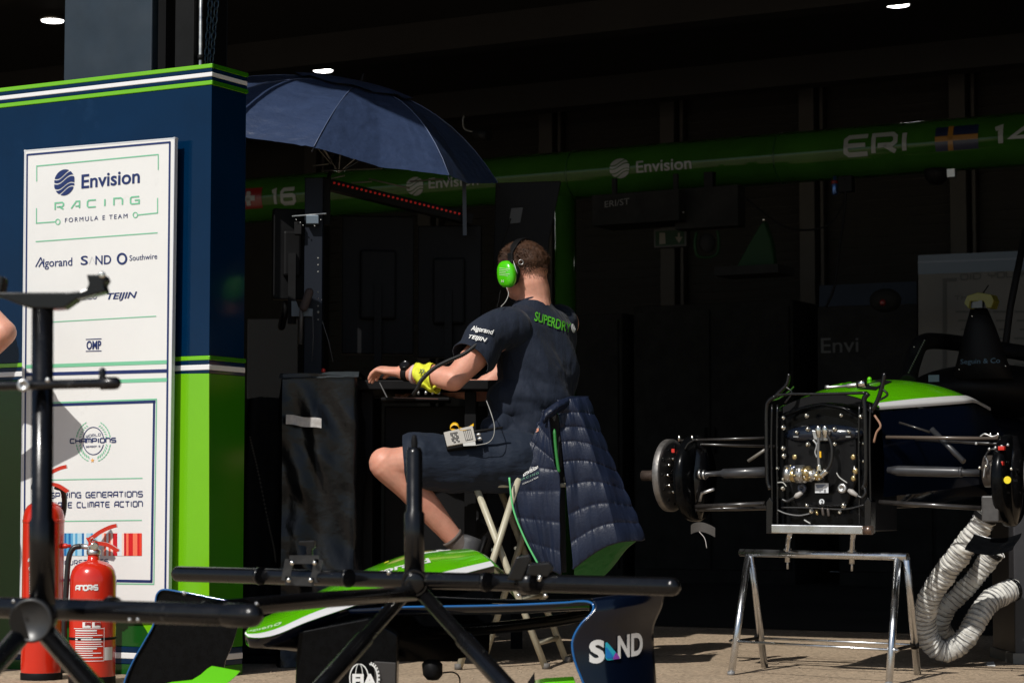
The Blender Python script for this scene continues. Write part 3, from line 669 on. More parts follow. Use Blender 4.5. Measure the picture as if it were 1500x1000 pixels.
# upright black panel, green fin and loop
c0 = [at(1075, 395, 13.2), at(1136, 395, 13.2), at(1130, 352, 13.2), at(1119, 322, 13.2), at(1112, 330, 13.2)]
t = thing('green_fin', V((c0[0].x, c0[0].y, c0[0].z)), 'dull green pointed engine cover fin standing on the cabinets', 'fin')
obj('fin_skin', MB().prism(c0, W * .05), mat('dull_dark_green', (.006, .030, .008), .6, spec=.2), t, bevel=.01); obj('fin_tip', MB().ell(at(1119, 322, 13.17), (.01, .01, .01), n=10, m=6), CHROME, t)
obj('fin_base', MB().box(at(1105, 398, 13.2), (.4, .25, .05), (U, W, Z)), SHADEB, t)
t = thing('green_hoop', at(1036, 378, 13.6), 'dark green open hoop beside the exit sign', 'hoop')
obj('hoop', MB().tube(curve([at(1020, 340, 13.6), at(1018, 358, 13.6), at(1022, 374, 13.6), at(1036, 377, 13.6), at(1050, 372, 13.6), at(1053, 355, 13.6), at(1051, 338, 13.6)], 6), .010, 10), mat('dull_dark_green', (.006, .030, .008), .6, spec=.2), t)
obj('hub', MB().ell(at(1036, 356, 13.62), (.05, .03, .06)), SHADEB, t)

# ================= DISPLAY BOARD AND BANNER AT THE RIGHT =================
O = at(1345, 470, 14.6); pl = (O, -W); q = lambda x, y, d=0: onpl(x, y, *pl) - W * d
t = thing('fact_board', V((q(1425, 600).x, q(1425, 600).y, 0)), 'dim white fact board headed DID YOU KNOW at the right edge', 'sign')
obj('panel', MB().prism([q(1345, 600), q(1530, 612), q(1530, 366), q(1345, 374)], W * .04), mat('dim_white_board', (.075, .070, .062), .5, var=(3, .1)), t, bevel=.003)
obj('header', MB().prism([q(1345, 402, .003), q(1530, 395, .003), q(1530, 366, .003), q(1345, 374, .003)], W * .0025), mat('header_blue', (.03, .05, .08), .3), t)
m = MB()
for y in (384,): m.prism([q(1345, y + 2, .007), q(1530, y - 5, .007), q(1530, y - 8, .007), q(1345, y - 1, .007)], W * .002)
obj('header_line', m, mat('header_pale', (.08, .10, .14), .3), t)
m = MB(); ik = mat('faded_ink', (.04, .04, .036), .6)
m.join(flat(stroke_art('DID YOU KNOW', .22, 1.1, .3), pl, (1407, 411), (1548, 403), 10, .004))
m.join(flat(stroke_art('THE', .18, 1.0, .35), pl, (1399, 440), (1428, 438), 7, .004))
for k in range(7):
    for a, b in ((1400, 1450), (1455, 1480), (1486, 1525)):
        y = 455 + k * 13; xx = a + 4 * (k % 3); m.quad(q(xx, y + 3, .004), q(b, y + 3, .004), q(b, y, .004), q(xx, y, .004))
m.quad(q(1381, 570, .004), q(1387, 570, .004), q(1387, 408, .004), q(1381, 408, .004)); m.quad(q(1381, 413, .0045), q(1402, 412, .0045), q(1402, 407, .0045), q(1381, 408, .0045))
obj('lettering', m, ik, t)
O2 = at(1270, 470, 15.0); pl2 = (O2, -W); q2 = lambda x, y, d=0: onpl(x, y, *pl2) - W * d
t = thing('sponsor_banner', V((q2(1270, 560).x, q2(1270, 560).y, 0)), 'dark banner with a dull blue top edge left of the fact board', 'banner')
obj('cloth', MB().prism([q2(1198, 600), q2(1343, 600), q2(1343, 446), q2(1198, 450)], W * .02), SHADEB, t)
obj('blue_band', MB().prism([q2(1200, 449, .001), q2(1343, 445, .001), q2(1343, 412, .001), q2(1200, 418, .001)], W * .02), mat('banner_blue', (.006, .012, .024), .6, spec=.2, var=(3, .3)), t)
obj('lettering', flat(text_art('Envi', .006), pl2, (1203, 517), (1258, 515), 22, .004), mat('banner_grey', (.045, .045, .045), .6), t)
m = at(1300, 470, 14.2)
t = thing('black_helmet', at(1297, 450, 14.2), 'black cap-like shape with a dull red badge in front of the banner', 'helmet')
obj('shell', MB().ell(at(1297, 440, 14.2), (.1, .1, .075)), SHADEB, t); obj('badge', MB().ell(at(1293, 443, 14.1), (.02, .01, .02)), FR, t)
O3 = at(1470, 500, 11.5)
t = thing('sloping_pole', V((at(1470, 520, 11.5).x, at(1470, 520, 11.5).y, 0)), 'thick black sloping pole crossing the fact board', 'pole')
obj('pole', MB().tube([at(1503, 335, 11.5), at(1480, 450, 11.5), at(1466, 560, 11.5), V((at(1466, 560, 11.5).x, at(1466, 560, 11.5).y, 0))], .018, 12), BLACK, t); obj('foot', MB().lathe([(.12, 0), (.12, .02), (.03, .04)], V((at(1466, 560, 11.5).x, at(1466, 560, 11.5).y, 0))), BLACK, t)
# ================= UMBRELLA =================
UY = 9.38; S9 = scale(UY)
UC = at(469, 211, UY); UN = V((.215, -.158, .96)).normalized()
E1 = (X - UN * X.dot(UN)).normalized(); E2 = UN.cross(E1)      # E1 right, E2 away
UR = .757; UH = .276
t = brolly = thing('umbrella', UC - UN * 1.0, 'large navy vented umbrella tilted over the work desk', 'umbrella')
def up_(r, ang, dz=0.):                                         # point on canopy: r 0..1, angle
    q = ang % (math.pi / 4) - math.pi / 8; ch = math.cos(math.pi / 8) / math.cos(q)
    k = 1 - (math.cos(q * 4) * .5 + .5) * .0 
    sag = (1 - abs(q) / (math.pi / 8))
    rr = UR * r * (ch * (1 - .03 * sag * r) + (1 - ch) * .15)
    zz = UH * (1 - r ** 2.25) - .020 * sag * r * (1 - r * .3) + dz
    return UC + (E1 * math.cos(ang) + E2 * math.sin(ang)) * rr + UN * zz
A0 = R(3 - 90); NR = 8; DA = 2 * math.pi / NR
def ush(r): return E1 * (.115 * (1 - r ** 1.3))                                                   # rib angles (0 = right, -90 = towards the viewer)
for k in range(NR):
    a = A0 + k * DA
    def fn(u, v, a=a, k=k):
        ang = a + DA * u; r = .26 + .74 * v
        q = DA * u - DA / 2; ch = math.cos(DA / 2) / math.cos(q); sag = 1 - abs(q) / (DA / 2)
        rr = UR * r * (ch * (1 - .03 * sag * v)); zz = UH * (1 - r ** 2.25) - .022 * sag * r
        p = UC + (E1 * math.cos(ang) + E2 * math.sin(ang)) * rr + UN * zz
        wr = noise.noise(V((ang * 6, r * 26 + k, k * 3.))) * (.006 if k == 0 else .004) * sag + noise.noise(V((ang * 34, r * 4, k))) * .006 * (1 - sag) ** 1.5 * (.3 + v)
        return p + UN * wr + ush(r)
    obj('canopy_panel', MB().grid(fn, 36, 40), BROLLY, brolly, recalc=False)
    def fv(u, v, a=a, k=k):
        ang = a + DA * u; r = .0 + .33 * v + .001
        q = DA * u - DA / 2; ch = math.cos(DA / 2) / math.cos(q); sag = 1 - abs(q) / (DA / 2)
        return UC + (E1 * math.cos(ang) + E2 * math.sin(ang)) * (UR * r * ch) + UN * (UH * (1 - r ** 2.25) + .015 - .010 * sag * v) + ush(r)
    obj('vent_panel', MB().grid(fv, 10, 8), BROLLY, brolly, recalc=False)
    rb = [UC + (E1 * math.cos(a) + E2 * math.sin(a)) * UR * (j / 10) + UN * (UH * (1 - (j / 10) ** 2.25) - .008) + ush(j / 10) for j in range(11)]
    r_ = obj('rib', MB().tube(rb, .0022, 6), BLACK, brolly)
    obj('tip', MB().tube([rb[-1], rb[-1] + (rb[-1] - rb[-2]).normalized() * .016], .004, 8, round_=True), BLACK, r_)
    # sewn seam on top of the rib
    sm = [p + UN * .0105 for p in rb[3:]]
    obj('seam', MB().tube(sm, .0016, 5), mat('seam_thread', (.10, .13, .22), .5), brolly)
    obj('stretcher', MB().tube([UC + UN * (-.10) + E1 * .1, rb[5]], .002, 6), ALU, brolly)
obj('ferrule', MB().tube([UC + E1 * .115 + UN * (UH + .01), UC + E1 * .115 + UN * (UH + .045)], [.010, .004], 10, round_=True), BLACK, brolly)
obj('shaft', MB().tube([UC + E1 * .115 + UN * (UH), UC - UN * .62], .008, 12), BLACK, brolly)
obj('handle', MB().tube([UC - UN * .62, UC - UN * .78], .016, 12, round_=True), BLACK, brolly)

# ================= WORK DESK WITH COVERED CABINET AND SCREENS =================
DZ = at(560, 556, 8.62).z
KB = at(520, 700, 8.52)                                     # near right corner of the covered cabinet
kx0 = at(413, 700, 8.52)
ctop = at(468, 549, 8.56).z
t = cover = thing('covered_cabinet', V(((KB.x + kx0.x) / 2, KB.y + .2, 0)), 'tall cabinet wrapped in creased black plastic sheet with a silver tape strip', 'cabinet')
wX = KB.x - kx0.x + .0; dX = .42
def cloth(u, v):
    per = [(0, 0), (wX, 0), (wX, dX), (0, dX)]; L = 2 * (wX + dX); s_ = (u % 1.0) * L
    segs = [wX, dX, wX, dX]; i = 0
    while i < 3 and s_ > segs[i]: s_ -= segs[i]; i += 1
    a, b = V(per[i]), V(per[(i + 1) % 4]); p = a + (b - a) * (s_ / segs[i]); nn = V(((b - a).y, -(b - a).x)).normalized()
    z = ctop * (1 - v)
    e = min(s_, segs[i] - s_); f = min(1, v * 6)
    wv = noise.noise(V((p.x * 7, p.y * 7 + 3, z * 2.2))) * .030 + noise.noise(V((p.x * 16 + z * 5, p.y * 15, z * 6))) * .016 + noise.ridged_multi_fractal(V((p.x * 5 + z * 2.5, p.y * 5, z * 3.)), 1, 2, 3, 1, 2) * .008
    wv *= f; p = p + nn * (wv + .004)
    return V((kx0.x + p.x, KB.y + p.y, z + .004 * math.sin(p.x * 20)))
m = MB().grid(cloth, 110, 70)
obj('sheet', m, TARP, cover)
obj('top_sheet', MB().grid(lambda u, v: V((kx0.x - .012 + (wX + .024) * u, KB.y - .014 + (dX + .028) * v, ctop + .006 + .006 * noise.noise(V((u * 5, v * 5, 1))) - (.022 if (v == 0 or v == 1) else 0) + .006 * u)), 24, 12), mat('toplit_black_plastic', (.030, .036, .040), .4, var=(12, .2), bump=(60, .2, .003)), cover)  # paler than the sides: light on the top is put into the colour
a = at(419, 607, 8.485); b = at(471, 613, 8.485); mb_ = MB()
mb_.grid(lambda u, v: a + (b - a) * u + V((0, -.004 - .003 * noise.noise(V((u * 6, v * 2, 0))), -.036 * v + .002 * math.sin(u * 9))), 16, 4)
obj('tape_strip', mb_, SILVERTAPE, cover)
obj('red_knob', MB().ell(at(474, 543, 8.6), (.008, .008, .01), n=12, m=8), REDP, cover)
# desk
t = desk = thing('work_desk', at(600, 940, 9.0) * 1.0, 'black standing height work desk with a dark console on it', 'desk')
dx0, dx1 = at(521, 556, 8.66).x, at(735, 556, 8.75).x
obj('top', MB().box(V(((dx0 + dx1) / 2, 8.98, DZ - .018)), (dx1 - dx0, .68, .036)), BLACK, desk, bevel=.004)
for x in (dx0 + .04, dx1 - .12):
    for y in (8.74, 9.28): obj('leg', MB().box(V((x, y, (DZ - .04) / 2)), (.045, .045, DZ - .04)), BLACK, desk, bevel=.003)
obj('front_rail', MB().box(V(((dx0 + dx1) / 2, 8.72, .34)), (dx1 - dx0 - .1, .03, .05)), BLACK, desk)
obj('edge_strip', MB().bar(at(556, 560, 8.63), at(567, 582, 8.63), .003, .004), mat('wire_grey', (.12, .12, .12), .5), desk)
obj('tray', MB().box(at(610, 586, 8.72), (.26, .22, .012)), BLACK, desk, bevel=.003)
obj('tray_edge', MB().bar(at(576, 582, 8.60), at(642, 584, 8.60), .004, .003), mat('dull_red_brown', (.10, .04, .03), .4), desk)
for px in (613, 624, 634, 643): obj('knob', MB().lathe([(.006, 0), (.006, .012), (.004, .014)], at(px, 578, 8.62)), ALU, desk)
c = V(((dx0 + dx1) / 2 + .02, 9.05, (DZ - .08) / 2)); tbox('equipment_rack', 'black equipment rack standing beneath the work desk', 'rack', c, (dx1 - dx0 - .16, .42, DZ - .1), BLACK, (X, Yv, Z))
# console (keyboard unit)
c = at(610, 553, 8.80); t = thing('keyboard', c - Z * .02, 'low black keyboard on the desk under the forearm of the man', 'keyboard')
obj('base', MB().box(c, (.36, .16, .018)), BLACK, t, bevel=.003)
src = None
for i in range(14):
    for j in range(5):
        p = c + V((-.162 + i * .025, -.058 + j * .028, .013))
        if src is None: src = obj('key', MB().box(p, (.019, .019, .008)), BLACKP, t, bevel=.002); p0_ = p
        else: shared('key', src, WPOS[src.name] + (p - p0_), t)
# mast
mx_ = at(460, 400, 8.98).x
t = mast = thing('screen_mast', V((mx_, 8.98, 0)), 'dark navy upright mast carrying screens and an umbrella clamp', 'mast')
ztop = at(460, 262, 8.98).z
obj('column', MB().box(V((mx_, 8.98, ztop / 2)), (.072, .07, ztop)), mat('dark_navy_metal', (.006, .009, .016), .5, spec=.2), mast, bevel=.003)
obj('base', MB().box(V((mx_, 8.98, .015)), (.5, .5, .03)), BLACK, mast, bevel=.004)
obj('clamp_plate', MB().box(at(458, 322, 8.92), (.05, .03, .035)), mat('pale_blue_metal', (.16, .2, .24), .35, metal=.5), mast, bevel=.003)
obj('clamp_edge', MB().bar(at(428, 317, 8.92), at(478, 313, 8.92), .02, .004), ALU, mast)
obj('clamp_block', MB().box(at(437, 335, 8.93), (.03, .04, .05)), BLACK, mast, bevel=.003)
for px, py in ((440, 326), (444, 330), (461, 331), (470, 322), (434, 322)): obj('screw', MB().ell(at(px, py, 8.90), (.003,) * 3, n=6, m=4), ALU, mast)
for py in (378, 388, 398, 428, 437, 439, 448, 457, 468): obj('indicator', MB().ell(at(466 + (5 if py in (439,) else 0), py, 8.90), (.0032 if py != 457 else .005,) * 3, n=6, m=4), mat('dim_bead', (.32, .32, .3), .4), mast)
obj('foam_grip', MB().tube([at(453, 428, 8.9), at(445, 450, 8.9)], .017, 12, round_=True), mat('brown_foam', (.075, .055, .05), .8), mast)
obj('side_plate', MB().prism([at(427, 441, 8.93), at(434, 441, 8.93), at(437, 450, 8.93), at(458, 452, 8.93), at(458, 463, 8.93), at(427, 463, 8.93)], Yv * .01), mat('slate_plate', (.10, .13, .16), .4), mast)
obj('strut', MB().tube([at(441, 452, 8.9), at(441, 464, 8.9), at(440, 504, 8.9)], [.006, .008, .008], 10), mat('dim_strut', (.09, .085, .08), .4), mast)
for a, b in ((at(458, 456, 8.9), at(457, 530, 8.9)), (at(472, 470, 8.9), at(488, 530, 8.9))): obj('wire', MB().tube([a, (a + b) / 2 + V((.004, 0, 0)), b], .0016, 5), mat('wire_grey', (.12, .12, .12), .5), mast)
# cantilever frame beneath the umbrella
t = fr_ = thing('light_bar', at(490, 275, 9.1), 'black sloping bar with a row of small red lights beneath the umbrella', 'light bar')
a, b = at(470, 268, 9.1), at(690, 322, 9.35)
obj('bar', MB().bar(a, b, .05, .045), BLACK, fr_, bevel=.003)
src = None; n = 30
for k in range(n):
    p = a + (b - a) * (.09 + .86 * k / (n - 1)) - Yv * .027 + Z * .010
    if src is None: src = obj('red_light', MB().ell(p, (.006, .003, .005), n=8, m=5), LEDR, fr_); p0_ = p
    else: shared('red_light', src, WPOS[src.name] + (p - p0_), fr_)
for (x0, y0, x1, y1, d) in ((458, 243, 482, 240, 9.0), (485, 262, 505, 257, 9.0), (515, 268, 545, 266, 9.1), (470, 250, 560, 247, 9.2), (540, 262, 600, 276, 9.1), (600, 266, 650, 262, 9.2)):
    obj('frame_rod', MB().tube([at(x0, y0, d), at(x1, y1, d)], .0035, 6), mat('dim_rod', (.14, .14, .13), .4, metal=.6), fr_)
obj('upright', MB().bar(at(478, 262, 9.05), at(478, 330, 9.05), .03, .03, Yv), BLACK, fr_); obj('end_post', MB().bar(at(680, 262, 9.3), at(681, 345, 9.3), .016, .016, Yv), mat('dim_navy_post', (.02, .03, .05), .4), fr_)
# screens
def screen(lb, x0, y0, x1, y1, d, tilt=0., m=BLACK, label_=None):
    c = at((x0 + x1) / 2, (y0 + y1) / 2, d); wd = (x1 - x0) / scale(d); h = (y1 - y0) / scale(d)
    fx = (X * math.cos(tilt) + Yv * math.sin(tilt)); fy = Z.cross(fx)
    t = thing('monitor', c - Z * h / 2, lb, 'monitor')
    obj('casing', MB().box(c, (wd, .045, h), (fx, fy, Z)), m, t, bevel=.006)
    obj('back_cover', MB().box(c - fy * .035, (wd * .5, .03, h * .5), (fx, fy, Z)), m, t, bevel=.01)
    obj('screen_face', MB().box(c + fy * .024, (wd * .95, .003, h * .92), (fx, fy, Z)), BLACK, t)
    obj('arm', MB().bar(c + fy * .0 - fy * .05, c - fy * .05 - Z * (h * .5 + .1), .03, .03, Yv), BLACK, t)
    return t, c, fx, fy
screen('narrow black screen left of the mast seen from behind', 399, 306, 452, 440, 9.05, .25)
screen('wide black screen seen from behind in the middle of the desk', 500, 316, 606, 520, 9.35, .12)
screen('black screen beside the arm of the man, below the end of the red lights', 612, 330, 706, 525, 9.4, -.1)
c4 = [at(722, 400, 9.6), at(801, 402, 9.6), at(805, 350, 9.6), at(822, 265, 9.6), at(726, 268, 9.6)]
t = thing('monitor', c4[0], 'tilted black monitor back with a pale label beyond the head of the man', 'monitor')
obj('casing', MB().prism(c4, Yv * .05 ), BLACK, t, bevel=.004)
obj('label', MB().prism([at(745, 328, 9.595), at(762, 326, 9.595), at(766, 304, 9.595), at(749, 305, 9.595)], Yv * .004), mat('dim_label', (.035, .035, .035), .5), t)
obj('stand', MB().bar(V((c4[0].x + .1, 9.66, c4[0].z)), V((c4[0].x + .1, 9.66, 0)), .05, .05, Yv), BLACK, t)
# pale cabinet behind, dark hanging cloth with a beaded cord at the booth's edge
c = at(398, 700, 13.4); tbox('flight_case', 'dim brown-grey case standing behind the screen mast', 'case', V((c.x, c.y + .3, .85)), (.30, .6, 1.70), mat('brown_grey_case', (.02, .019, .016), .6), (X, Yv, Z))
t = thing('draped_crate', V((at(385, 700, 8.9).x, 9.05, 0)), 'low dark crate under a black cloth between the booth and the covered cabinet', 'crate')
def drape(u, v):
    an = u * 2 * math.pi; f = .13 + .03 * v + .02 * noise.noise(V((math.cos(an) * 2, math.sin(an) * 2, v * 2))) + .012 * math.sin(an * 9 + v * 2)
    return V((at(387, 700, 8.9).x + math.cos(an) * f * .9, 9.05 + math.sin(an) * f * 1.2, 1.02 * (1 - v) + .02 * noise.noise(V((math.cos(an) * 3, math.sin(an) * 3, 7)))))
obj('cloth', MB().grid(drape, 80, 40), BLACKF, t); obj('lid', MB().lathe([(.12, 0), (.1, .02), (.001, .03)], V((at(387, 700, 8.9).x, 9.05, 1.0))), BLACKF, t)
t = thing('beaded_cord', at(405, 820, 8.7), 'thin beaded cord hanging beside the covered cabinet', 'cord'); src = None
pts = curve([at(366, 640, 8.72), at(378, 690, 8.70), at(392, 760, 8.66), at(401, 800, 8.64), at(404, 822, 8.64)], 12)
obj('cord_line', MB().tube(pts, .0012, 5), mat('cord_grey', (.05, .045, .035), .6), t)
for k in range(0, len(pts), 1):
    if src is None: src = obj('bead', MB().ell(pts[0], (.004,) * 3, n=6, m=4), mat('bead_grey', (.10, .09, .07), .5), t); p0_ = pts[0]
    else: shared('bead', src, WPOS[src.name] + (pts[k] - p0_), t)
# ================= SEATED MAN =================
FD = V((-.75, .66, 0)).normalized(); LD = V((-.66, -.75, 0)).normalized()     # forwards, to his left
t = man = thing('person', V((at(770, 700, 8.66).x, 8.66, 0)), 'man in navy T-shirt and shorts seated on a high folding chair, seen from behind', 'person')
P = lambda px, py, Y: at(px, py, Y)
sh_l, sh_r = P(737, 480, 8.50), P(826, 474, 8.82)
el_l, wr_l = P(664, 556, 8.36), P(588, 545, 8.46)
el_r, wr_r = P(704, 572, 8.83), P(636, 566, 8.96)
neck = P(781, 440, 8.66)
HD = V((-.73, .68, 0)).normalized(); HL = V((-.68, -.73, 0)).normalized()      # head: forwards, to its left
hc = P(774, 400, 8.655) + HD * .01
HUP = (Z + HD * .10).normalized()
def limb(mb, pts, rs, n=18):
    q = curve(pts, 6); m = len(q); k = len(pts) - 1; out = []
    for i in range(m):
        f = i / (m - 1) * k; j = min(int(f), k - 1); f -= j
        f = f * f * (3 - 2 * f); out.append(rs[j] * (1 - f) + rs[j + 1] * f)
    mb.tube(q, out, n, round_=True)
body = MB()
# head and face
body.ell(hc + HUP * .025, (.074, .093, .088), (HL, HD, HUP), 24, 16)
body.ell(hc + HD * .030 - HUP * .045, (.056, .064, .066), (HL, HD, HUP), 20, 14)
body.ell(hc + HD * .072 - HUP * .078, (.026, .022, .020), (HL, HD, HUP), 12, 8)           # chin
body.ell(hc + HD * .097 - HUP * .018, (.013, .016, .026), (HL, HD, HUP), 12, 8)           # nose
body.ell(hc + HD * .082 + HUP * .022, (.048, .014, .012), (HL, HD, HUP), 14, 8)           # brow
body.ell(hc + HD * .086 - HUP * .050, (.024, .012, .010), (HL, HD, HUP), 12, 8)           # lips
for s_ in (-1, 1):
    body.ell(hc + HL * s_ * .077 - HUP * .008 - HD * .004, (.010, .018, .031), (HL, (HD - HL * s_ * .4).normalized(), HUP), 14, 10)
    body.ell(hc + HL * s_ * .036 + HD * .06 - HUP * .032, (.024, .024, .022), (HL, HD, HUP), 12, 8)
limb(body, [hc - HUP * .03 - HD * .028, neck + Z * .02 - FD * .008, neck - Z * .06], [.058, .060, .080])
# trunk under the shirt
trunk = lambda mb, k, dz=0: mb.loft([(P(781, 447, 8.66), LD * .075 * k, FD * .06 * k), (P(783, 462, 8.66), LD * .150 * k, FD * .082 * k), (P(785, 482, 8.66), LD * .185 * k, FD * .108 * k), (P(787, 530, 8.65), LD * .178 * k, FD * .122 * k),
                           (P(786, 580, 8.64), LD * .162 * k, FD * .125 * k), (P(782, 625, 8.64), LD * .165 * k, FD * .135 * k), (P(775, 665, 8.64), LD * .178 * k, FD * .145 * k), (P(770, 695, 8.64), LD * .150 * k, FD * .12 * k)], 28)
trunk(body, .94)
limb(body, [sh_l + LD * -.02, (sh_l + el_l) / 2 + V((.004, 0, .004)), el_l], [.062, .052, .043])
limb(body, [el_l, el_l * .62 + wr_l * .38 + Z * .004, wr_l], [.044, .042, .026])
limb(body, [sh_r, (sh_r + el_r) / 2, el_r], [.060, .050, .042]); limb(body, [el_r, el_r * .6 + wr_r * .4, wr_r], [.043, .040, .026])
# hands: palm, four fingers of unequal length, thumb on the inner side
def hand(mb, wr, fwd, side, upv, thumb_side, curl):
    fwd.normalize(); side.normalize(); upv.normalize()
    kn = wr + fwd * .088 + upv * .004
    mb.loft([(wr - fwd * .012, side * .026, upv * .020), (wr + fwd * .02, side * .030, upv * .019), (wr + fwd * .055, side * .039, upv * .017), (kn, side * .042, upv * .013), (kn + fwd * .008, side * .038, upv * .010)], 18)
    for j, (L, r0) in enumerate(((.068, .0092), (.076, .0097), (.071, .0094), (.056, .0082))):   # index .. little
        o_ = side * thumb_side * (.030 - j * .0200); b0 = kn + o_ - fwd * .012; d = fwd + side * thumb_side * (.10 - .07 * j); d.normalize(); pts = [b0 - fwd * .01, b0 + d * .012 + upv * .002]
        c1 = (d * math.cos(curl[0]) - upv * math.sin(curl[0])); c2 = (d * math.cos(curl[1]) - upv * math.sin(curl[1]))
        pts.append(pts[-1] + c1 * L * .48); pts.append(pts[-1] + c2 * L * .30); pts.append(pts[-1] + (c2 - upv * .15).normalized() * L * .22)
        mb.tube(pts, [r0 * 1.05, r0 * 1.08, r0, r0 * .92, r0 * .78], 10, round_=True)
    b0 = wr + fwd * .022 + side * thumb_side * .024 - upv * .004
    mb.tube([b0, b0 + (fwd * .8 + side * thumb_side * .75 - upv * .15).normalized() * .038, b0 + (fwd + side * thumb_side * .5 - upv * .2).normalized() * .070, b0 + (fwd * 1.05 + side * thumb_side * .35 - upv * .35).normalized() * .092], [.014, .0125, .0105, .0085], 10, round_=True)
up_h = V((-.10, -.10, 1)).normalized(); fw = (P(534, 540, 8.53) - wr_l)
sd = fw.cross(up_h).normalized()
hand(body, wr_l, fw.copy(), sd.copy(), up_h.copy(), 1 if sd.y > 0 else -1, (.62, 1.0))
fw2 = V((-.9, .35, -.08)); sd2 = fw2.cross(Z).normalized()
hand(body, wr_r, fw2.copy(), sd2.copy(), V((0, 0, 1)), -1 if sd2.y > 0 else 1, (.25, .5))
# legs
hp_l, kn_l, an_l = P(748, 674, 8.50), P(563, 680, 8.42), P(672, 797, 8.52)
hp_r, kn_r, an_r = P(775, 676, 8.78), P(622, 672, 9.02), P(697, 772, 8.86)
limb(body, [hp_l, (hp_l * .5 + kn_l * .5) + Z * .006, kn_l + X * .012 - Z * .001], [.092, .082, .060])
limb(body, [kn_l + X * .004 + Z * .003, kn_l * .62 + an_l * .38 + V((.016, 0, .0)), an_l], [.062, .054, .036])
limb(body, [hp_r, (hp_r + kn_r) / 2, kn_r], [.090, .080, .060]); limb(body, [kn_r, kn_r * .62 + an_r * .38, an_r], [.060, .052, .036])
def foot(mb, an, d, dn, k=1.0):
    d = d.normalized(); dn = dn.normalized(); sdv = d.cross(dn).normalized()
    mb.loft([(an - d * .045 + dn * .045, sdv * .026 * k, dn * .03 * k), (an - d * .03 + dn * .04, sdv * .033 * k, dn * .040 * k), (an + d * .03 + dn * .04, sdv * .036 * k, dn * .040 * k), (an + d * .10 + dn * .052, sdv * .042 * k, dn * .030 * k), (an + d * .165 + dn * .06, sdv * .040 * k, dn * .020 * k), (an + d * .19 + dn * .062, sdv * .022 * k, dn * .012 * k)], 18)
fdir_l, fdn_l = V((-.30, -.1, -.95)), V((.95, 0, -.35))
foot(body, an_l, fdir_l, fdn_l); foot(body, an_r, fdir_l, fdn_l)
bodym = fuse(body, .0048, 5)
body_o = obj('body', bodym, SKIN, man, recalc=False); bodyb = bodym.bvh()
# eyes and brows on the far side of the head
for s_ in (-1, 1):
    e = obj('eye', MB().ell(hc + HL * s_ * .031 + HD * .083 + HUP * .004, (.011, .009, .008), (HL, HD, HUP), 12, 8), mat('eye_white', (.6, .58, .55), .2), man)
    obj('iris', MB().ell(hc + HL * s_ * .031 + HD * .0905 + HUP * .004, (.005, .003, .005), (HL, HD, HUP), 10, 6), mat('iris_brown', (.05, .03, .015), .2), e)
    obj('eyebrow', MB().tube([hc + HL * s_ * .016 + HD * .094 + HUP * .025, hc + HL * s_ * .034 + HD * .092 + HUP * .031, hc + HL * s_ * .052 + HD * .078 + HUP * .024], [.003, .004, .002], 8), HAIR, man)
# hair: cap over the crown, faded at the sides and nape, with tufts
def hair_d(p):
    q = p - hc; x, y, z = q.dot(HL), q.dot(HD), q.dot(HUP); return x, y, z
hm = MB(); hc2 = hc + HUP * .025
hm.ell(hc2 - HD * .001 + HUP * .004, (.079, .098, .093), (HL, HD, HUP), 40, 26)
def hs(p, n_):
    x, y, z = hair_d(p)
    lim = -.028 - .35 * y if y < 0 else .012 + .3 * y
    k = max(0, min(1, (z - (-.012 if y < .02 else .045)) / .05))
    th = -.012 + .017 * k + (.007 * k if y > .03 else 0)
    cl = noise.noise((p - hc) * 42) * .004 + noise.noise((p - hc) * 120) * .003
    return p + n_ * (th + cl * k)
hm = fuse(hm, .0035, 2, hs)
obj('hair', hm, HAIR, man, recalc=False)
tb = MB(); rnd = random.Random(11)
for i in range(9000):
    th = math.acos(rnd.uniform(-.72, 1)); ph = rnd.uniform(0, 2 * math.pi)
    d = HL * math.sin(th) * math.cos(ph) + HD * math.sin(th) * math.sin(ph) + HUP * math.cos(th)
    p = hc2 + HL * (d.dot(HL) * .078) + HD * (d.dot(HD) * .097) + HUP * (d.dot(HUP) * .093)
    x, y, z = hair_d(p)
    if y > .05 and z < .045: continue
    if y > .0 and z < .0: continue
    if z < -.052: continue
    k = max(0, min(1, (z + .018) / .065))
    if rnd.random() > .22 + .9 * k + .5 * max(0, z + .052) / .05 * .6: continue
    if k < .3: p = p - d * (.004 * (1 - k / .3))
    L = .0025 + .017 * k * rnd.uniform(.6, 1.3)
    fl = (HD * (.8 if y > 0 else .1) + HL * noise.noise(p * 30) * 1.4 - HUP * (.7 if z < .04 else -.1) + V((noise.noise(p * 45), noise.noise(p * 45 + V((9, 0, 0))), 0)) * .8)
    dr = (d * (.35 + .3 * rnd.random()) + fl * .8).normalized(); sd_ = dr.cross(d).normalized() * (.0007 + .0009 * k)
    q0 = p; q1 = p + dr * L * .55 + d * .001; q2 = p + dr * L + d * (-.001)
    tb.add([q0 - sd_, q0 + sd_, q1 + sd_ * .8, q1 - sd_ * .8, q2], [(0, 1, 2, 3), (3, 2, 4)])
obj('hair_tufts', tb, HAIR, man, kind='stuff', recalc=False)
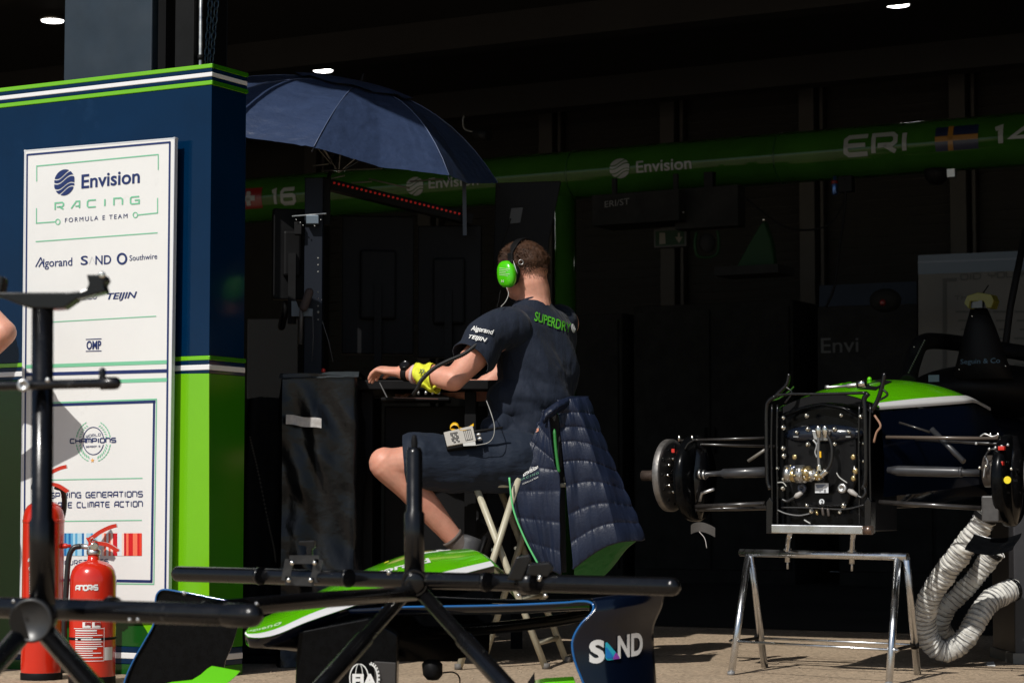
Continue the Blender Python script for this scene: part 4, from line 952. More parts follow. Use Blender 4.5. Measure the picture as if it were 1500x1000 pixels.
# T-shirt
sm = MB(); trunk(sm, 1.0)
sm.loft([(P(781, 442, 8.66), LD * .070, FD * .062), (P(781, 450, 8.66), LD * .088, FD * .07), (P(783, 470, 8.66), LD * .15, FD * .09)], 24)
hem_l = sh_l * .36 + el_l * .64 + V((.002, 0, .012)); hem_r = sh_r * .38 + el_r * .62
limb(sm, [sh_l - LD * .03, sh_l * .66 + hem_l * .34 + V((-.006, 0, .008)), hem_l], [.080, .079, .070])
limb(sm, [sh_r + LD * .03, sh_r * .6 + hem_r * .4, hem_r], [.072, .068, .062])
sm.ell(P(783, 468, 8.66), (.17, .085, .055), (LD, FD, Z), 24, 12)
sm.ell(P(778, 585, 8.63), (.172, .138, .13), (LD, FD, Z), 24, 14)
sm.ell(P(757, 640, 8.60), (.13, .13, .08), (LD, FD, Z), 20, 12)
sm.ell(P(740, 625, 8.56), (.10, .07, .05), (LD, FD, Z), 20, 12)
upa = (hem_l - sh_l).normalized()
def folds(p, n_):
    d = 0
    q = p - sh_l; s1 = q.dot(upa)
    px = p.x * 385 / 1.0 * .0026
    # diagonal folds from the armpit to the waist
    a_ = V((.55, 0, .83)); 
    h = max(0, min(1, (1.35 - p.z) / .25))
    f1 = noise.noise(V((p.dot(V((.8, .4, .45))) * 17, p.dot(V((-.45, 0, .8))) * 4.5, p.y * 3))) * .030
    f2 = math.sin(p.dot(V((.35, .1, .92))) * 42 + noise.noise(p * 6) * 4) * .011 * max(0, min(1, (1.02 - p.z) / .12))
    f3 = noise.ridged_multi_fractal(V((p.x * 7 + p.z * 5, p.y * 6, p.z * 3.5)), 1, 2.1, 3, 1, 2) * .007
    arm_ = max(0, 1 - (p - sh_l - upa * .1 + FD * .0).length / .12)
    f4 = math.sin((p - sh_l).dot(V((.9, .3, -.4))) * 70 + noise.noise(p * 9) * 3) * .003 * arm_
    return p + n_ * ((f1 * h + f2 + f3 * h * 1.4 + f4 * 1.6) )
sm = fuse(sm, .0055, 7, folds)
# open the sleeves and neck: keep cloth outside the cut planes
def cut(mb, planes):
    me = bpy.data.meshes.new('t'); me.from_pydata(mb.v, [], mb.f); b = bmesh.new(); b.from_mesh(me)
    for co, no, near, rad in planes:
        g = [v for v in b.verts if (v.co - near).length < rad]
        gs = set(g); es = [e for e in b.edges if e.verts[0] in gs and e.verts[1] in gs]; fs = [f for f in b.faces if all(v in gs for v in f.verts)]
        bmesh.ops.bisect_plane(b, geom=g + es + fs, plane_co=co, plane_no=no, clear_outer=True)
    b.verts.index_update(); out = MB(); out.add([v.co.copy() for v in b.verts], [tuple(v.index for v in f.verts) for f in b.faces], True)
    b.free(); bpy.data.meshes.remove(me); return out
sm = cut(sm, [(hem_l + upa * .012, upa + V((.1, 0, 0)), hem_l, .12), (hem_r, (hem_r - sh_r).normalized(), hem_r, .11), (P(781, 437, 8.66) + FD * .0, (Z * .9 + FD * .25).normalized(), P(781, 437, 8.66), .10)])
shirt = obj('t_shirt', sm, SHIRT, man, recalc=False)
so = shirt.modifiers.new('thick', 'SOLIDIFY'); so.thickness = .004; so.offset = 1
sb = sm.bvh()
# collar band
cb = [P(781, 441, 8.66) + LD * .062 * math.cos(R(a)) + FD * .058 * math.sin(R(a)) + Z * (-.002 - .016 * math.sin(R(a))) for a in range(0, 360, 12)]
obj('collar', MB().tube(curve(cb, 2, closed=True) + [cb[0]], .0045, 8, cap=False), SHIRT, man)
# prints on the shirt
vd = (P(800, 480, 8.66) - CAM).normalized()
BD_ = (FD * .75 + Yv * .6).normalized()
a, b = P(781, 470, 8.3), P(835, 488, 8.3)
obj('back_print', decal(text_art('SUPERDRY', .012), a, b, .034, Z + X * .12, vd, sb, .0055, 8), GREENP, man)
c_ = P(842, 486, 8.82); 
a, b = P(836.5, 487, 8.3), P(843, 489, 8.3); obj('back_emblem', decal(([(.5 + .5 * math.cos(k * .5236), .5 + .5 * math.sin(k * .5236)) for k in range(12)], [tuple(range(12))]), a, b, .034, Z, vd, sb, .0055, 5), WHITEP, man)
sd_ = V((.25, 1, -.1))
for s_, x0, y0, x1, y1, h in (('Algorand', 692, 486, 722, 493, .019), ('TEIJIN', 689, 499, 715, 505, .015)):
    art = text_art(s_, .02, .25 if s_ == 'TEIJIN' else 0.)
    obj('sleeve_print', decal(art, P(x0, y0, 8.4), P(x1, y1, 8.4), h, Z + X * .25, V((.15, 1, -.1)), sb, .0065, 5), WHITEP, man)
# shorts
st_ = MB()
limb(st_, [hp_l + X * .03, (hp_l + kn_l) / 2 + X * .02 - Z * .004, P(606, 672, 8.42)], [.108, .099, .092])
limb(st_, [hp_r, (hp_r + kn_r) / 2, kn_r * .8 + hp_r * .2], [.105, .095, .088])
st_.loft([(P(772, 640, 8.64), LD * .17, FD * .13), (P(770, 670, 8.64), LD * .185, FD * .15), (P(766, 700, 8.64), LD * .17, FD * .14)], 24)
def sf(p, n_):
    f = noise.ridged_multi_fractal(V((p.x * 11 + p.z * 9, p.y * 5, p.z * 5 - p.x * 3)), 1, 2.1, 3, 1, 2) * .0065 + noise.noise(V((p.x * 22 + p.z * 14, p.y * 8, p.z * 8))) * .0045
    return p + n_ * f
st_ = cut(fuse(st_, .006, 6, sf), [(P(593, 672, 8.42), V((-1, 0, -.08)).normalized(), P(600, 672, 8.42), .15), (kn_r * .72 + hp_r * .28, (kn_r - hp_r).normalized(), kn_r * .8 + hp_r * .2, .15)])
shorts = obj('shorts', st_, SHORT, man, recalc=False); so = shorts.modifiers.new('thick', 'SOLIDIFY'); so.thickness = .004; so.offset = 1
obj('hem', MB().tube([P(592.5, 640 + 0, 8.42) + V((0, math.sin(R(a)) * .090, -.083 + math.cos(R(a)) * .086)) for a in range(0, 361, 15)], .0035, 6, cap=False), SHORT, man) if False else None
# socks and shoes
SOCKG = mat('grey_brown_sock', (.10, .08, .07), .8, bump=(300, .3, .002), var=(40, .2)); SHOE = mat('dark_grey_shoe', (.035, .035, .037), .6, bump=(200, .3, .002), var=(30, .3))
def sock(an, kn, m, f0):
    d = (an - kn).normalized(); q = MB(); q.tube([an - d * f0, an - d * f0 * .5, an + d * .015, an + d * .05 + V((.01, 0, 0))], [.041, .040, .042, .044], 18)
    o = obj('sock', q, m, man); obj('sock_cuff', MB().tube([an - d * (f0 + .006), an - d * (f0 - .006)], .0435, 18), m, o)
sock(an_l, kn_l, SOCKG, .035); sock(an_r, kn_r, BLACKF, .10)
for an in (an_l, an_r):
    q = MB(); foot(q, an + fdn_l.normalized() * .0, fdir_l.copy(), fdn_l.copy(), 1.18); o = obj('shoe', fuse(q, .006, 3), SHOE, man, recalc=False)
    d, dn = fdir_l.normalized(), fdn_l.normalized(); sv = d.cross(dn)
    obj('sole', MB().loft([(an + d * (-.06 + k * .05) + dn * (.088 + .0 * k), sv * w_, dn * .010) for k, w_ in enumerate((.025, .036, .038, .044, .044, .026))], 14), BLACK, o)
    for k in range(4): obj('lace', MB().tube([an + d * (.05 + k * .02) + dn * .002 - sv * .03, an + d * (.05 + k * .02) - dn * .004, an + d * (.05 + k * .02) + dn * .002 + sv * .03], .003, 6), mat('lace_grey', (.2, .2, .2), .8), o)

# ear defenders
ec = P(741, 403, 8.53)
t = ear = thing('ear_defenders', ec, 'lime green ear defenders with a black headband on the seated man', 'headset')
hb = []
for a in range(0, 181, 12): hb.append(hc + HL * (.092 * math.cos(R(a))) + HUP * (.005 + .128 * math.sin(R(a))) - HD * .002)
m = MB()
for i in range(len(hb) - 1): m.bar(hb[i], hb[i + 1], .022, .006, (hb[i] - hc).normalized().cross(HD).cross(hb[i] - hc).normalized() if False else HD)
m2 = MB(); N_ = len(hb)
vs = []; fs = []
for i, p in enumerate(hb):
    o_ = (p - hc); o_ = (o_ - HD * o_.dot(HD)).normalized()
    wd = .016 if 3 < i < N_ - 4 else .009
    vs += [p - HD * wd - o_ * .003, p + HD * wd - o_ * .003, p + HD * wd + o_ * .004, p - HD * wd + o_ * .004]
for i in range(N_ - 1):
    for k in range(4): fs.append((i * 4 + k, i * 4 + (k + 1) % 4, i * 4 + 4 + (k + 1) % 4, i * 4 + 4 + k))
obj('headband', MB().add(vs, fs, False), BLACK, ear, bevel=.0015)
for s_ in (1, -1):
    cc = hc + HL * s_ * (.098 if s_ > 0 else .076) - HUP * .012 + HD * (0 if s_ > 0 else .03)
    q = MB().ell(cc + HL * s_ * .014, (.024, .042, .052), (HL, HD, HUP), 28, 18, power=.8); cup = obj('ear_cup', q, EARG, ear)
    obj('cushion', MB().lathe([(.030, -.018), (.042, -.014), (.044, -.004), (.040, .006), (.02, .008)], cc - HL * s_ * .004, HL * s_, 24), BLACK, cup)
    obj('wire_yoke', MB().tube(curve([hb[1 if s_ > 0 else -2], cc + HUP * .05 - HD * .03 + HL * s_ * .006, cc + HUP * .0 - HD * .046 + HL * s_ * .004], 6), .0022, 6), ALU, cup)
    obj('slider', MB().box(hb[2 if s_ > 0 else -3], (.026, .012, .030), (HD, HL, HUP)), BLACK, ear, bevel=.003)
    obj('pivot', MB().lathe([(.007, 0), (.007, .006), (.003, .007)], cc + HUP * .045 - HD * .030 + HL * s_ * .012, HL * s_, 12), BLACK, cup)
cupb = bvh_of(bpy.data.objects['ear_cup'])
a = P(729.5, 391, 8.4); b = P(746, 393, 8.4)
m = MB()
for k in range(5): m.join(decal(([(0, 0), (1, 0), (1, 1), (0, 1)], [(0, 1, 2, 3)]), a - Z * .0065 * k + X * .002, a + (b - a) * (1 - .18 * (k % 3)) - Z * .0065 * k, .0018, Z, vd, cupb, .0008, 3))
m.join(decal(text_art('N', .05), P(733, 412, 8.4), P(737, 412, 8.4), .009, Z, vd, cupb, .0008, 3))
obj('printed_lines', m, mat('faint_white_print', (.45, .62, .35), .4), ear)
obj('microphone_wire', MB().tube(curve([P(742, 421, 8.53), P(745, 430, 8.53), P(741, 441, 8.50), P(734, 449, 8.45)], 6), .0017, 6), mat('pale_wire', (.35, .35, .33), .4), ear)
obj('cable', MB().tube(curve([P(733, 425, 8.53), P(731, 438, 8.50), P(728, 450, 8.46)], 6), .0014, 6), BLACK, ear)
obj('wire_loop', MB().tube([P(763, 384, 8.57) + (X * math.cos(R(a)) + Z * math.sin(R(a))) * .009 for a in range(0, 361, 30)], .0016, 6, cap=False), ALU, ear)
# coiled lead from the headset over the arm
cp_ = curve([P(700, 503, 8.36), P(680, 518, 8.30), P(655, 529, 8.27), P(635, 540, 8.27), P(618, 556, 8.29), P(611, 570, 8.32), P(606, 577, 8.36)], 24)
hx = MB(); pts = []
tot = len(cp_) - 1
for i in range(tot * 4):
    f = i / 4; k = int(f); p = cp_[k] + (cp_[min(k + 1, tot)] - cp_[k]) * (f - k); d = (cp_[min(k + 1, tot)] - cp_[k]).normalized()
    s1 = d.cross(Z).normalized(); s2 = s1.cross(d); an = i * 1.15
    pts.append(p + (s1 * math.cos(an) + s2 * math.sin(an)) * .0062)
hx.tube(pts, .0026, 5)
tag(obj('coiled_lead', hx, mat('black_rubber', (.012, .012, .012), .4)), 'black coiled lead draped over the yellow armband', 'cable')
# watch
d = (wr_l - el_l).normalized(); wc_ = el_l * .10 + wr_l * .90
t = thing('wrist_watch', wc_, 'black wristwatch on the left wrist of the seated man', 'watch')
obj('strap', MB().tube([wc_ - d * .011, wc_ - d * .005, wc_ + d * .005, wc_ + d * .011], [.0305, .032, .032, .0305], 24), BLACK, t)
un = (Z * .8 - Yv * .65 - X * .1); un = (un - d * un.dot(d)).normalized()
obj('case', MB().lathe([(.017, 0), (.021, .004), (.021, .010), (.018, .012)], wc_ + un * .026, un, 28), BLACK, t)
obj('bezel', MB().lathe([(.0185, .0), (.0205, .001), (.0205, .003), (.0175, .0035), (.0165, .0)], wc_ + un * .038, un, 28), BLACKP, t)
obj('dial', MB().lathe([(.0165, 0), (.0165, .0008)], wc_ + un * .0382, un, 24), mat('dial_black', (.01, .01, .012), .15), t)
# wristband and armband
c2 = el_l * .26 + wr_l * .74
tag(obj('wristband', MB().tube([c2 - d * .006, c2 + d * .006], .036, 24), mat('pale_pink_band', (.62, .45, .42), .6)), 'pale pink paper wristband beside the watch', 'wristband')
c1_ = el_l * .66 + wr_l * .34; c2_ = el_l * .32 + wr_l * .68; arm_d = (c2_ - c1_)
def ab(u, v):
    p = c1_ + arm_d * v; r = .0505 - .010 * v + .004 * noise.noise(V((u * 6, v * 7, 0))) + .003 * math.sin(u * 25 + v * 8)
    s1 = d.cross(Z).normalized(); s2 = s1.cross(d); an = u * 2 * math.pi
    return p + (s1 * math.cos(an) + s2 * math.sin(an)) * r - Z * (.010 * (1 - v) * max(0, -math.sin(an))) + d * .012 * math.sin(an)
q = MB().grid(ab, 48, 14); t = thing('yellow_armband', c1_, 'crumpled bright yellow armband around the left forearm', 'armband')
o = obj('band', q, YEL, t); so = o.modifiers.new('t', 'SOLIDIFY'); so.thickness = .003
qb = q.bvh()
obj('loose_fold', MB().grid(lambda u, v: c1_ * .25 + c2_ * .75 + V((-.008 + .075 * u, -.046 + .008 * math.sin(v * 6), -.018 - .030 * v + .008 * math.sin(u * 9) - .008 * u)), 16, 8), YEL, t)
obj('dark_mark', decal(text_art('XX', .05, .3), P(612, 542, 8.2), P(621, 545, 8.2), .014, Z, Yv, qb, .005, 5), mat('dark_print', (.03, .05, .03), .5), t)
obj('ring_mark', decal(([(.5 + r_ * math.cos(a * .5236), .5 + r_ * math.sin(a * .5236)) for a in range(12) for r_ in (.28, .5)], [(2 * a, 2 * a + 1, (2 * a + 3) % 24, (2 * a + 2) % 24) for a in range(12)]), P(627, 551, 8.2), P(631, 551, 8.2), .016, Z, Yv, qb, .005, 5), mat('dark_print', (.03, .05, .03), .5), t)
# two-way radio on the hip
Yr = 8.33
rc = [P(650, 633, Yr), P(692, 623, Yr), P(697, 645, Yr), P(655, 653, Yr)]
ru = (rc[1] - rc[0]).normalized(); rn = V((0, -1, .35)).normalized(); rw = rn.cross(ru).normalized()
t = radio = thing('two_way_radio', rc[3], 'handheld two-way radio with pale printed face and stub antenna on the man\'s hip', 'radio')
obj('face', MB().prism(rc, V((0, .004, -.003))), mat('pale_radio_face', (.50, .48, .44), .4), radio)
obj('body', MB().prism([p + V((0, .0045, -.0)) for p in (rc[0], rc[1], rc[2] + Z * -.012 + X * .004, rc[3] - Z * .014)], V((0, .034, -.012))), BLACK, radio, bevel=.003)
rf = lambda fx, fy, o_=.0: rc[3] + (rc[2] - rc[3]) * fx + (rc[0] - rc[3]) * fy + V((0, -.0012 - o_, .0))
m = MB()
for x in range(6):
    for y in range(6):
        if (x * 7 + y * 5 + x * y) % 3: m.quad(rf(.20 + x * .045, .12 + y * .13), rf(.235 + x * .045, .12 + y * .13), rf(.235 + x * .045, .22 + y * .13), rf(.20 + x * .045, .22 + y * .13))
for k in range(5): m.quad(rf(.66 + k * .062, .12), rf(.675 + k * .062, .12), rf(.675 + k * .062, .88), rf(.66 + k * .062, .88))
for k in range(2): m.quad(rf(.66, .12 + k * .72), rf(.92, .12 + k * .72), rf(.92, .16 + k * .72), rf(.66, .16 + k * .72))
obj('face_markings', m, mat('radio_print', (.03, .03, .035), .5), radio)
obj('antenna', MB().tube([P(696, 632, Yr + .01), P(735, 626, Yr + .02)], [.006, .004], 12, round_=True), BLACK, radio)
for dy in (5, 11): obj('knob', MB().lathe([(.006, 0), (.006, .016), (.005, .017)], P(696 + dy * .3, 632 + dy, Yr + .01), ru, 12), ALU, radio)
obj('talk_tag', MB().prism([P(678, 649, Yr - .002), P(696, 646, Yr - .002), P(697, 652, Yr - .002), P(679, 653, Yr - .002)], V((0, .004, 0))), mat('white_plastic', (.6, .6, .58), .4), radio)
obj('cable', MB().tube(curve([P(697, 652, Yr), P(715, 648, Yr), P(723, 638, Yr - .01), P(724, 622, Yr - .01), P(719, 604, Yr), P(712, 585, Yr + .1)], 8), .0016, 6), mat('pale_wire', (.35, .35, .33), .4), radio)
yl = [P(694, 622, Yr + .01), P(684, 628, Yr), P(674, 628, Yr), P(670, 622, Yr - .005), P(664, 621, Yr), P(660, 626, Yr), P(668, 630, Yr)]
q = curve(yl, 6); m = MB().grid(lambda u, v: q[int(round(u * (len(q) - 1)))] + V((0, .012 * v, .010 * (v - .5))), len(q) - 1, 2); o = obj('lanyard_loop', m, YELP, radio); so = o.modifiers.new('t', 'SOLIDIFY'); so.thickness = .002

# ================= HIGH FOLDING CHAIR =================
t = chair = thing('folding_chair', V((at(760, 960, 8.6).x, 8.65, 0)), 'high beige folding chair with crossed legs under the seated man', 'chair')
def leg(pts): obj('leg', MB().tube([V(p) for p in pts], .0125, 12), BEIGE, chair)
zf = lambda px, Y: V((at(px, 970, Y).x, Y, 0.0))
Yn, Yf = 8.44, 8.86
fA = V((at(800, 973, Yn).x, Yn, .0)); tA = P(697, 712, Yn)
leg([tA, tA * .4 + fA * .6, fA])
fB = V((at(672, 945, Yn).x, Yn - .03, .0)); tB = P(760, 700, Yn - .03); leg([tB, fB])
sh_ = V((.085, .36, 0)); sh2 = V((.085, .36, 0))
leg([tA + sh_, fA + sh_]); leg([tB + sh2, fB + sh2])
for nm, a, f in (('rung', (tA, fA), .62), ('rung', (tB, fB), .50), ('rung', (tA, fA), .97 if False else .86)):
    p = a[0] * (1 - f) + a[1] * f; obj(nm, MB().tube([p, p + sh_], .010, 10), BEIGE, chair)
for p in (P(722, 805, Yn - .02), P(722, 805, Yn - .02) + sh_): obj('pivot', MB().lathe([(.007, -.004), (.007, .03)], p - Yv * .012, Yv, 10), CHROME, chair)
for f in (fA, fB, fA + sh_, fB + sh2): obj('foot_cap', MB().lathe([(.015, 0), (.015, .022)], V((f.x, f.y, 0)), Z, 12), mat('grey_rubber', (.12, .11, .10), .7), chair)
zs = P(720, 707, 8.5).z
sx0, sx1 = P(697, 707, Yn).x, P(850, 707, Yn).x
obj('seat', MB().prism([V((sx0, Yn - .02, zs)), V((sx1 - .02, Yn - .02, zs)), V((sx1 + .06, Yf + .02, zs)), V((sx0 + .08, Yf + .02, zs))], Z * -.018), BEIGE, chair, bevel=.006)
bk0, bk1 = P(838, 705, Yn - .02), P(822, 598, Yn + .0)
for o_ in (V((0, 0, 0)), sh_ * .92): obj('back_post', MB().tube([bk0 + o_, bk1 + o_], .0115, 12), BLACK, chair)
obj('back_rail', MB().bar(bk1, bk1 + sh_ * .92, .014, .07, Z), BLACK, chair, bevel=.004)

# ================= QUILTED GILET ON THE CHAIR BACK =================
t = vest = thing('quilted_gilet', P(870, 840, 8.6), 'navy quilted gilet with green piping hung over the chair back', 'gilet')
def samp(c, t_): k = t_ * (len(c) - 1); i = min(len(c) - 2, int(k)); return c[i].lerp(c[i + 1], k - i)
def quilt(L_, R_, rows, nu, nv, puff, Yfun, seed, bul=0., arch=0.):
    """panel between a left and a right outline (lists of picture points, top to bottom)"""
    lc = curve([(x, y, 0) for x, y in L_], 16); rc_ = curve([(x, y, 0) for x, y in R_], 16)
    def f(u, v):
        a, b = samp(lc, v), samp(rc_, v)
        x, y = a.x + (b.x - a.x) * u, a.y + (b.y - a.y) * u
        rr = v * rows; x += bul * abs(math.sin(math.pi * rr)) * u ** 3; y -= arch * math.sin(math.pi * min(1, u * 1.05)) * v ** .8; ph = rr - math.floor(rr)
        bl = (abs(math.sin(math.pi * ph)) ** .4) if rows else 0
        seam = math.exp(-((min(ph, 1 - ph)) / .10) ** 2)
        wr = noise.noise(V((u * 20 + seed, rr * .9, 0))) * .0030 * (.3 + seam) + noise.noise(V((u * 6 + seed, v * 5, 2))) * .007 + noise.noise(V((u * 42, rr * 1.6, seed))) * .0016 * (.3 + seam)
        return P(x, y, Yfun(u, v) - puff * bl - wr)
    return MB().grid(f, nu, nv)
q = quilt([(816, 585), (820, 618), (823, 652), (828, 704), (834, 770), (840, 834)], [(861, 581), (874, 615), (888, 652), (904, 690), (919, 725), (933, 757), (945, 790)], 8, 100, 190, .008, lambda u, v: 8.42 + .06 * u * u - .02 * v - .045 * max(0, 1 - abs(u - .62) / .45) ** 1.3 * (.3 + .7 * v) , 3, 2, 13)
# scalloped hem: lower right rises to (947, 786)
o = obj('back_panel', q, QUILT, vest); so = o.modifiers.new('t', 'SOLIDIFY'); so.thickness = .01; so.offset = -1
q = quilt([(797, 600), (787, 625), (772, 655), (746, 700), (752, 745), (768, 787), (789, 826)], [(801, 600), (806, 650), (812, 680), (820, 698), (820, 750), (820, 800), (821, 842)], 7, 60, 150, .007, lambda u, v: 8.37 + .05 * (1 - u), 9)
o = obj('front_panel', q, QUILT, vest); so = o.modifiers.new('t', 'SOLIDIFY'); so.thickness = .008; so.offset = -1
q = quilt([(797, 602), (812, 588), (833, 580)], [(800, 612), (818, 602), (836, 592)], 0, 12, 40, .0, lambda u, v: 8.38, 5)
q = MB().grid(lambda u, v: P(797 + 66 * u, (601 - 21 * math.sin(min(1, u * 1.5) * 1.57)) + 20 * v * (1 - .3 * u), 8.37 + .20 * u * u - .022 * math.sin(v * math.pi) + .005 * noise.noise(V((u * 30, v * 3, 0)))), 40, 10)
o = obj('shoulder_panel', q, QUILT, vest); so = o.modifiers.new('t', 'SOLIDIFY'); so.thickness = .01
obj('lining', MB().prism([P(797, 605, 8.44), P(830, 600, 8.46), P(828, 835, 8.46), P(822, 700, 8.44), P(812, 690, 8.44)], V((0, .006, 0))), LINING, vest)
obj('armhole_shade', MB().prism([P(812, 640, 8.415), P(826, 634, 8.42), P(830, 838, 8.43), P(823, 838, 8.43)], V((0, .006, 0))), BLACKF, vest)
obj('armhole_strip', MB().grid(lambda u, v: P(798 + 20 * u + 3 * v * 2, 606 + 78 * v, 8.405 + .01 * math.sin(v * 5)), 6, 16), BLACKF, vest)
obj('lining_edge', MB().tube(curve([P(812, 628, 8.375), P(814, 655, 8.372), P(817, 680, 8.37), P(819, 692, 8.37)], 6), [.002] * 1 + [.006] * 17 + [.002] * 1, 8), LINING, vest)
obj('lower_lining', MB().grid(lambda u, v: P(841 + (944 - 841) * u - 20 * v * u, (834 - 44 * u - 13 * math.sin(math.pi * min(1, u * 1.05)) - 5) + v * (12 + 45 * math.sin(math.pi * min(1, u * .9 + .1)) ** 1.2) * .9, 8.50 + .22 * u + .03 * v + .006 * noise.noise(V((u * 9, v * 9, 3)))), 40, 12), LINING, vest)
pip = curve([P(746, 699, 8.375), P(752, 745, 8.375), P(768, 787, 8.375), P(789, 827, 8.375), P(800, 845, 8.38)], 8)
obj('piping', MB().tube(pip, .0036, 8), GREENL, vest)
vb = bvh_of(bpy.data.objects['front_panel'])
for art, a, b, h, m_ in ((text_art('Envision', .02), (767, 697), (789, 685), .016, WHITEP), (text_art('RACING', 0, 0, 1.3), (761, 704), (790, 693), .008, mat('mint_thread', (.12, .3, .2), .6)), (text_art('FORMULA E TEAM', 0), (766, 709), (789, 699), .005, WHITEP), (globe_art(), (758, 699), (766, 695), .024, WHITEP)):
    obj('chest_print', decal(art, P(*a, 8.3), P(*b, 8.3), h, Z, Yv, vb, .002, 5), m_, vest)
obj('chest_badge', decal(rect(0, 0, 1, 1), P(783, 633, 8.3), P(790, 630, 8.3), .012, Z, Yv, vb, .002, 3), mat('badge_orange', (.5, .2, .12), .5), vest)
# ================= RACING CAR REAR END =================
CO = at(1203, 690, 8.1); co2 = V((CO.x, CO.y, 0))
def cq(px, py, d=0.): return onpl(px, py, CO - W * d, -W)          # d: metres nearer than the bulkhead
t = car = thing('racing_car', co2 + W * 1.0, 'rear of a lime and navy racing car with bare suspension and no wheels', 'car')
SC = 411.
arc = [(1138, 612), (1150, 603), (1175, 595), (1204, 592), (1234, 595), (1256, 603), (1270, 613)]
plate = [cq(*p) for p in [(1138, 776)] + arc + [(1272, 778)]]
obj('bulkhead', MB().prism(plate[::-1], W * .30), CARBON, car, bevel=.003)
obj('gearbox', MB().prism([cq(x, y, .03) for x, y in ((1150, 700), (1152, 640), (1172, 622), (1232, 622), (1254, 640), (1256, 700), (1240, 742), (1166, 742))], W * .05), mat('black_casting', (.004, .004, .0045), .35, spec=.2, bump=(50, .2, .003)), car, bevel=.008)
obj('crossbeam', MB().tube([cq(1144, 612, .03), cq(1175, 598, .03), cq(1204, 592, .03), cq(1236, 598, .03), cq(1262, 612, .03)], .006, 8), CARBON, car)
# upper casing swell
obj('casing_swell', MB().ell(cq(1206, 636, .02), (.15, .04, .035), (U, W, Z)), mat('blue_black_casing', (.005, .008, .016), .25, coat=.15), car)
fr = lambda pts, r, nm='frame_tube', m=BLACKP, d=.06, n=10: obj(nm, MB().tube(curve([cq(x, y, d) for x, y in pts], 5), r, n), m, car)
fr([(1128, 716), (1124, 700), (1123, 640), (1123, 600), (1126, 588), (1136, 580)], .0085); fr([(1264, 716), (1268, 700), (1268, 640), (1267, 600), (1266, 584), (1272, 576)], .0095)
for x in (1131, 1139, 1259, 1275): fr([(x, 592), (x - 1, 650), (x, 720), (x, 776)], .0045)
for x0 in (1126, 1270):
    o = obj('frame_plate', MB().prism([cq(x0 - 4, 735, .07), cq(x0 + 1, 728, .07), cq(x0 + 6, 735, .07), cq(x0 + 5, 781, .07), cq(x0 - 4, 781, .07)], W * .05), BLACKP, car, bevel=.002)
fr([(1136, 579), (1160, 577), (1200, 577), (1240, 576), (1270, 575)], .0055)
fr([(1134, 582), (1146, 570), (1153, 562), (1156, 547)], .007); fr([(1278, 600), (1286, 585), (1292, 566), (1296, 546)], .008); fr([(1150, 566), (1160, 575), (1150, 590)], .004)
fr([(1128, 586), (1140, 584), (1156, 573), (1163, 566)], .003, m=BEAMG); fr([(1284, 588), (1300, 578), (1290, 568)], .004)
obj('damper', MB().tube([cq(1209, 567, .05), cq(1214, 567, .05), cq(1216, 567, .05), cq(1240, 565, .05), cq(1242, 565, .05), cq(1262, 563, .05)], [.008, .008, .005, .005, .0085, .0085], 12), ALU, car)
obj('damper_spring', MB().tube([cq(1256, 563, .05), cq(1268, 561, .05)], .014, 12), CHROME, car)
bs = None
zc = lambda x, y: (1100 + x / 3.845, 540 + y / 3.845)
for x, y in ((315, 263), (508, 260), (183, 275), (183, 330), (258, 356), (552, 352), (182, 447), (186, 490), (322, 425), (472, 422), (186, 620), (180, 672), (316, 768), (523, 768), (322, 338), (472, 338), (620, 268), (640, 520), (150, 560), (640, 420), (215, 560), (340, 800), (500, 805)):
    p = cq(*zc(x, y), .055); r = random.choice((.8, 1, 1.05))
    if bs is None:
        bs = obj('bolt', MB().lathe([(.0098, 0), (.0098, .004), (.0055, .0045), (.0055, .010), (.003, .011)], p, -W, 12), CHROME, car); b0 = p
    else: o = shared('bolt', bs, WPOS[bs.name] + (p - b0), car); o.scale = (r, r, r)
for x, y in ((248, 497), (577, 497), (578, 617)): obj('brass_fitting', MB().lathe([(.010, 0), (.010, .006), (.005, .007)], cq(*zc(x, y), .05), -W, 12), BRASS, car)
for x in (380, 418):
    obj('connector', MB().tube([cq(*zc(x, 332), .09), cq(*zc(x, 350), .09), cq(*zc(x + 2, 378), .09)], [.010, .011, .008], 12, round_=True), CHROME, car)
obj('connector_bracket', MB().prism([cq(*zc(*p), .07) for p in ((342, 345), (352, 392), (375, 405), (430, 405), (448, 345), (430, 350), (400, 372), (368, 350))], W * .02), ALU, car, bevel=.002)
RUB = mat('black_hose', (.012, .012, .012), .35)
hose = lambda pts, r, m=RUB, d=.09, nm='hose': obj(nm, MB().tube(curve([cq(*zc(x, y), d) for x, y in pts], 8), r, 8), m, car)
hose([(382, 372), (380, 450), (382, 520), (386, 560)], .006, mat('braided_hose', (.2, .2, .2), .35, metal=.7)); hose([(420, 360), (448, 410), (457, 470), (446, 540), (405, 598)], .006)
hose([(350, 400), (370, 430), (362, 470), (372, 500)], .004, ALU); hose([(384, 540), (386, 575)], .010, CHROME, nm='hose_end'); hose([(428, 572), (395, 604)], .011, CHROME, nm='hose_end')
for cx, cy, rx, rz, mt in ((222, 590, .020, .032, ALU), (248, 600, .022, .026, BRASS), (290, 592, .026, .034, ALU), (325, 590, .020, .030, BRASS), (352, 596, .022, .022, ALU), (378, 606, .016, .016, BRASS), (300, 622, .03, .014, ALU), (250, 560, .02, .012, mat('blue_steel', (.15, .18, .26), .3, metal=1))):
    obj('pump_piece', MB().lathe([(rz * .55, -rx), (rz * .9, -rx * .9), (rz * .95, rx * .2), (rz * .6, rx * .4), (rz * .6, rx)], cq(*zc(cx, cy), .09), U, 14), mt, car)
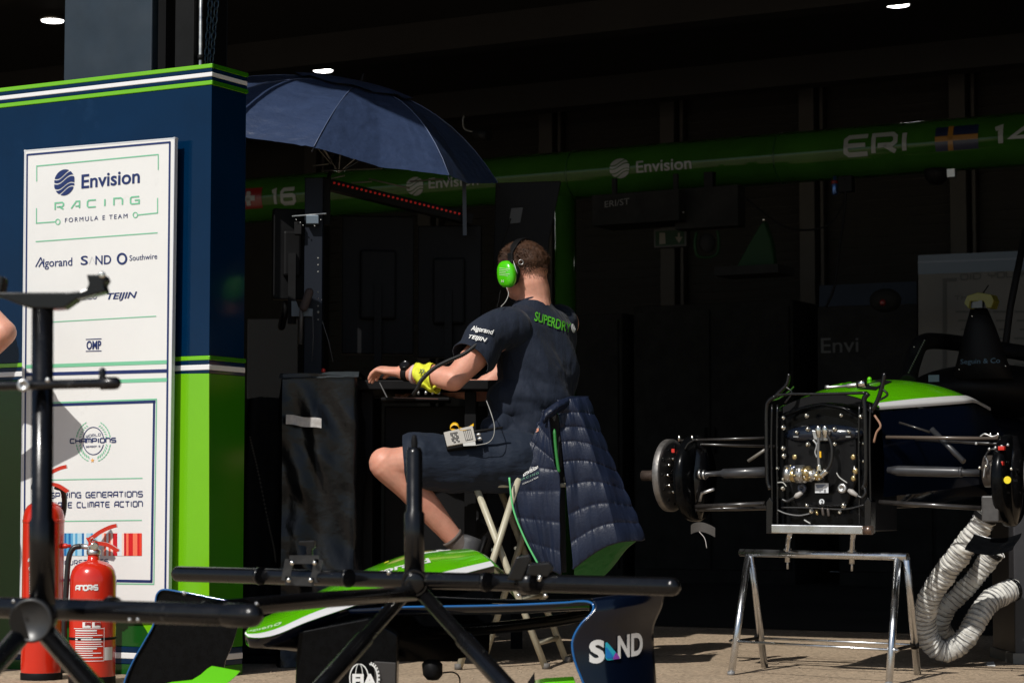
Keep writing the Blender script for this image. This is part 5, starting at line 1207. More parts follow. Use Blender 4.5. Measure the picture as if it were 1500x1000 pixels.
for k in range(14): obj('pump_bolt', MB().lathe([(.004, 0), (.004, .006), (.002, .007)], cq(*zc(205 + k * 14, 560 + (k * 37 % 70)), .122), -W, 8), CHROME if k % 3 else BRASS, car)
obj('yellow_tag', MB().box(cq(*zc(392, 482), .09), (.006, .006, .022), (U, W, Z)), YELP, car)
obj('white_label', MB().box(cq(*zc(399, 671), .06), (.050, .003, .034), (U, W, Z)), mat('white_label', (.62, .64, .66), .4), car)
obj('label_smudge', MB().prism([cq(*zc(*p), .0625) for p in ((362, 650), (425, 650), (400, 668), (372, 672))], W * .001), mat('slate_print', (.15, .18, .25), .4), car)
o = obj('number_disc', MB().lathe([(.0098, 0), (.0098, .003)], cq(*zc(400, 748), .06), -W, 24), mat('white_label', (.62, .64, .66), .4), car)
obj('disc_number', flat(text_art('2', .02), (cq(1204, 735, .0645), -W), (1202.4, 738), (1205.8, 738), 6, .0005), BLACK, o)
for x, m_ in ((290, mat('blue_grey_grommet', (.08, .09, .12), .35, metal=.6)), (517, ALU)):
    o = obj('grommet', MB().lathe([(.0175, 0), (.0175, .008), (.014, .011), (.006, .011), (.005, .004), (.0001, .004)], cq(*zc(x, 672), .05), -W, 24), m_, car)
obj('cable_end', MB().tube([cq(*zc(548, 682), .07), cq(*zc(566, 692), .07), cq(*zc(600, 714), .07)], [.006, .010, .006], 10), GREY, car); obj('cable_end', MB().tube([cq(*zc(288, 695), .07), cq(*zc(262, 712), .07), cq(*zc(248, 722), .07)], [.007, .010, .006], 10), GREY, car)
hose([(600, 714), (625, 724), (645, 700), (640, 670)], .005, d=.07); hose([(248, 722), (205, 745), (175, 735)], .005, d=.07)
hose([(482, 585), (500, 612), (542, 642)], .0022, mat('pale_wire', (.35, .35, .33), .4), .07, 'wire'); hose([(150, 640), (180, 640), (200, 662)], .0022, mat('pale_wire', (.35, .35, .33), .4), .07, 'wire'); hose([(150, 795), (200, 815), (270, 825), (330, 815)], .0025, mat('dim_wire', (.12, .12, .12), .4), .07, 'wire')
hose([(300, 850), (320, 862), (335, 870)], .0025, mat('pale_wire', (.35, .35, .33), .4), .07, 'wire'); hose([(170, 780), (330, 782), (520, 790), (640, 765)], .003, d=.07, nm='wire')
for x, y in ((405, 802), (436, 806)): obj('plug', MB().tube([cq(*zc(x - 2, y - 14), .08), cq(*zc(x + 2, y + 16), .08)], .0055, 10, round_=True), mat('dull_bronze', (.10, .085, .075), .4, metal=.6), car)
obj('gold_nozzle', MB().tube([cq(*zc(368, 800), .07), cq(*zc(374, 818), .08)], [.007, .004], 10), BRASS, car)
obj('caliper_piece', MB().lathe([(.012, 0), (.012, .010), (.006, .014)], cq(*zc(592, 575), .05), -W, 16), BRASS, car); obj('stud_bar', MB().tube([cq(*zc(583, 545), .06), cq(*zc(583, 605), .06)], .0035, 8), ALU, car)
for x0, x1 in ((240, 268), (535, 562), (592, 610)): obj('bright_slot', MB().bar(cq(*zc(x0, 382 if x0 < 590 else 352), .06), cq(*zc(x1, 382 if x0 < 590 else 352), .06), .004, .004), ALU, car)
# engine cover running away to the right
def ec_(t_, q, dz=0.):
    tt = t_ * 1.25; hw = .19 + .10 * math.sin(min(1, tt / .9) * math.pi / 2) - .16 * max(0, tt - .7)
    ze = .945 + .055 * min(1, tt / .8) - .04 * max(0, tt - .9); hh = .035 + .055 * math.sin(min(1, (tt + .12) / .6) * math.pi / 2) - .07 * max(0, tt - .6)
    return co2 + W * (.02 + tt) + U * (hw * q + .02) + Z * (ze + hh * (1 - abs(q) ** 2.2) + dz)
obj('engine_cover', MB().grid(lambda u, v: ec_(u, -1 + 2 * v), 30, 26), CARG, car)
for s_ in (1, -1):
    obj('white_stripe', MB().grid(lambda u, v: ec_(u, s_ * (.90 + .10 * min(1, v * 2)), .0035) + (U * s_ * .003 - Z * (.012 * max(0, v * 2 - 1))), 30, 4), CARW, car)
    obj('body_side', MB().grid(lambda u, v: ec_(u, s_) + U * s_ * (.003 + .05 * math.sin(v * 2.4) * (.3 + u)) - Z * (.016 + .30 * v), 30, 12), CARN, car)
obj('cover_opening', MB().grid(lambda u, v: ec_(.0, -.9 + 1.8 * u) - Z * (.002 + .03 * v) - W * .004, 12, 2), BLACK, car)
for k in range(3): obj('louvre', MB().bar(ec_(.14 + .02 * k, -.32 + .08 * k, .003), ec_(.20 + .02 * k, -.28 + .08 * k, .003), .010, .006), CARG, car)
obj('cover_slot', MB().prism([ec_(.10, .30, .003), ec_(.14, .52, .003), ec_(.34, .34, .003), ec_(.36, .12, .003)], Z * .002), BLACK, car)
obj('cover_fastener', MB().ell(ec_(.34, .0, .006) , (.009, .009, .009), n=10, m=6), CARG, car)
obj('car_floor', MB().hexa([co2 + U * a + W * b + Z * .30 for a, b in ((-.4, 2.4), (.4, 2.4), (.55, 3.6), (-.55, 3.6))], [co2 + U * a + W * b + Z * .32 for a, b in ((-.4, 2.4), (.4, 2.4), (.55, 3.6), (-.55, 3.6))]), CARBON, car)
obj('monocoque', MB().loft([(co2 + W * .3 + Z * .76, U * .18, Z * .17), (co2 + W * .9 + Z * .78, U * .26, Z * .19), (co2 + W * 1.8 + Z * .78, U * .30, Z * .20), (co2 + W * 3.0 + Z * .70, U * .2, Z * .15)], 28, power=.7), CARN, car)
# roll hoop with camera pod, halo, all in the garage shade
RH = at(1437, 540, 9.6)
obj('roll_hoop', MB().loft([(at(1440, 556, 9.6), U * .13, W * .10), (at(1438, 520, 9.6), U * .10, W * .08), (at(1436, 480, 9.6), U * .065, W * .06), (at(1434, 452, 9.6), U * .035, W * .04)], 20), BLACK, car)
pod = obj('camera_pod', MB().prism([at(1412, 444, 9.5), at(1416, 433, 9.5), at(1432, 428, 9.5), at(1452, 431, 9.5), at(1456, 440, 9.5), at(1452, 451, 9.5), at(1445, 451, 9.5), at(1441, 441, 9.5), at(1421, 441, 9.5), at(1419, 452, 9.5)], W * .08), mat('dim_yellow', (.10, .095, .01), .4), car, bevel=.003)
obj('pod_lens', MB().box(at(1431, 446, 9.52), (.055, .03, .03), (U, W, Z)), mat('slate_glass', (.03, .035, .045), .2), pod); obj('pod_antenna', MB().tube([at(1440, 429, 9.52), at(1448, 418, 9.52)], .003, 6), BLACK, pod)
hl = curve([at(1330, 560, 9.2), at(1337, 530, 9.3), at(1350, 503, 9.4), at(1380, 500, 9.8), at(1440, 508, 10.2), at(1520, 520, 10.0)], 8)
obj('halo', MB().tube(hl, .035, 14), BLACK, car)
obj('cockpit_cowl', MB().ell(at(1450, 574, 10.0), (.34, .5, .12), (U, W, Z), 28, 16), BLACK, car)
obj('sponsor_lettering', flat(text_art('Seguin & Co', .004), (at(1438, 530, 9.47), -W), (1407, 533), (1465, 531), 7, 0), mat('dim_blue_print', (.03, .075, .12), .5), car)
src = None
for k in range(16):
    p = at(1331 + k * 1.55, 545 - k * 3.1, 9.12)
    if src is None: src = obj('cable_bead', MB().ell(p, (.004,) * 3, n=6, m=4), mat('dim_bead_grey', (.07, .07, .07), .5), car); p0_ = p
    else: shared('cable_bead', src, WPOS[src.name] + (p - p0_), car)
obj('side_label', MB().box(at(1368, 554, 9.2), (.045, .004, .028), (U, W, Z)), mat('dim_label_blue', (.05, .08, .12), .4), car)
for px, py in ((1405, 541), (1473, 536), (1339, 508), (1424, 463)): obj('glint_stud', MB().ell(at(px, py, 9.3), (.0035,) * 3, n=8, m=5), CHROME, car)
# suspension, driveshafts, discs
AX = U
DLc, DRc = at(982, 696, 8.44), at(1521, 698, 7.76)
ROD = mat('dark_suspension_arm', (.022, .020, .019), .28, coat=.4, var=(30, .4)); SHAFT = mat('grey_driveshaft', (.028, .029, .032), .35, coat=.2, var=(20, .3))
arm = lambda nm, a, b, r, m=ROD: obj(nm, MB().tube([a, b], r, 12), m, car)
yl = lambda px: 8.44 + (px - 982) / (1203 - 982) * (8.1 - 8.44) - .05; yr = lambda px: 8.1 + (px - 1203) / (1521 - 1203) * (7.76 - 8.1) - .05
cl = lambda px, py: at(px, py, yl(px)); cr = lambda px, py: at(px, py, yr(px))
arm('upper_arm', cl(997, 645), cl(1121, 641), .0048); arm('upper_arm', cr(1298, 640), cr(1462, 642), .0058, mat('tan_arm', (.09, .07, .055), .3, coat=.3)); arm('upper_arm', cl(1000, 650), cl(1121, 652) + W * .25, .005); arm('upper_arm', cr(1285, 640) + W * .3, cr(1462, 650), .005)
arm('lower_arm', cl(1015, 742), cl(1121, 737), .0085); arm('lower_arm', cr(1288, 735), cr(1437, 744), .0085); arm('lower_arm', cl(1018, 746), cl(1140, 742) + W * .3, .008)
arm('pushrod', cl(1096, 675), cl(1126, 655), .006, mat('pale_rod', (.16, .15, .13), .3)); arm('pushrod', cr(1358, 628) + W * .05, cr(1412, 676), .010, SHAFT); arm('pushrod', cr(1310, 618) + W * .05, cr(1356, 632) + W * .05, .004)
obj('driveshaft', MB().tube([cl(1024, 695), cl(1036, 695), cl(1037, 694), cl(1056, 693), cl(1060, 693), cl(1124, 691)], [.010, .012, .009, .010, .017, .019], 16), SHAFT, car)
obj('driveshaft', MB().tube([cr(1300, 688), cr(1315, 689), cr(1395, 691), cr(1408, 691), cr(1412, 692), cr(1436, 692)], [.010, .018, .018, .016, .012, .012], 16), SHAFT, car)
for p in (cl(1032, 695), cl(1026, 694), cr(1408, 691)): obj('shaft_collar', MB().lathe([(.018, -.005), (.018, .005)], p, U, 18), ALU if p.x < 1 else SHAFT, car)
obj('lug', MB().tube([cl(1046, 716), cl(1028, 722), cl(1025, 734)], .006, 8), ALU, car)
def corner(c, sgn):
    d = obj('brake_disc', MB().lathe([(.116, -.012), (.133, -.012), (.134, -.010), (.134, .010), (.133, .012), (.116, .012)], c, U * sgn, 56), mat('cast_disc', (.20, .19, .18), .45, metal=.7, var=(30, .3), rvar=(40, .15)), car)
    for k in range(12):
        a = R(30 * k); q = c - U * sgn * .016 + (W * math.cos(a) + Z * math.sin(a)) * .105
        obj('vent_hole', MB().lathe([(.005, 0), (.005, .004)], q, -U * sgn, 8), BLACK, d)
    obj('disc_bell', MB().lathe([(.118, -.008), (.117, .008), (.072, .012), (.055, .02), (.03, .02), (.03, -.03)], c, U * sgn, 36), CARBON, car)
    for k in range(10):
        a = R(36 * k); q = c - U * sgn * .010 + (W * math.cos(a) + Z * math.sin(a)) * .064
        obj('disc_stud', MB().lathe([(.005, 0), (.005, .014), (.003, .015)], q, -U * sgn, 8), CHROME, car)
    obj('hub_stub', MB().lathe([(.030, -.02), (.030, .02), (.024, .022), (.022, .075), (.019, .08), (.019, .115), (.012, .117)], c, U * sgn, 24), mat('heat_tinted_steel', (.16, .12, .10), .4, metal=.8, var=(40, .4)), car)
    k = c - U * sgn * .10
    obj('duct_drum', MB().lathe([(.05, -.02), (.150, -.02), (.158, -.012), (.158, .012), (.150, .02), (.05, .02)], k - Z * .012, U * sgn, 48), CARBON, car)
    obj('upright', MB().loft([(k + Z * .14, W * .03, U * .03), (k + Z * .07 + W * .01, W * .05, U * .045), (k, W * .06, U * .05), (k - Z * .10, W * .05, U * .04), (k - Z * .16, W * .025, U * .025)], 16), BLACKP, car)
corner(DLc, -1); corner(DRc, 1)
# duct scoop and motor drum at the right, strap at the left
obj('duct_scoop', MB().grid(lambda u, v: cr(1424 + 70 * u, 780 + 24 * v + 8 * math.sin(u * 3.1)) + W * (.05 * math.cos(v * 3) - .03), 20, 12), CARBON, car)
obj('hub_motor', MB().tube([cr(1444, 690), cr(1476, 690)], .055, 28), mat('brown_composite', (.055, .045, .038), .35, bump=(80, .3, .003), var=(25, .4)), car)
obj('hub_block', MB().box(cr(1459, 745) - W * .03, (.06, .08, .09), (U, W, Z)), mat('grey_casting', (.055, .052, .05), .4, var=(20, .3)), car, bevel=.006)
for p, r_ in (((1478, 657), .009), ((1476, 679), .008)): obj('red_clip', MB().box(cr(*p) - W * .08, (.022, .02, .014), (U, W, Z)), REDP, car, bevel=.002)
yd = obj('yellow_badge', MB().lathe([(.0125, 0), (.0125, .004)], cr(1487, 703) - W * .085, -W, 24), mat('yellow_badge', (.75, .6, .02), .4), car)
obj('badge_mark', flat(text_art('TAG', .02), (cr(1487, 703) - W * .090, -W), (1483.5, 705), (1490.5, 705), 3.6, .0004), BLACK, yd)
for k in range(9): obj('hub_bolt', MB().lathe([(.005, 0), (.005, .008), (.003, .009)], cr(1440 + (k * 23) % 55, 650 + (k * 31) % 60) - W * .07, -W, 8), CHROME if k % 2 else ALU, car)
hose2 = lambda nm, pts, r, m, f=cr: obj(nm, MB().tube(curve([f(*p) - W * .07 for p in pts], 6), r, 8), m, car)
hose2('brake_line', [(1452, 676), (1455, 664), (1464, 658), (1472, 664)], .0035, RUB); hose2('brake_line', [(1450, 700), (1452, 686), (1456, 678), (1452, 668)], .003, ALU)
hose2('brake_line', [(1445, 640), (1452, 636), (1462, 640), (1470, 638)], .003, ALU)
for p in ((1451, 633), (1462, 633)): obj('stud', MB().tube([cr(p[0], p[1] + 8), cr(*p)], .005, 8), CHROME, car)
for p in ((995, 637), (1014, 637)): obj('stud', MB().tube([cl(p[0], p[1] + 9), cl(*p)], .0055, 8), CHROME, car)
hose2('brake_line', [(1015, 658), (1020, 650), (1028, 645)], .003, RUB, cl)
obj('red_clip', MB().box(cl(990, 660) - W * .02, (.012, .01, .014), (U, W, Z)), REDP, car)
obj('strap', MB().grid(lambda u, v: cl(1012 + 36 * u, 768 + 14 * v - 6 * math.sin(u * 2.5) + 8 * u * u) - W * .02 * math.sin(u * 3), 16, 4), mat('webbing', (.05, .045, .04), .7, bump=(300, .5, .003)), car)
hose2('strap_cord', [(1036, 778), (1044, 788), (1047, 802)], .0015, GREY, cl)
obj('side_bracket', MB().tube(curve([cq(1281, 608, .05), cq(1290, 623, .05), cq(1284, 633, .05), cq(1280, 648, .05)], 4), .004, 8), mat('copper_strip', (.30, .17, .11), .35), car)

# ================= STAINLESS TRESTLE =================
gFL, gFR, gBL, gBR = ground(1071, 988), ground(1302, 1004), ground(1120, 977), ground(1344, 988)
TL, TR = at(1086, 809, (gFL.y + gBL.y) / 2), at(1328, 815, (gFR.y + gBR.y) / 2)
t = tr = thing('trestle', (gFL + gBR) / 2, 'polished stainless steel trestle under the rear of the racing car', 'trestle')
obj('top_bar', MB().tube([TL - (TR - TL).normalized() * .004, TR + (TR - TL).normalized() * .004], .0135, 24), STEEL, tr)
for g, a, f in ((gFL, TL, .03), (gFR, TR, .035), (gBL, TL, .04), (gBR, TR, .0)):
    top = a + (TR - TL).normalized() * (f if a is TL else -f) - Z * .006
    obj('leg', MB().tube([g, top], .0128, 20), STEEL, tr)
    obj('foot_cap', MB().lathe([(.0135, 0), (.0135, .012)], g, Z, 16), mat('clear_grey_cap', (.2, .2, .2), .4), tr)
fL, fR = gFL + (TL - gFL) * .27, gFR + (TR - gFR) * .27; bL, bR = gBL + (TL - gBL) * .26, gBR + (TR - gBR) * .26
dxx = (fR - fL).normalized()
obj('stretcher', MB().tube([fL - dxx * .02, fR + dxx * .02], .0048, 12), STEEL, tr); obj('stretcher', MB().tube([bL - dxx * .01, bR + dxx * .01], .0048, 12), STEEL, tr)
for a, b in ((fL, bL), (fR, bR)): obj('side_stay', MB().tube([a, b], .006, 10), BLACK, tr); obj('stay_bolt', MB().lathe([(.009, -.012), (.009, .012)], a, dxx, 12), STEEL, tr); obj('stay_clamp', MB().lathe([(.0155, -.010), (.0155, .010)], b, (TL - gBL).normalized(), 16), BLACK, tr)
hL, hR = cq(1132, 774, .10), cq(1266, 776, .10)
obj('cradle_bar', MB().bar(hL, hR, .035, .030), STEEL, tr, bevel=.003)
for px, f in ((1157, .29), (1250, .68)):
    a = TL + (TR - TL) * f; b = cq(px, 780, .10)
    obj('riser', MB().tube([a - Z * .03, a + Z * .012, V((a.x, a.y, b.z)) * .5 + b * .5 - Z * .02, b], .0095, 14), STEEL, tr); obj('riser_collar', MB().lathe([(.016, 0), (.016, .008)], a + Z * .012, Z, 14), STEEL, tr)
    obj('riser_stud', MB().tube([a - Z * .055, a - Z * .012], .004, 8), ALU, tr)
obj('side_hook', MB().tube([hR, hR + U * .03], .016, 14), mat('bronze_end', (.2, .14, .11), .3, metal=.8), tr)

# ================= WHITE FLEXIBLE DUCTS =================
def duct(lb, pts, r0, n_ring=9, name='air_duct'):
    q = curve(pts, 30); L = sum((q[i + 1] - q[i]).length for i in range(len(q) - 1)); pitch = .019; vsN = int(L / pitch * n_ring)
    cum = [0]; 
    for i in range(len(q) - 1): cum.append(cum[-1] + (q[i + 1] - q[i]).length)
    ps = []; rs = []; j = 0
    for i in range(vsN + 1):
        d = L * i / vsN
        while j < len(q) - 2 and cum[j + 1] < d: j += 1
        f = (d - cum[j]) / max(1e-9, cum[j + 1] - cum[j]); p = q[j] + (q[j + 1] - q[j]) * f
        ps.append(p); ph = (d / pitch) % 1; rs.append(r0 * (1 - .085 * math.sin(math.pi * ph) ** 1.0 + .012 * noise.noise(V((d * 60, 0, 0)))))
    t = thing(name, V((ps[0].x, ps[0].y, 0)), lb, 'duct', 'white corrugated air ducts beside the trestle')
    m = MB(); m.tube(ps, rs, 28, cap=False)
    m.v = [p + V((noise.noise(p * 60), noise.noise(p * 60 + X * 5), noise.noise(p * 60 + X * 9))) * .0022 + V((noise.noise(p * 24), noise.noise(p * 24 + X * 5), noise.noise(p * 24 + X * 9))) * .0075 for p in m.v]
    obj('hose_wall', m, DUCT, t, recalc=False)
    hx = []; nn = int(L / pitch * 14); j = 0; a_prev = None
    for i in range(nn + 1):
        d = L * i / nn; k = min(len(ps) - 2, int(d / L * (len(ps) - 1))); p = ps[k]; tt = (ps[k + 1] - ps[k]).normalized()
        if a_prev is None: a_prev = tt.cross(Z).normalized()
        a_prev = (a_prev - tt * a_prev.dot(tt)).normalized(); b_ = tt.cross(a_prev); an = 2 * math.pi * d / pitch
        hx.append(p + (a_prev * math.cos(an) + b_ * math.sin(an)) * (r0 * 1.0))
    obj('wire_helix', MB().tube(hx, .0016, 5), WIRE, t)
    for e, f in ((0, 1), (-1, -2)): obj('cuff', MB().tube([ps[e], ps[e] + (ps[f] - ps[e]).normalized() * .02], r0 * 1.03, 28, cap=False), BLACK, t)
duct('front white corrugated duct looping down to the ground and up to the right', [at(1446, 752, 8.28), at(1436, 771, 8.3), at(1420, 792, 8.32), at(1402, 816, 8.35), at(1380, 845, 8.40), at(1361, 877, 8.45), at(1354, 908, 8.50), at(1360, 935, 8.53), at(1381, 953, 8.54), at(1404, 945, 8.54), at(1421, 924, 8.54), at(1434, 900, 8.56), at(1452, 879, 8.6), at(1476, 866, 8.66), at(1484, 863, 8.68)], .043)
duct('rear white corrugated duct half hidden behind the looping one', [at(1458, 806, 8.60), at(1446, 822, 8.62), at(1428, 846, 8.64), at(1404, 872, 8.66), at(1385, 892, 8.68), at(1378, 915, 8.72), at(1388, 936, 8.8)], .037)
c = at(1520, 860, 8.72); t = tbox('cooling_unit', 'grey-fronted cooling box at the right edge beside the ducts', 'cooler', V((c.x + .06, c.y + .2, .33)), (.30, .4, .60), mat('cooler_grey', (.025, .025, .028), .45, var=(8, .2)), (X, Yv, Z), bevel=.006)
obj('base_rail', MB().box(V((c.x + .06, c.y + .2, .02)), (.32, .42, .04)), mat('pale_rail', (.15, .145, .13), .5), t)
t = tag(obj('paper_scrap', MB().prism([ground(1444, 975) + Z * .002, ground(1458, 976) + Z * .002, ground(1456, 971) + Z * .006, ground(1446, 970) + Z * .002], Z * .001), mat('white_scrap', (.7, .7, .68), .6)), 'small white paper scrap on the ground right of the ducts', 'paper')
# ================= FRONT WING AND NOSE ON THE GROUND =================
t = wing = thing('front_wing', at(600, 1000, 6.6) - Z * at(600, 1000, 6.6).z, 'lime racing car nose with white edge and black front wing, in front of the desk', 'car nose')
N0 = [at(359, 929, 6.26), at(366, 933.5, 6.24), at(385, 934, 6.25), (at(410, 928, 6.29)), at(456, 909, 6.38), at(552, 877, 6.58), at(640, 851, 6.78), at(724, 829, 6.98)]
F0 = [at(359, 926, 6.27), at(368, 915, 6.36), at(386, 904, 6.48), at(430, 884, 6.66), at(500, 850, 6.88), at(560, 824, 7.06), at(612, 808, 7.2), at(668, 807, 7.24)]
nc, fc = curve(N0, 12), curve(F0, 12); nL = len(nc) - 1
def samp(c, t_): k = t_ * (len(c) - 1); i = min(len(c) - 2, int(k)); return c[i].lerp(c[i + 1], k - i)
def nose(u, v, dz=0.):
    a, b = samp(nc, u), samp(fc, u); p = a.lerp(b, v); return p + Z * (.055 * math.sin(math.pi * v) ** .8 * min(1, .15 + u * 1.2) * .45 + dz)
def nose_end(u, v):
    a, b = samp(nc, 1), samp(fc, 1); return nose(1, v) + (W * .9 + U * .1) * (.12 * u) - Z * (.10 * u * u)
nm = MB().grid(lambda u, v: nose(u, .0 + v), 90, 18); obj('nose_top', nm, CARG, wing)
obj('nose_rear', MB().grid(nose_end, 8, 18), CARG, wing)
obj('white_edge', MB().grid(lambda u, v: nose(u, v * (.14 if u > .05 else .3) * (1.0 - .3 * u), .0022) - Yv * .001, 90, 4), CARW, wing)
obj('white_tip', MB().grid(lambda u, v: nose(u * .10, 1 - v * (.22 - 1.2 * u * .1), .0022), 10, 3), CARW, wing)
obj('blue_underline', MB().grid(lambda u, v: samp(nc, u) + V((0, .002 + .03 * v * v, -.028 * v)), 90, 6), CARN, wing)
low = curve([at(380, 938, 6.34), at(400, 948, 6.40), at(450, 955, 6.5), at(540, 965, 6.6), at(630, 968, 6.72), at(716, 958, 6.9)], 12)
obj('nose_underside', MB().grid(lambda u, v: (samp(nc, u) + V((0, .03, -.026))).lerp(samp(low, u), v) + V((0, -.02 * math.sin(v * 3.14), 0)), 60, 14), CARBON, wing)
obj('nose_far_side', MB().grid(lambda u, v: samp(fc, u).lerp(samp(low, u) + Yv * .1, v), 60, 8), CARBON, wing)
nb = nm.bvh(); dn_ = V((0, .35, -1)).normalized()
def nose_art(nm_, art, p0, p1, hv, m_):            # print laid on the nose top; p given as (u, v)
    def f(x, y, W_=art_w(art)): return nose(p0[0] + (p1[0] - p0[0]) * x / W_, p0[1] + (p1[1] - p0[1]) * x / W_ + hv * y, .0016)
    vs = []; b = MB(); b.add([f(x, y) for x, y in art[0]], art[1]); obj(nm_, b, m_, wing)
nose_art('front_lettering', text_art('segueno', .03, 0, 1.1), (.09, .30), (.42, .20), .10, mat('pale_print_on_green', (.45, .68, .35), .4))
nose_art('top_lettering', text_art('algorand', .03), (.66, .46), (.86, .36), .12, WHITEP)
nose_art('race_number', stroke_art('4', .25, 1.0), (.80, .62), (.95, .66), .24, WHITEP)
nose_art('yellow_flash', ([(0, 0), (1, 0), (1.2, 1), (.8, 1)], [(0, 1, 2, 3)]), (.70, .48), (.74, .46), .4, mat('yellow_print', (.5, .45, .03), .4))
# main plane: curved section swept across, blue leading edge
def plane_strip(nm_, L, m_, th, ch, par=wing, up=0.):
    q = curve(L, 10); mm = MB()
    secs = []
    for p in q:
        secs.append([p + V((0, ch * c_, th * (.25 * math.sin(math.pi * c_ ** .6)) + up - .10 * ch * c_ )) for c_ in (0, .05, .15, .35, .6, .85, 1.0)] + [p + V((0, ch * c_, -th * math.sin(math.pi * c_ ** .5) * .9 - .10 * ch * c_ - th * .05)) for c_ in (.95, .7, .4, .2, .07)])
    n = len(secs[0]); mm.add([v for s_ in secs for v in s_], [(i * n + k, i * n + (k + 1) % n, (i + 1) * n + (k + 1) % n, (i + 1) * n + k) for i in range(len(secs) - 1) for k in range(n)], True)
    return obj(nm_, mm, m_, par)
plane_strip('main_plane', [at(500, 893, 6.50), at(600, 888.5, 6.42), at(720, 886.5, 6.34), at(820, 882.5, 6.27), at(864, 880.5, 6.23)], CARN, .022, .26)
plane_strip('lower_flap', [at(520, 915, 6.75), at(620, 918, 6.7), at(720, 913, 6.6), at(800, 904, 6.5), at(862, 893, 6.35)], CARBON, .03, .20)
plane_strip('upper_flap', [at(610, 872, 6.75), at(700, 876, 6.7), at(790, 878, 6.64), at(880, 876, 6.55)], CARBON, .012, .14)
plane_strip('left_main_plane', [at(228, 874, 6.95), at(300, 880, 6.88), at(360, 884, 6.8), at(420, 886, 6.72)], CARN, .018, .2)
obj('leading_edge_line', MB().tube(curve([at(560, 890, 6.44), at(600, 888.5, 6.418), at(720, 886.5, 6.338), at(820, 882.5, 6.268), at(847, 880.3, 6.24), at(862, 881, 6.225), at(869, 886, 6.215), at(867, 897, 6.21), at(851, 914, 6.205), at(840.5, 932, 6.2), at(838.5, 948, 6.2), at(843.5, 972, 6.2), at(856, 1005, 6.2), at(862, 1040, 6.2)], 10), .0034, 10), BLUEI, wing)
# right end plate
le = [(868, 880), (872, 888), (867, 898), (852, 914), (841, 932), (839, 948), (844, 972), (856, 1005), (866, 1045), (880, 1075)]
re = [(974, 866), (969, 888), (961, 906), (957, 920), (957, 938), (957.5, 955), (959, 975), (961, 1005), (964, 1045), (966, 1075)]
lcv, rcv = curve([V((a, b, 0)) for a, b in le], 8), curve([V((a, b, 0)) for a, b in re], 8)
def ep(u, v, d=0.):
    a, b = samp(lcv, v), samp(rcv, v); p = a.lerp(b, u); return at(p.x, p.y, 6.2 + .16 * u - .03 * math.sin(u * math.pi) + .05 * max(0, .3 - v) - d)
epm = MB().grid(lambda u, v: ep(u, v), 30, 70)
o = obj('right_end_plate', epm, CARN, wing); so = o.modifiers.new('t', 'SOLIDIFY'); so.thickness = .004; so.offset = 0
obj('end_plate_top', MB().grid(lambda u, v: ep(u, 0) + V((0, .10 * v, -.012 * v + .012 * math.sin(v * 3.1))), 20, 8), CARN, wing)
eb = epm.bvh()
def ep_art(nm_, art, p0, p1, hpx, m_, off=.0028):
    a, b = at(*p0, 6.1), at(*p1, 6.1); obj(nm_, decal(art, a, b, hpx / scale(6.1), Z, V((0, 1, .03)), eb, off, 6), m_, wing)
ep_art('sponsor_letter', text_art('S', .045), (864.5, 975.5), (888, 974.5), 31, WHITEP); ep_art('sponsor_letters', text_art('ND', .035), (908, 971), (947.5, 968), 32, WHITEP)
drop = lambda pts: ([(x / 90., (850 - y) / 130.) for x, y in pts], [tuple(range(len(pts)))])
def rpoly(pts, r_=.2, n=5):
    out = []; N_ = len(pts)
    for i in range(N_):
        a, b, c_ = [V((*pts[(i + k) % N_], 0)) for k in (-1, 0, 1)]
        p, q = b.lerp(a, r_), b.lerp(c_, r_)
        for k in range(n + 1): s_ = k / n; out.append(tuple((p.lerp(b, s_).lerp(b.lerp(q, s_), s_)).xy))
    return ([(x, y) for x, y in out], [tuple(range(len(out)))])
ep_art('teal_emblem', rpoly([(0, .0), (.0, 1.25), (1.0, .0)], .22), (889, 974.0), (910, 972.5), 24.5, mat('teal_print', (.02, .42, .55), .35))
ep_art('blue_emblem', rpoly([(.0, .35), (0, 1.0), (.62, .35)], .25), (889.3, 982.0), (901, 981.5), 30, mat('azure_print', (.01, .17, .50), .35), .0034)
ep_art('purple_emblem', rpoly([(0, .0), (.45, .9), (1.0, .0)], .22), (899, 973), (910.5, 972.3), 12, mat('violet_print', (.26, .05, .38), .35), .0040)
# pylon with roundel
pyl = [(436, 925), (540, 905), (582, 930), (580, 1060), (430, 1060)]
obj('pylon', MB().prism([at(x, y, 6.36) for x, y in pyl][::-1], V((0, .12, 0))), CARBON, wing, bevel=.004)
obj('pylon_side', MB().prism([at(x, y, 6.345) for x, y in ((548, 968), (580, 970), (578, 1060), (550, 1060))][::-1], V((0, .012, 0))), mat('dull_carbon', (.030, .027, .025), .5), wing, bevel=.002)
pp_ = (at(530, 990, 6.335), V((0, -1, 0)))
m = MB(); g_ = lambda x, y: onpl(x, y, *pp_)
def ringp(cx, cy, rx, ry, w_, a0=0, a1=360, n=40, teeth=0):
    for i in range(n):
        if teeth and i % 2: continue
        A, B = [R(a0 + (a1 - a0) * k / n) for k in (i, i + 1)]
        m.quad(g_(cx + (rx - w_) * math.cos(A), cy + (ry - w_) * math.sin(A)), g_(cx + (rx - w_) * math.cos(B), cy + (ry - w_) * math.sin(B)), g_(cx + rx * math.cos(B), cy + ry * math.sin(B)), g_(cx + rx * math.cos(A), cy + ry * math.sin(A)))
ringp(526, 993, 14.5, 22, 1.6); ringp(541, 993, 13, 22, 2, -90, 90); ringp(543, 993, 13.5, 24, 3, -90, 90, 24, 1); ringp(526, 993, 6, 22, 1); 
m.join(flat(text_art('FIA', .05), pp_, (516, 1004), (552, 1004), 17, .001))
obj('roundel', m, WHITEP, wing)
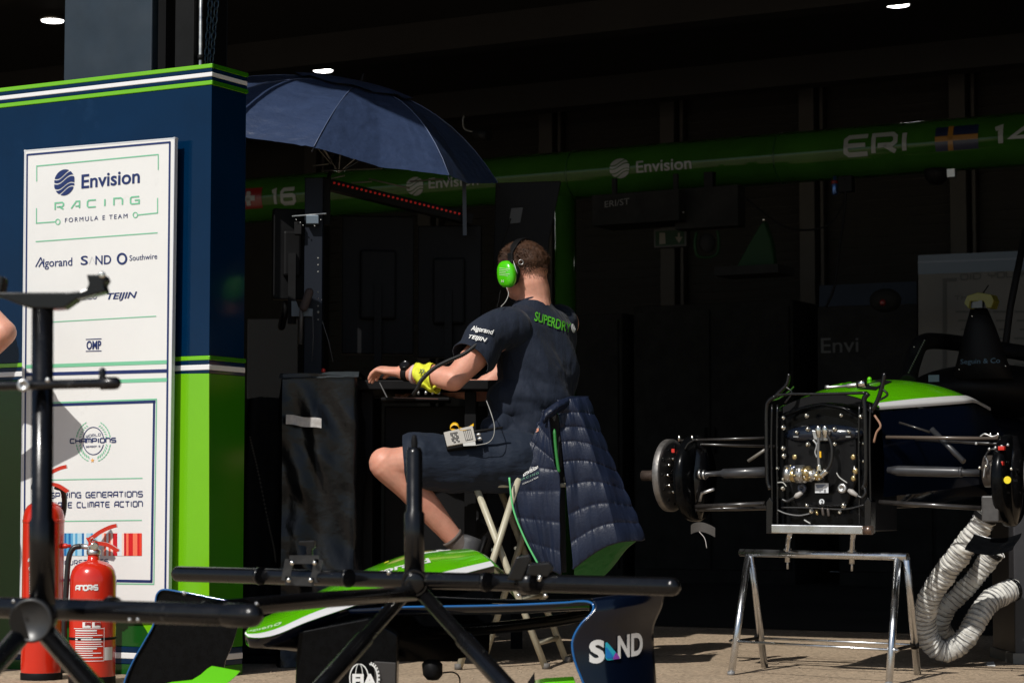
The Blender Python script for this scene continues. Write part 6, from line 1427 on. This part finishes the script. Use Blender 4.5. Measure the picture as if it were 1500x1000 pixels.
obj('dark_foot', MB().loft([(at(633, 966, 6.6), X * .02, Yv * .03), (at(633, 972, 6.6), X * .030, Yv * .04), (at(634, 988, 6.6), X * .028, Yv * .04), (at(634, 995, 6.6), X * .016, Yv * .02)], 16), BLACK, wing)
obj('lead', MB().tube(curve([at(645, 985, 6.6), at(664, 984, 6.6), at(673, 992, 6.6), at(675, 1010, 6.6), at(690, 1060, 6.6)], 6), .0025, 6), BLACK, wing)
obj('fin', MB().prism([at(766, 1010, 6.2), at(783, 984, 6.2), at(784, 1010, 6.2)], V((.0, .01, 0))), BLACK, wing)
obj('foot_plate', MB().prism([at(784, 1002, 6.2), at(800, 998.5, 6.2), at(842, 996, 6.2), at(846, 1010, 6.2), at(784, 1012, 6.2)], V((0, .15, .0))), CARG, wing, bevel=.002)
obj('antenna_pair', MB().tube([at(612, 815, 7), at(612.5, 812, 7)], .001, 5), BLACK, wing) if False else None
# left end plate with green foot
tl = [(228, 878), (232, 867), (241, 863.5), (262, 866.5), (283, 870), (320, 878), (360, 884), (352, 905), (340, 945), (330, 968), (322, 1010), (180, 1025), (184, 995), (196, 966), (212, 938), (226, 911)]
obj('left_end_plate', MB().prism([at(x, y, 6.9 + (x - 228) * -.0006) for x, y in tl][::-1], V((0, .007, 0))), CARBON, wing)
obj('left_edge_line', MB().tube(curve([at(360, 883, 6.82), at(320, 877, 6.84), at(283, 869.5, 6.86), at(262, 866, 6.87), at(241, 863, 6.885), at(232, 867, 6.89), at(228, 878, 6.895), at(226, 911, 6.895), at(212, 938, 6.9), at(196, 966, 6.91), at(183, 996, 6.915), at(172, 1040, 6.92)], 8), .003, 8), BLUEI, wing)
fo = [(228, 1004), (252, 998), (281, 995), (294, 987), (303, 979), (310, 974.5), (322, 976.5), (352, 982), (346, 989), (337, 997), (324, 1006), (300, 1012), (240, 1012)]
obj('green_foot', MB().prism([at(x, y, 6.72 - (y - 975) * .002) for x, y in fo][::-1], V((0, .012, 0))), CARG, wing, bevel=.002)

# ================= BLACK PIT STANDS IN THE FOREGROUND =================
def gz(p): return V((p.x, p.y, 0))
t = sb_ = thing('pit_stand', gz(at(607, 850, 5.2)), 'black tubular pit stand with a long crossbar, right of the two near stands', 'stand', 'black tubular stands in the foreground')
LB, RB = at(262, 840, 5.75), at(984, 858.5, 4.75); CB = LB.lerp(RB, .46); CB = at(607, 849, CB.y)
rB = .0195
obj('crossbar', MB().tube([LB, CB, RB], rB, 28, round_=True), BLACKP, sb_)
obj('post', MB().tube([CB, at(607, 752, CB.y), at(607, 748, CB.y), at(607, 662, CB.y), at(607, 655, CB.y)], [.0235, .0235, .0188, .0188, .014], 24), BLACKP, sb_)
obj('post_bolt', MB().tube([at(607, 660, CB.y), at(607, 648, CB.y), at(607, 640, CB.y)], [.006, .008, .006], 12, round_=True), BLACK, sb_)
obj('joint', MB().tube([CB + V((.002, -.05, -.006)), CB + V((-.002, .05, 0))], .030, 28), BLACKP, sb_); obj('joint_cap', MB().lathe([(.026, 0), (.020, .004), (.001, .005)], CB + V((.002, -.05, -.006)), V((0, -1, -.1)), 24), BLACKP, sb_)
sB = at(300, 893, 4.45)
obj('rear_tube', MB().tube([CB + V((0, -.02, -.03)), at(470, 878, 4.85), sB], .0175, 24, round_=True), BLACKP, sb_)
for (a, b, s0) in (((590, 872), (474, 1002), .48), ((618, 868), (740, 1003), .50)):
    Yb = CB.y - .28; p0, p1 = at(*a, CB.y - .02), at(*b, Yb); d = (p1 - p0); foot_ = p0 + d * ((-p0.z) / d.z)
    obj('leg', MB().tube([p0, p0 + d * s0, p0 + d * (s0 + .012), foot_], [.0165, .0165, .0205, .0205], 22), BLACKP, sb_)
    obj('rubber_foot', MB().lathe([(.03, 0), (.03, .03), (.022, .04)], gz(foot_), Z, 18), BLACK, sb_)
cY = 5.5
cl_ = obj('clamp_frame', MB(), BLACK, sb_) if False else None
CLM = mat('worn_grey_clamp', (.05, .05, .05), .35, metal=.6, var=(40, .4))
q = [(418, 850), (424, 819), (467, 819), (460, 852)]
for i in range(4): obj('clamp_side', MB().bar(at(*q[i], cY - .05), at(*q[(i + 1) % 4], cY - .05), .02, .007, Yv), CLM, sb_)
for x, y in ((428, 824), (461, 824), (423, 849), (455, 849)): obj('clamp_bolt', MB().ell(at(x, y, cY - .064), (.006, .004, .006), n=10, m=6), CHROME, sb_)
obj('clamp_hook', MB().prism([at(x, y, cY) for x, y in ((449, 820), (449, 799), (438, 797), (438, 792), (461, 791), (461, 802), (457, 804), (457, 820))], V((0, .03, 0))), BLACKP, sb_, bevel=.002)
cY = 5.02
obj('clamp_plate', MB().prism([at(x, y, cY - .04) for x, y in ((742, 848), (757, 815), (776, 812), (779, 818), (764, 850))], V((0, .09, 0))), BLACKP, sb_, bevel=.003)
obj('clamp_block', MB().prism([at(x, y, cY - .045) for x, y in ((770, 842), (774, 826), (806, 823), (812, 830), (803, 845))], V((0, .10, 0))), BLACKP, sb_, bevel=.003)
obj('clamp_ring', MB().tube([LB.lerp(RB, .735), LB.lerp(RB, .762)], .026, 20), BLACKP, sb_)
for x, y in ((791, 845), (799, 872), (760, 872), (790, 848)): obj('clamp_bolt', MB().ell(at(x, y, cY - .07), (.005, .004, .005), n=10, m=6), CHROME, sb_)
for f in (.19, .385, .665): obj('sleeve_ring', MB().tube([LB.lerp(RB, f), LB.lerp(RB, f + .006)], .0215, 22), BLACKP, sb_)
for x, y in ((570, 838), (580, 880)): obj('grub_screw', MB().ell(at(x, y, CB.y - .06), (.006, .004, .006), n=10, m=6), CHROME, sb_)

YA = 4.07
t = sa = thing('pit_stand', gz(at(62, 900, YA)), 'black tubular pit stand with forked bracket on its post, left of the two near stands', 'stand', 'black tubular stands in the foreground')
LA, RA = at(-160, 884, YA + .35), at(368, 901, YA - .12)
obj('crossbar', MB().tube([LA, RA], .0195, 28, round_=True), BLACKP, sa)
obj('end_cap', MB().tube([RA - (RA - LA).normalized() * .05, RA + (RA - LA).normalized() * .001], .0208, 28, round_=True), BLACKP, sa)
obj('sleeve_ring', MB().tube([at(160, 890, YA + .07), at(168, 890.5, YA + .06)], .0212, 24), BLACKP, sa)
obj('post', MB().tube([at(62, 885, YA), at(61.5, 765, YA), at(61.5, 758, YA), at(62.5, 446, YA)], [.0232, .0232, .0192, .0192], 26), BLACKP, sa)
obj('joint', MB().tube([at(46, 908, YA - .06), at(54, 903, YA + .06)], .038, 30), BLACKP, sa)
obj('joint_rim', MB().lathe([(.038, 0), (.039, .004), (.034, .006), (.033, .003), (.001, .003)], at(46, 908, YA - .06), V((-.12, -1, -.08)), 36), mat('worn_black_rim', (.03, .03, .03), .35), sa)
for a, b in (((34, 925), (-40, 1010)), ((66, 925), (142, 1012))):
    p0, p1 = at(*a, YA - .02), at(*b, YA - .24); d = p1 - p0; foot_ = p0 + d * ((-p0.z) / d.z)
    obj('leg', MB().tube([p0, foot_], .0185, 22), BLACKP, sa); obj('rubber_foot', MB().lathe([(.03, 0), (.03, .03), (.022, .04)], gz(foot_), Z, 18), BLACK, sa)
br = [(-70, 200), (400, 200), (490, 192), (525, 178), (542, 150), (528, 92), (640, 92), (652, 125), (632, 150), (645, 195), (470, 240), (390, 295), (340, 300), (200, 296), (130, 280), (0, 228), (-60, 215)]
obj('bracket', MB().prism([at(x / 4.168, 380 + y / 4.168, YA - .02) for x, y in br][::-1], V((0, .045, 0))), BLACKP, sa, bevel=.003)
obj('bracket_horn', MB().prism([at(x, y, YA - .02) for x, y in ((-14, 428), (-14, 400), (4, 405), (4, 412), (1, 428))][::-1], V((0, .045, 0))), BLACKP, sa, bevel=.002)
obj('bracket_bolt', MB().lathe([(.006, 0), (.006, .006), (.003, .007)], at(150, 403, YA - .022), V((0, -1, 0)), 14), CHROME, sa)
obj('cross_arm', MB().tube([at(-60, 566, YA - .03), at(146, 561.5, YA - .03), at(148, 561.5, YA - .03), at(168, 561, YA - .03)], [.0085, .0085, .0115, .0115], 18, round_=True), BLACKP, sa)
obj('arm_nub', MB().tube([at(150, 558, YA - .03), at(150, 543, YA - .03)], .0062, 12, round_=True), BLACKP, sa)
obj('washer', MB().lathe([(.0115, 0), (.0115, .004), (.0045, .004), (.004, .001), (.001, .001)], at(34.5, 564, YA - .045), V((0, -1, 0)), 24), ALU, sa); obj('arm_bolt', MB().ell(at(70, 556.5, YA - .05), (.005, .004, .005), n=10, m=6), ALU, sa)
for x, y in ((20, 880), (190, 907), (202, 907), (270, 868), (376, 884)): obj('grub_screw', MB().ell(at(x, y, YA - .09), (.0035, .003, .0035), n=8, m=5), ALU, sa)

# ================= FIRE EXTINGUISHERS =================
def extinguisher(cx, Y, r, zs, lb, front):
    b = V((at(cx, 900, Y).x, Y, 0)); t = thing('fire_extinguisher', b, lb, 'extinguisher', 'red fire extinguishers in front of the board')
    prof = [(r * .92, 0), (r * .94, .012), (r * .985, .016), (r, .03), (r, zs - .01), (r * .985, zs + .008), (r * .92, zs + .028), (r * .78, zs + .044), (r * .55, zs + .056), (r * .30, zs + .061), (.020, zs + .066), (.020, zs + .08)]
    m = MB().lathe(prof, b, Z, 56); obj('cylinder', m, RED, t)
    obj('base_ring', MB().lathe([(r * 1.0, .0), (r * 1.01, .002), (r * 1.01, .022), (r * .99, .026)], b, Z, 48), BLACK, t)
    zt = zs + .08
    obj('neck_ring', MB().lathe([(.022, 0), (.024, .004), (.024, .016), (.018, .02)], b + Z * zt, Z, 20), ALU, t)
    obj('valve', MB().lathe([(.015, 0), (.017, .01), (.014, .03), (.008, .034)], b + Z * (zt + .018), Z, 16), ALU, t)
    obj('valve_outlet', MB().tube([b + Z * (zt + .025), b + Z * (zt + .030) - X * .045], .009, 12), ALU, t)
    obj('gauge', MB().lathe([(.014, 0), (.014, .012), (.011, .013)], b + Z * (zt + .03) + V((.004, -.012, 0)), V((.2, -1, 0)), 20), CHROME, t)
    for nm_, pts in (('squeeze_lever', [(-.02, .050), (.0, .062), (.022, .078), (.055, .094), (.078, .100)]), ('carry_handle', [(-.016, .042), (.018, .040), (.050, .034), (.080, .016), (.084, .012)])):
        q = curve([b + V((x, -.004 + .02 * x, zt + z)) for x, z in pts], 5); mm = MB()
        for i in range(len(q) - 1): mm.bar(q[i], q[i + 1] + (q[i + 1] - q[i]) * .12, .022, .013 if i else .018)
        obj(nm_, mm, RED, t)
    obj('pin_ring', MB().tube([b + V((.0, -.018, zt + .05)) + V((math.cos(R(a)) * .009, -.004, math.sin(R(a)) * .009)) for a in range(0, 361, 30)], .0013, 6, cap=False), CHROME, t)
    hz = [b + V((-.045, 0, zt + .030)), b + V((-.070, -.002, zt + .022)), b + V((-.085, -.004, zt - .02)), b + V((-r - .012, -.01, zs - .06)), b + V((-r - .016, -.012, zs * .55)), b + V((-r - .012, -.012, zs * .3))]
    hz = hz if front else [b + V((.04, 0, zt + .030)), b + V((.062, .02, zt + .015)), b + V((.06, .05, zt - .05)), b + V((.03, .085, zs - .08)), b + V((.02, .085, zs * .5)), b + V((.02, .085, zs * .3))]
    obj('hose', MB().tube(curve(hz, 8), .0095, 12), RUB, t); obj('nozzle', MB().tube([hz[-1], hz[-1] - Z * .07], [.011, .014], 12), BLACK, t)
    obj('hose_clip', MB().lathe([(r + .001, 0), (r + .002, .001), (r + .002, .008), (r + .001, .009)], b + Z * zs * .42, Z, 40), BLACK, t) if front else None
    return t, b, m.bvh(), zs
t, b, eb1, zs = extinguisher(136, 7.78, .0785, .352, 'shorter red fire extinguisher with white lettering at the booth, right of the pair', True)
eart = lambda nm_, art, p0, p1, hpx, m_: obj(nm_, decal(art, at(*p0, 7.6), at(*p1, 7.6), hpx / scale(7.6), Z, V((-.1, 1, 0)), eb1, .0012, 6), m_, t)
eart('brand_lettering', stroke_art('ANDRIS', .26, .9, .2), (106, 867), (140, 866), 9, WHITEP)
m = MB()
for (x0, y0, x1, y1) in ((104, 923, 148, 922.2), (104, 971, 148, 970), (147.3, 971, 148, 922)): m.join(decal(rect(0, 0, 1, 1), at(x0, max(y0, y1), 7.6), at(x1, max(y0, y1), 7.6), (abs(y1 - y0) + .2) / scale(7.6) if y0 - y1 > 10 else .9 / scale(7.6), Z, V((-.1, 1, 0)), eb1, .0012, 5))
rr_ = random.Random(5)
for k in range(13): y = 926.5 + k * 3.3; m.join(decal(rect(0, 0, 1, 1), at(106, y, 7.6), at(146 - rr_.choice((0, 2, 8, 14)), y, 7.6), (1.9 if k in (0, 4, 8) else 1.2) / scale(7.6), Z, V((-.1, 1, 0)), eb1, .0012, 3))
m.join(decal(rect(0, 0, 1, 1), at(148.5, 970, 7.6), at(159, 970, 7.6), 19 / scale(7.6), Z, V((-.1, 1, 0)), eb1, .0012, 5)); 
for x in (117, 131): m.join(decal(rect(0, 0, 1, 1), at(x, 921, 7.6), at(x + 12, 921, 7.6), 8 / scale(7.6), Z, V((-.1, 1, 0)), eb1, .0012, 4))
obj('instruction_print', m, WHITEP, t, kind='stuff')
for x in (119, 133): obj('pictogram', decal(rpoly([(0, 0), (.5, .25), (1, 0), (1, 1), (0, 1)], .1), at(x, 919.5, 7.55), at(x + 8, 919.5, 7.55), 5 / scale(7.6), Z, V((-.1, 1, 0)), eb1, .002, 4), mat('dark_red_print', (.25, .01, .01), .4), t)
t, b, eb2, zs = extinguisher(62, 7.95, .0715, .555, 'taller red fire extinguisher half hidden behind the black stand post', False)
m = MB(); m.join(decal(stroke_art('ANDRIS', .26, .9, .2), at(33, 824, 7.8), at(62, 824, 7.8), 6 / 427, Z, V((0, 1, 0)), eb2, .0012, 5))
m.join(decal(text_art('CO2 5kg', .03), at(34, 836, 7.8), at(62, 836, 7.8), 6 / 427, Z, V((0, 1, 0)), eb2, .0012, 5))
for k in range(9): m.join(decal(rect(0, 0, 1, 1), at(35, 842 + k * 3.6, 7.8), at(58, 842 + k * 3.6, 7.8), 1.5 / 427, Z, V((0, 1, 0)), eb2, .0012, 4))
obj('instruction_print', m, WHITEP, t, kind='stuff')
obj('side_valve', MB().tube([b + V((.066, -.01, .46)), b + V((.085, -.02, .46)), b + V((.088, -.02, .46)), b + V((.10, -.022, .46))], [.009, .009, .006, .006], 12), REDP, t)
obj('band', MB().lathe([(.0722, 0), (.0728, .002), (.0728, .010), (.0722, .012)], b + Z * .60 * .9, Z, 40), RED, t)

# ================= PERSON AT THE LEFT EDGE =================
PX, PY = -2.20, 8.02
t = p2 = thing('person', V((PX, PY, 0)), 'person in a white top standing at the left edge, only one bare elbow in view', 'person')
bd = MB(); c = V((PX, PY, 0)); fw_ = V((-.25, .97, 0)).normalized(); sd2_ = V((.97, .25, 0)).normalized()
hc3 = c + Z * 1.66 + fw_ * .02
bd.ell(hc3 + Z * .025, (.076, .095, .09), (sd2_, fw_, Z)); bd.ell(hc3 + fw_ * .03 - Z * .045, (.056, .062, .064), (sd2_, fw_, Z)); bd.ell(hc3 + fw_ * .098 - Z * .015, (.013, .016, .024), (sd2_, fw_, Z), 10, 8)
for s_ in (-1, 1): bd.ell(hc3 + sd2_ * s_ * .078, (.01, .018, .03), (sd2_, fw_, Z), 12, 8)
limb(bd, [hc3 - Z * .05, c + Z * 1.50, c + Z * 1.42], [.055, .056, .08])
bd.loft([(c + Z * 1.46, sd2_ * .10, fw_ * .06), (c + Z * 1.40, sd2_ * .18, fw_ * .09), (c + Z * 1.25, sd2_ * .175, fw_ * .12), (c + Z * 1.08, sd2_ * .14, fw_ * .11), (c + Z * .95, sd2_ * .16, fw_ * .12), (c + Z * .84, sd2_ * .15, fw_ * .11)], 24)
elb = at(11, 487, 7.93); shd = c + sd2_ * .185 + Z * 1.40; wr = c + sd2_ * .17 + fw_ * .08 + Z * 1.0
limb(bd, [shd, shd.lerp(elb, .5), elb - X * .012], [.056, .050, .044]); limb(bd, [elb - X * .012, elb.lerp(wr, .4), wr], [.045, .042, .028])
fwh = (c + fw_ * .10 + Z * .98 - wr); hand(bd, wr, fwh, fwh.cross(Z), fwh.cross(Z).cross(fwh) * -1, 1, (.5, .8))
shl = c - sd2_ * .185 + Z * 1.40; ell_ = c - sd2_ * .23 + Z * 1.12; wrl = c - sd2_ * .22 + fw_ * .12 + Z * .90
limb(bd, [shl, shl.lerp(ell_, .5), ell_], [.056, .05, .042]); limb(bd, [ell_, ell_.lerp(wrl, .5), wrl], [.043, .038, .027]); hand(bd, wrl, V((0, .3, -1)), V((.9, .4, .1)), V((-.4, .9, .2)), 1, (.3, .4))
for s_ in (-1, 1):
    h = c + sd2_ * s_ * .09 + Z * .88; k = c + sd2_ * s_ * .11 + Z * .48 + fw_ * .02; a = c + sd2_ * s_ * .12 + Z * .09
    limb(bd, [h, h.lerp(k, .5), k], [.09, .075, .056]); limb(bd, [k, k.lerp(a, .4), a], [.056, .052, .036])
bdm = fuse(bd, .0075, 4); obj('body', bdm, SKIN, p2, recalc=False)
tp = MB(); tp.loft([(c + Z * 1.48, sd2_ * .09, fw_ * .065), (c + Z * 1.41, sd2_ * .19, fw_ * .10), (c + Z * 1.25, sd2_ * .188, fw_ * .13), (c + Z * 1.08, sd2_ * .165, fw_ * .13), (c + Z * .88, sd2_ * .18, fw_ * .14)], 24)
hm_ = shd.lerp(elb, .52); limb(tp, [shd - sd2_ * .02, hm_], [.068, .060]); limb(tp, [shl + sd2_ * .03 + Z * .004, shl.lerp(ell_, .3), shl.lerp(ell_, .6)], [.078, .072, .062])
obj('white_top', fuse(tp, .008, 5, lambda p, n_: p + n_ * noise.noise(p * 14) * .008), mat('white_cotton', (.62, .63, .64), .8, bump=(500, .2, .001)), p2, recalc=False)
tr_ = MB(); tr_.loft([(c + Z * .94, sd2_ * .17, fw_ * .13), (c + Z * .82, sd2_ * .18, fw_ * .13)], 24)
for s_ in (-1, 1): limb(tr_, [c + sd2_ * s_ * .09 + Z * .85, c + sd2_ * s_ * .11 + Z * .48 + fw_ * .02, c + sd2_ * s_ * .12 + Z * .07], [.10, .075, .065])
obj('trousers', fuse(tr_, .009, 5, lambda p, n_: p + n_ * noise.noise(p * 16) * .008), SHORT, p2, recalc=False)
hh = MB(); hh.ell(hc3 + Z * .035 - fw_ * .008, (.083, .100, .092), (sd2_, fw_, Z), 24, 16); obj('hair', fuse(hh, .007, 2, lambda p, n_: p + n_ * (noise.noise(p * 50) * .008 - (.03 if (p - hc3).dot(fw_) > .05 and (p - hc3).z < .05 else 0))), HAIR, p2, recalc=False)
for s_ in (-1, 1): q = MB(); foot(q, c + sd2_ * s_ * .12 + Z * .075, fw_.copy(), V((0, 0, -1)), 1.1); obj('shoe', fuse(q, .008, 3), SHOE, p2, recalc=False)
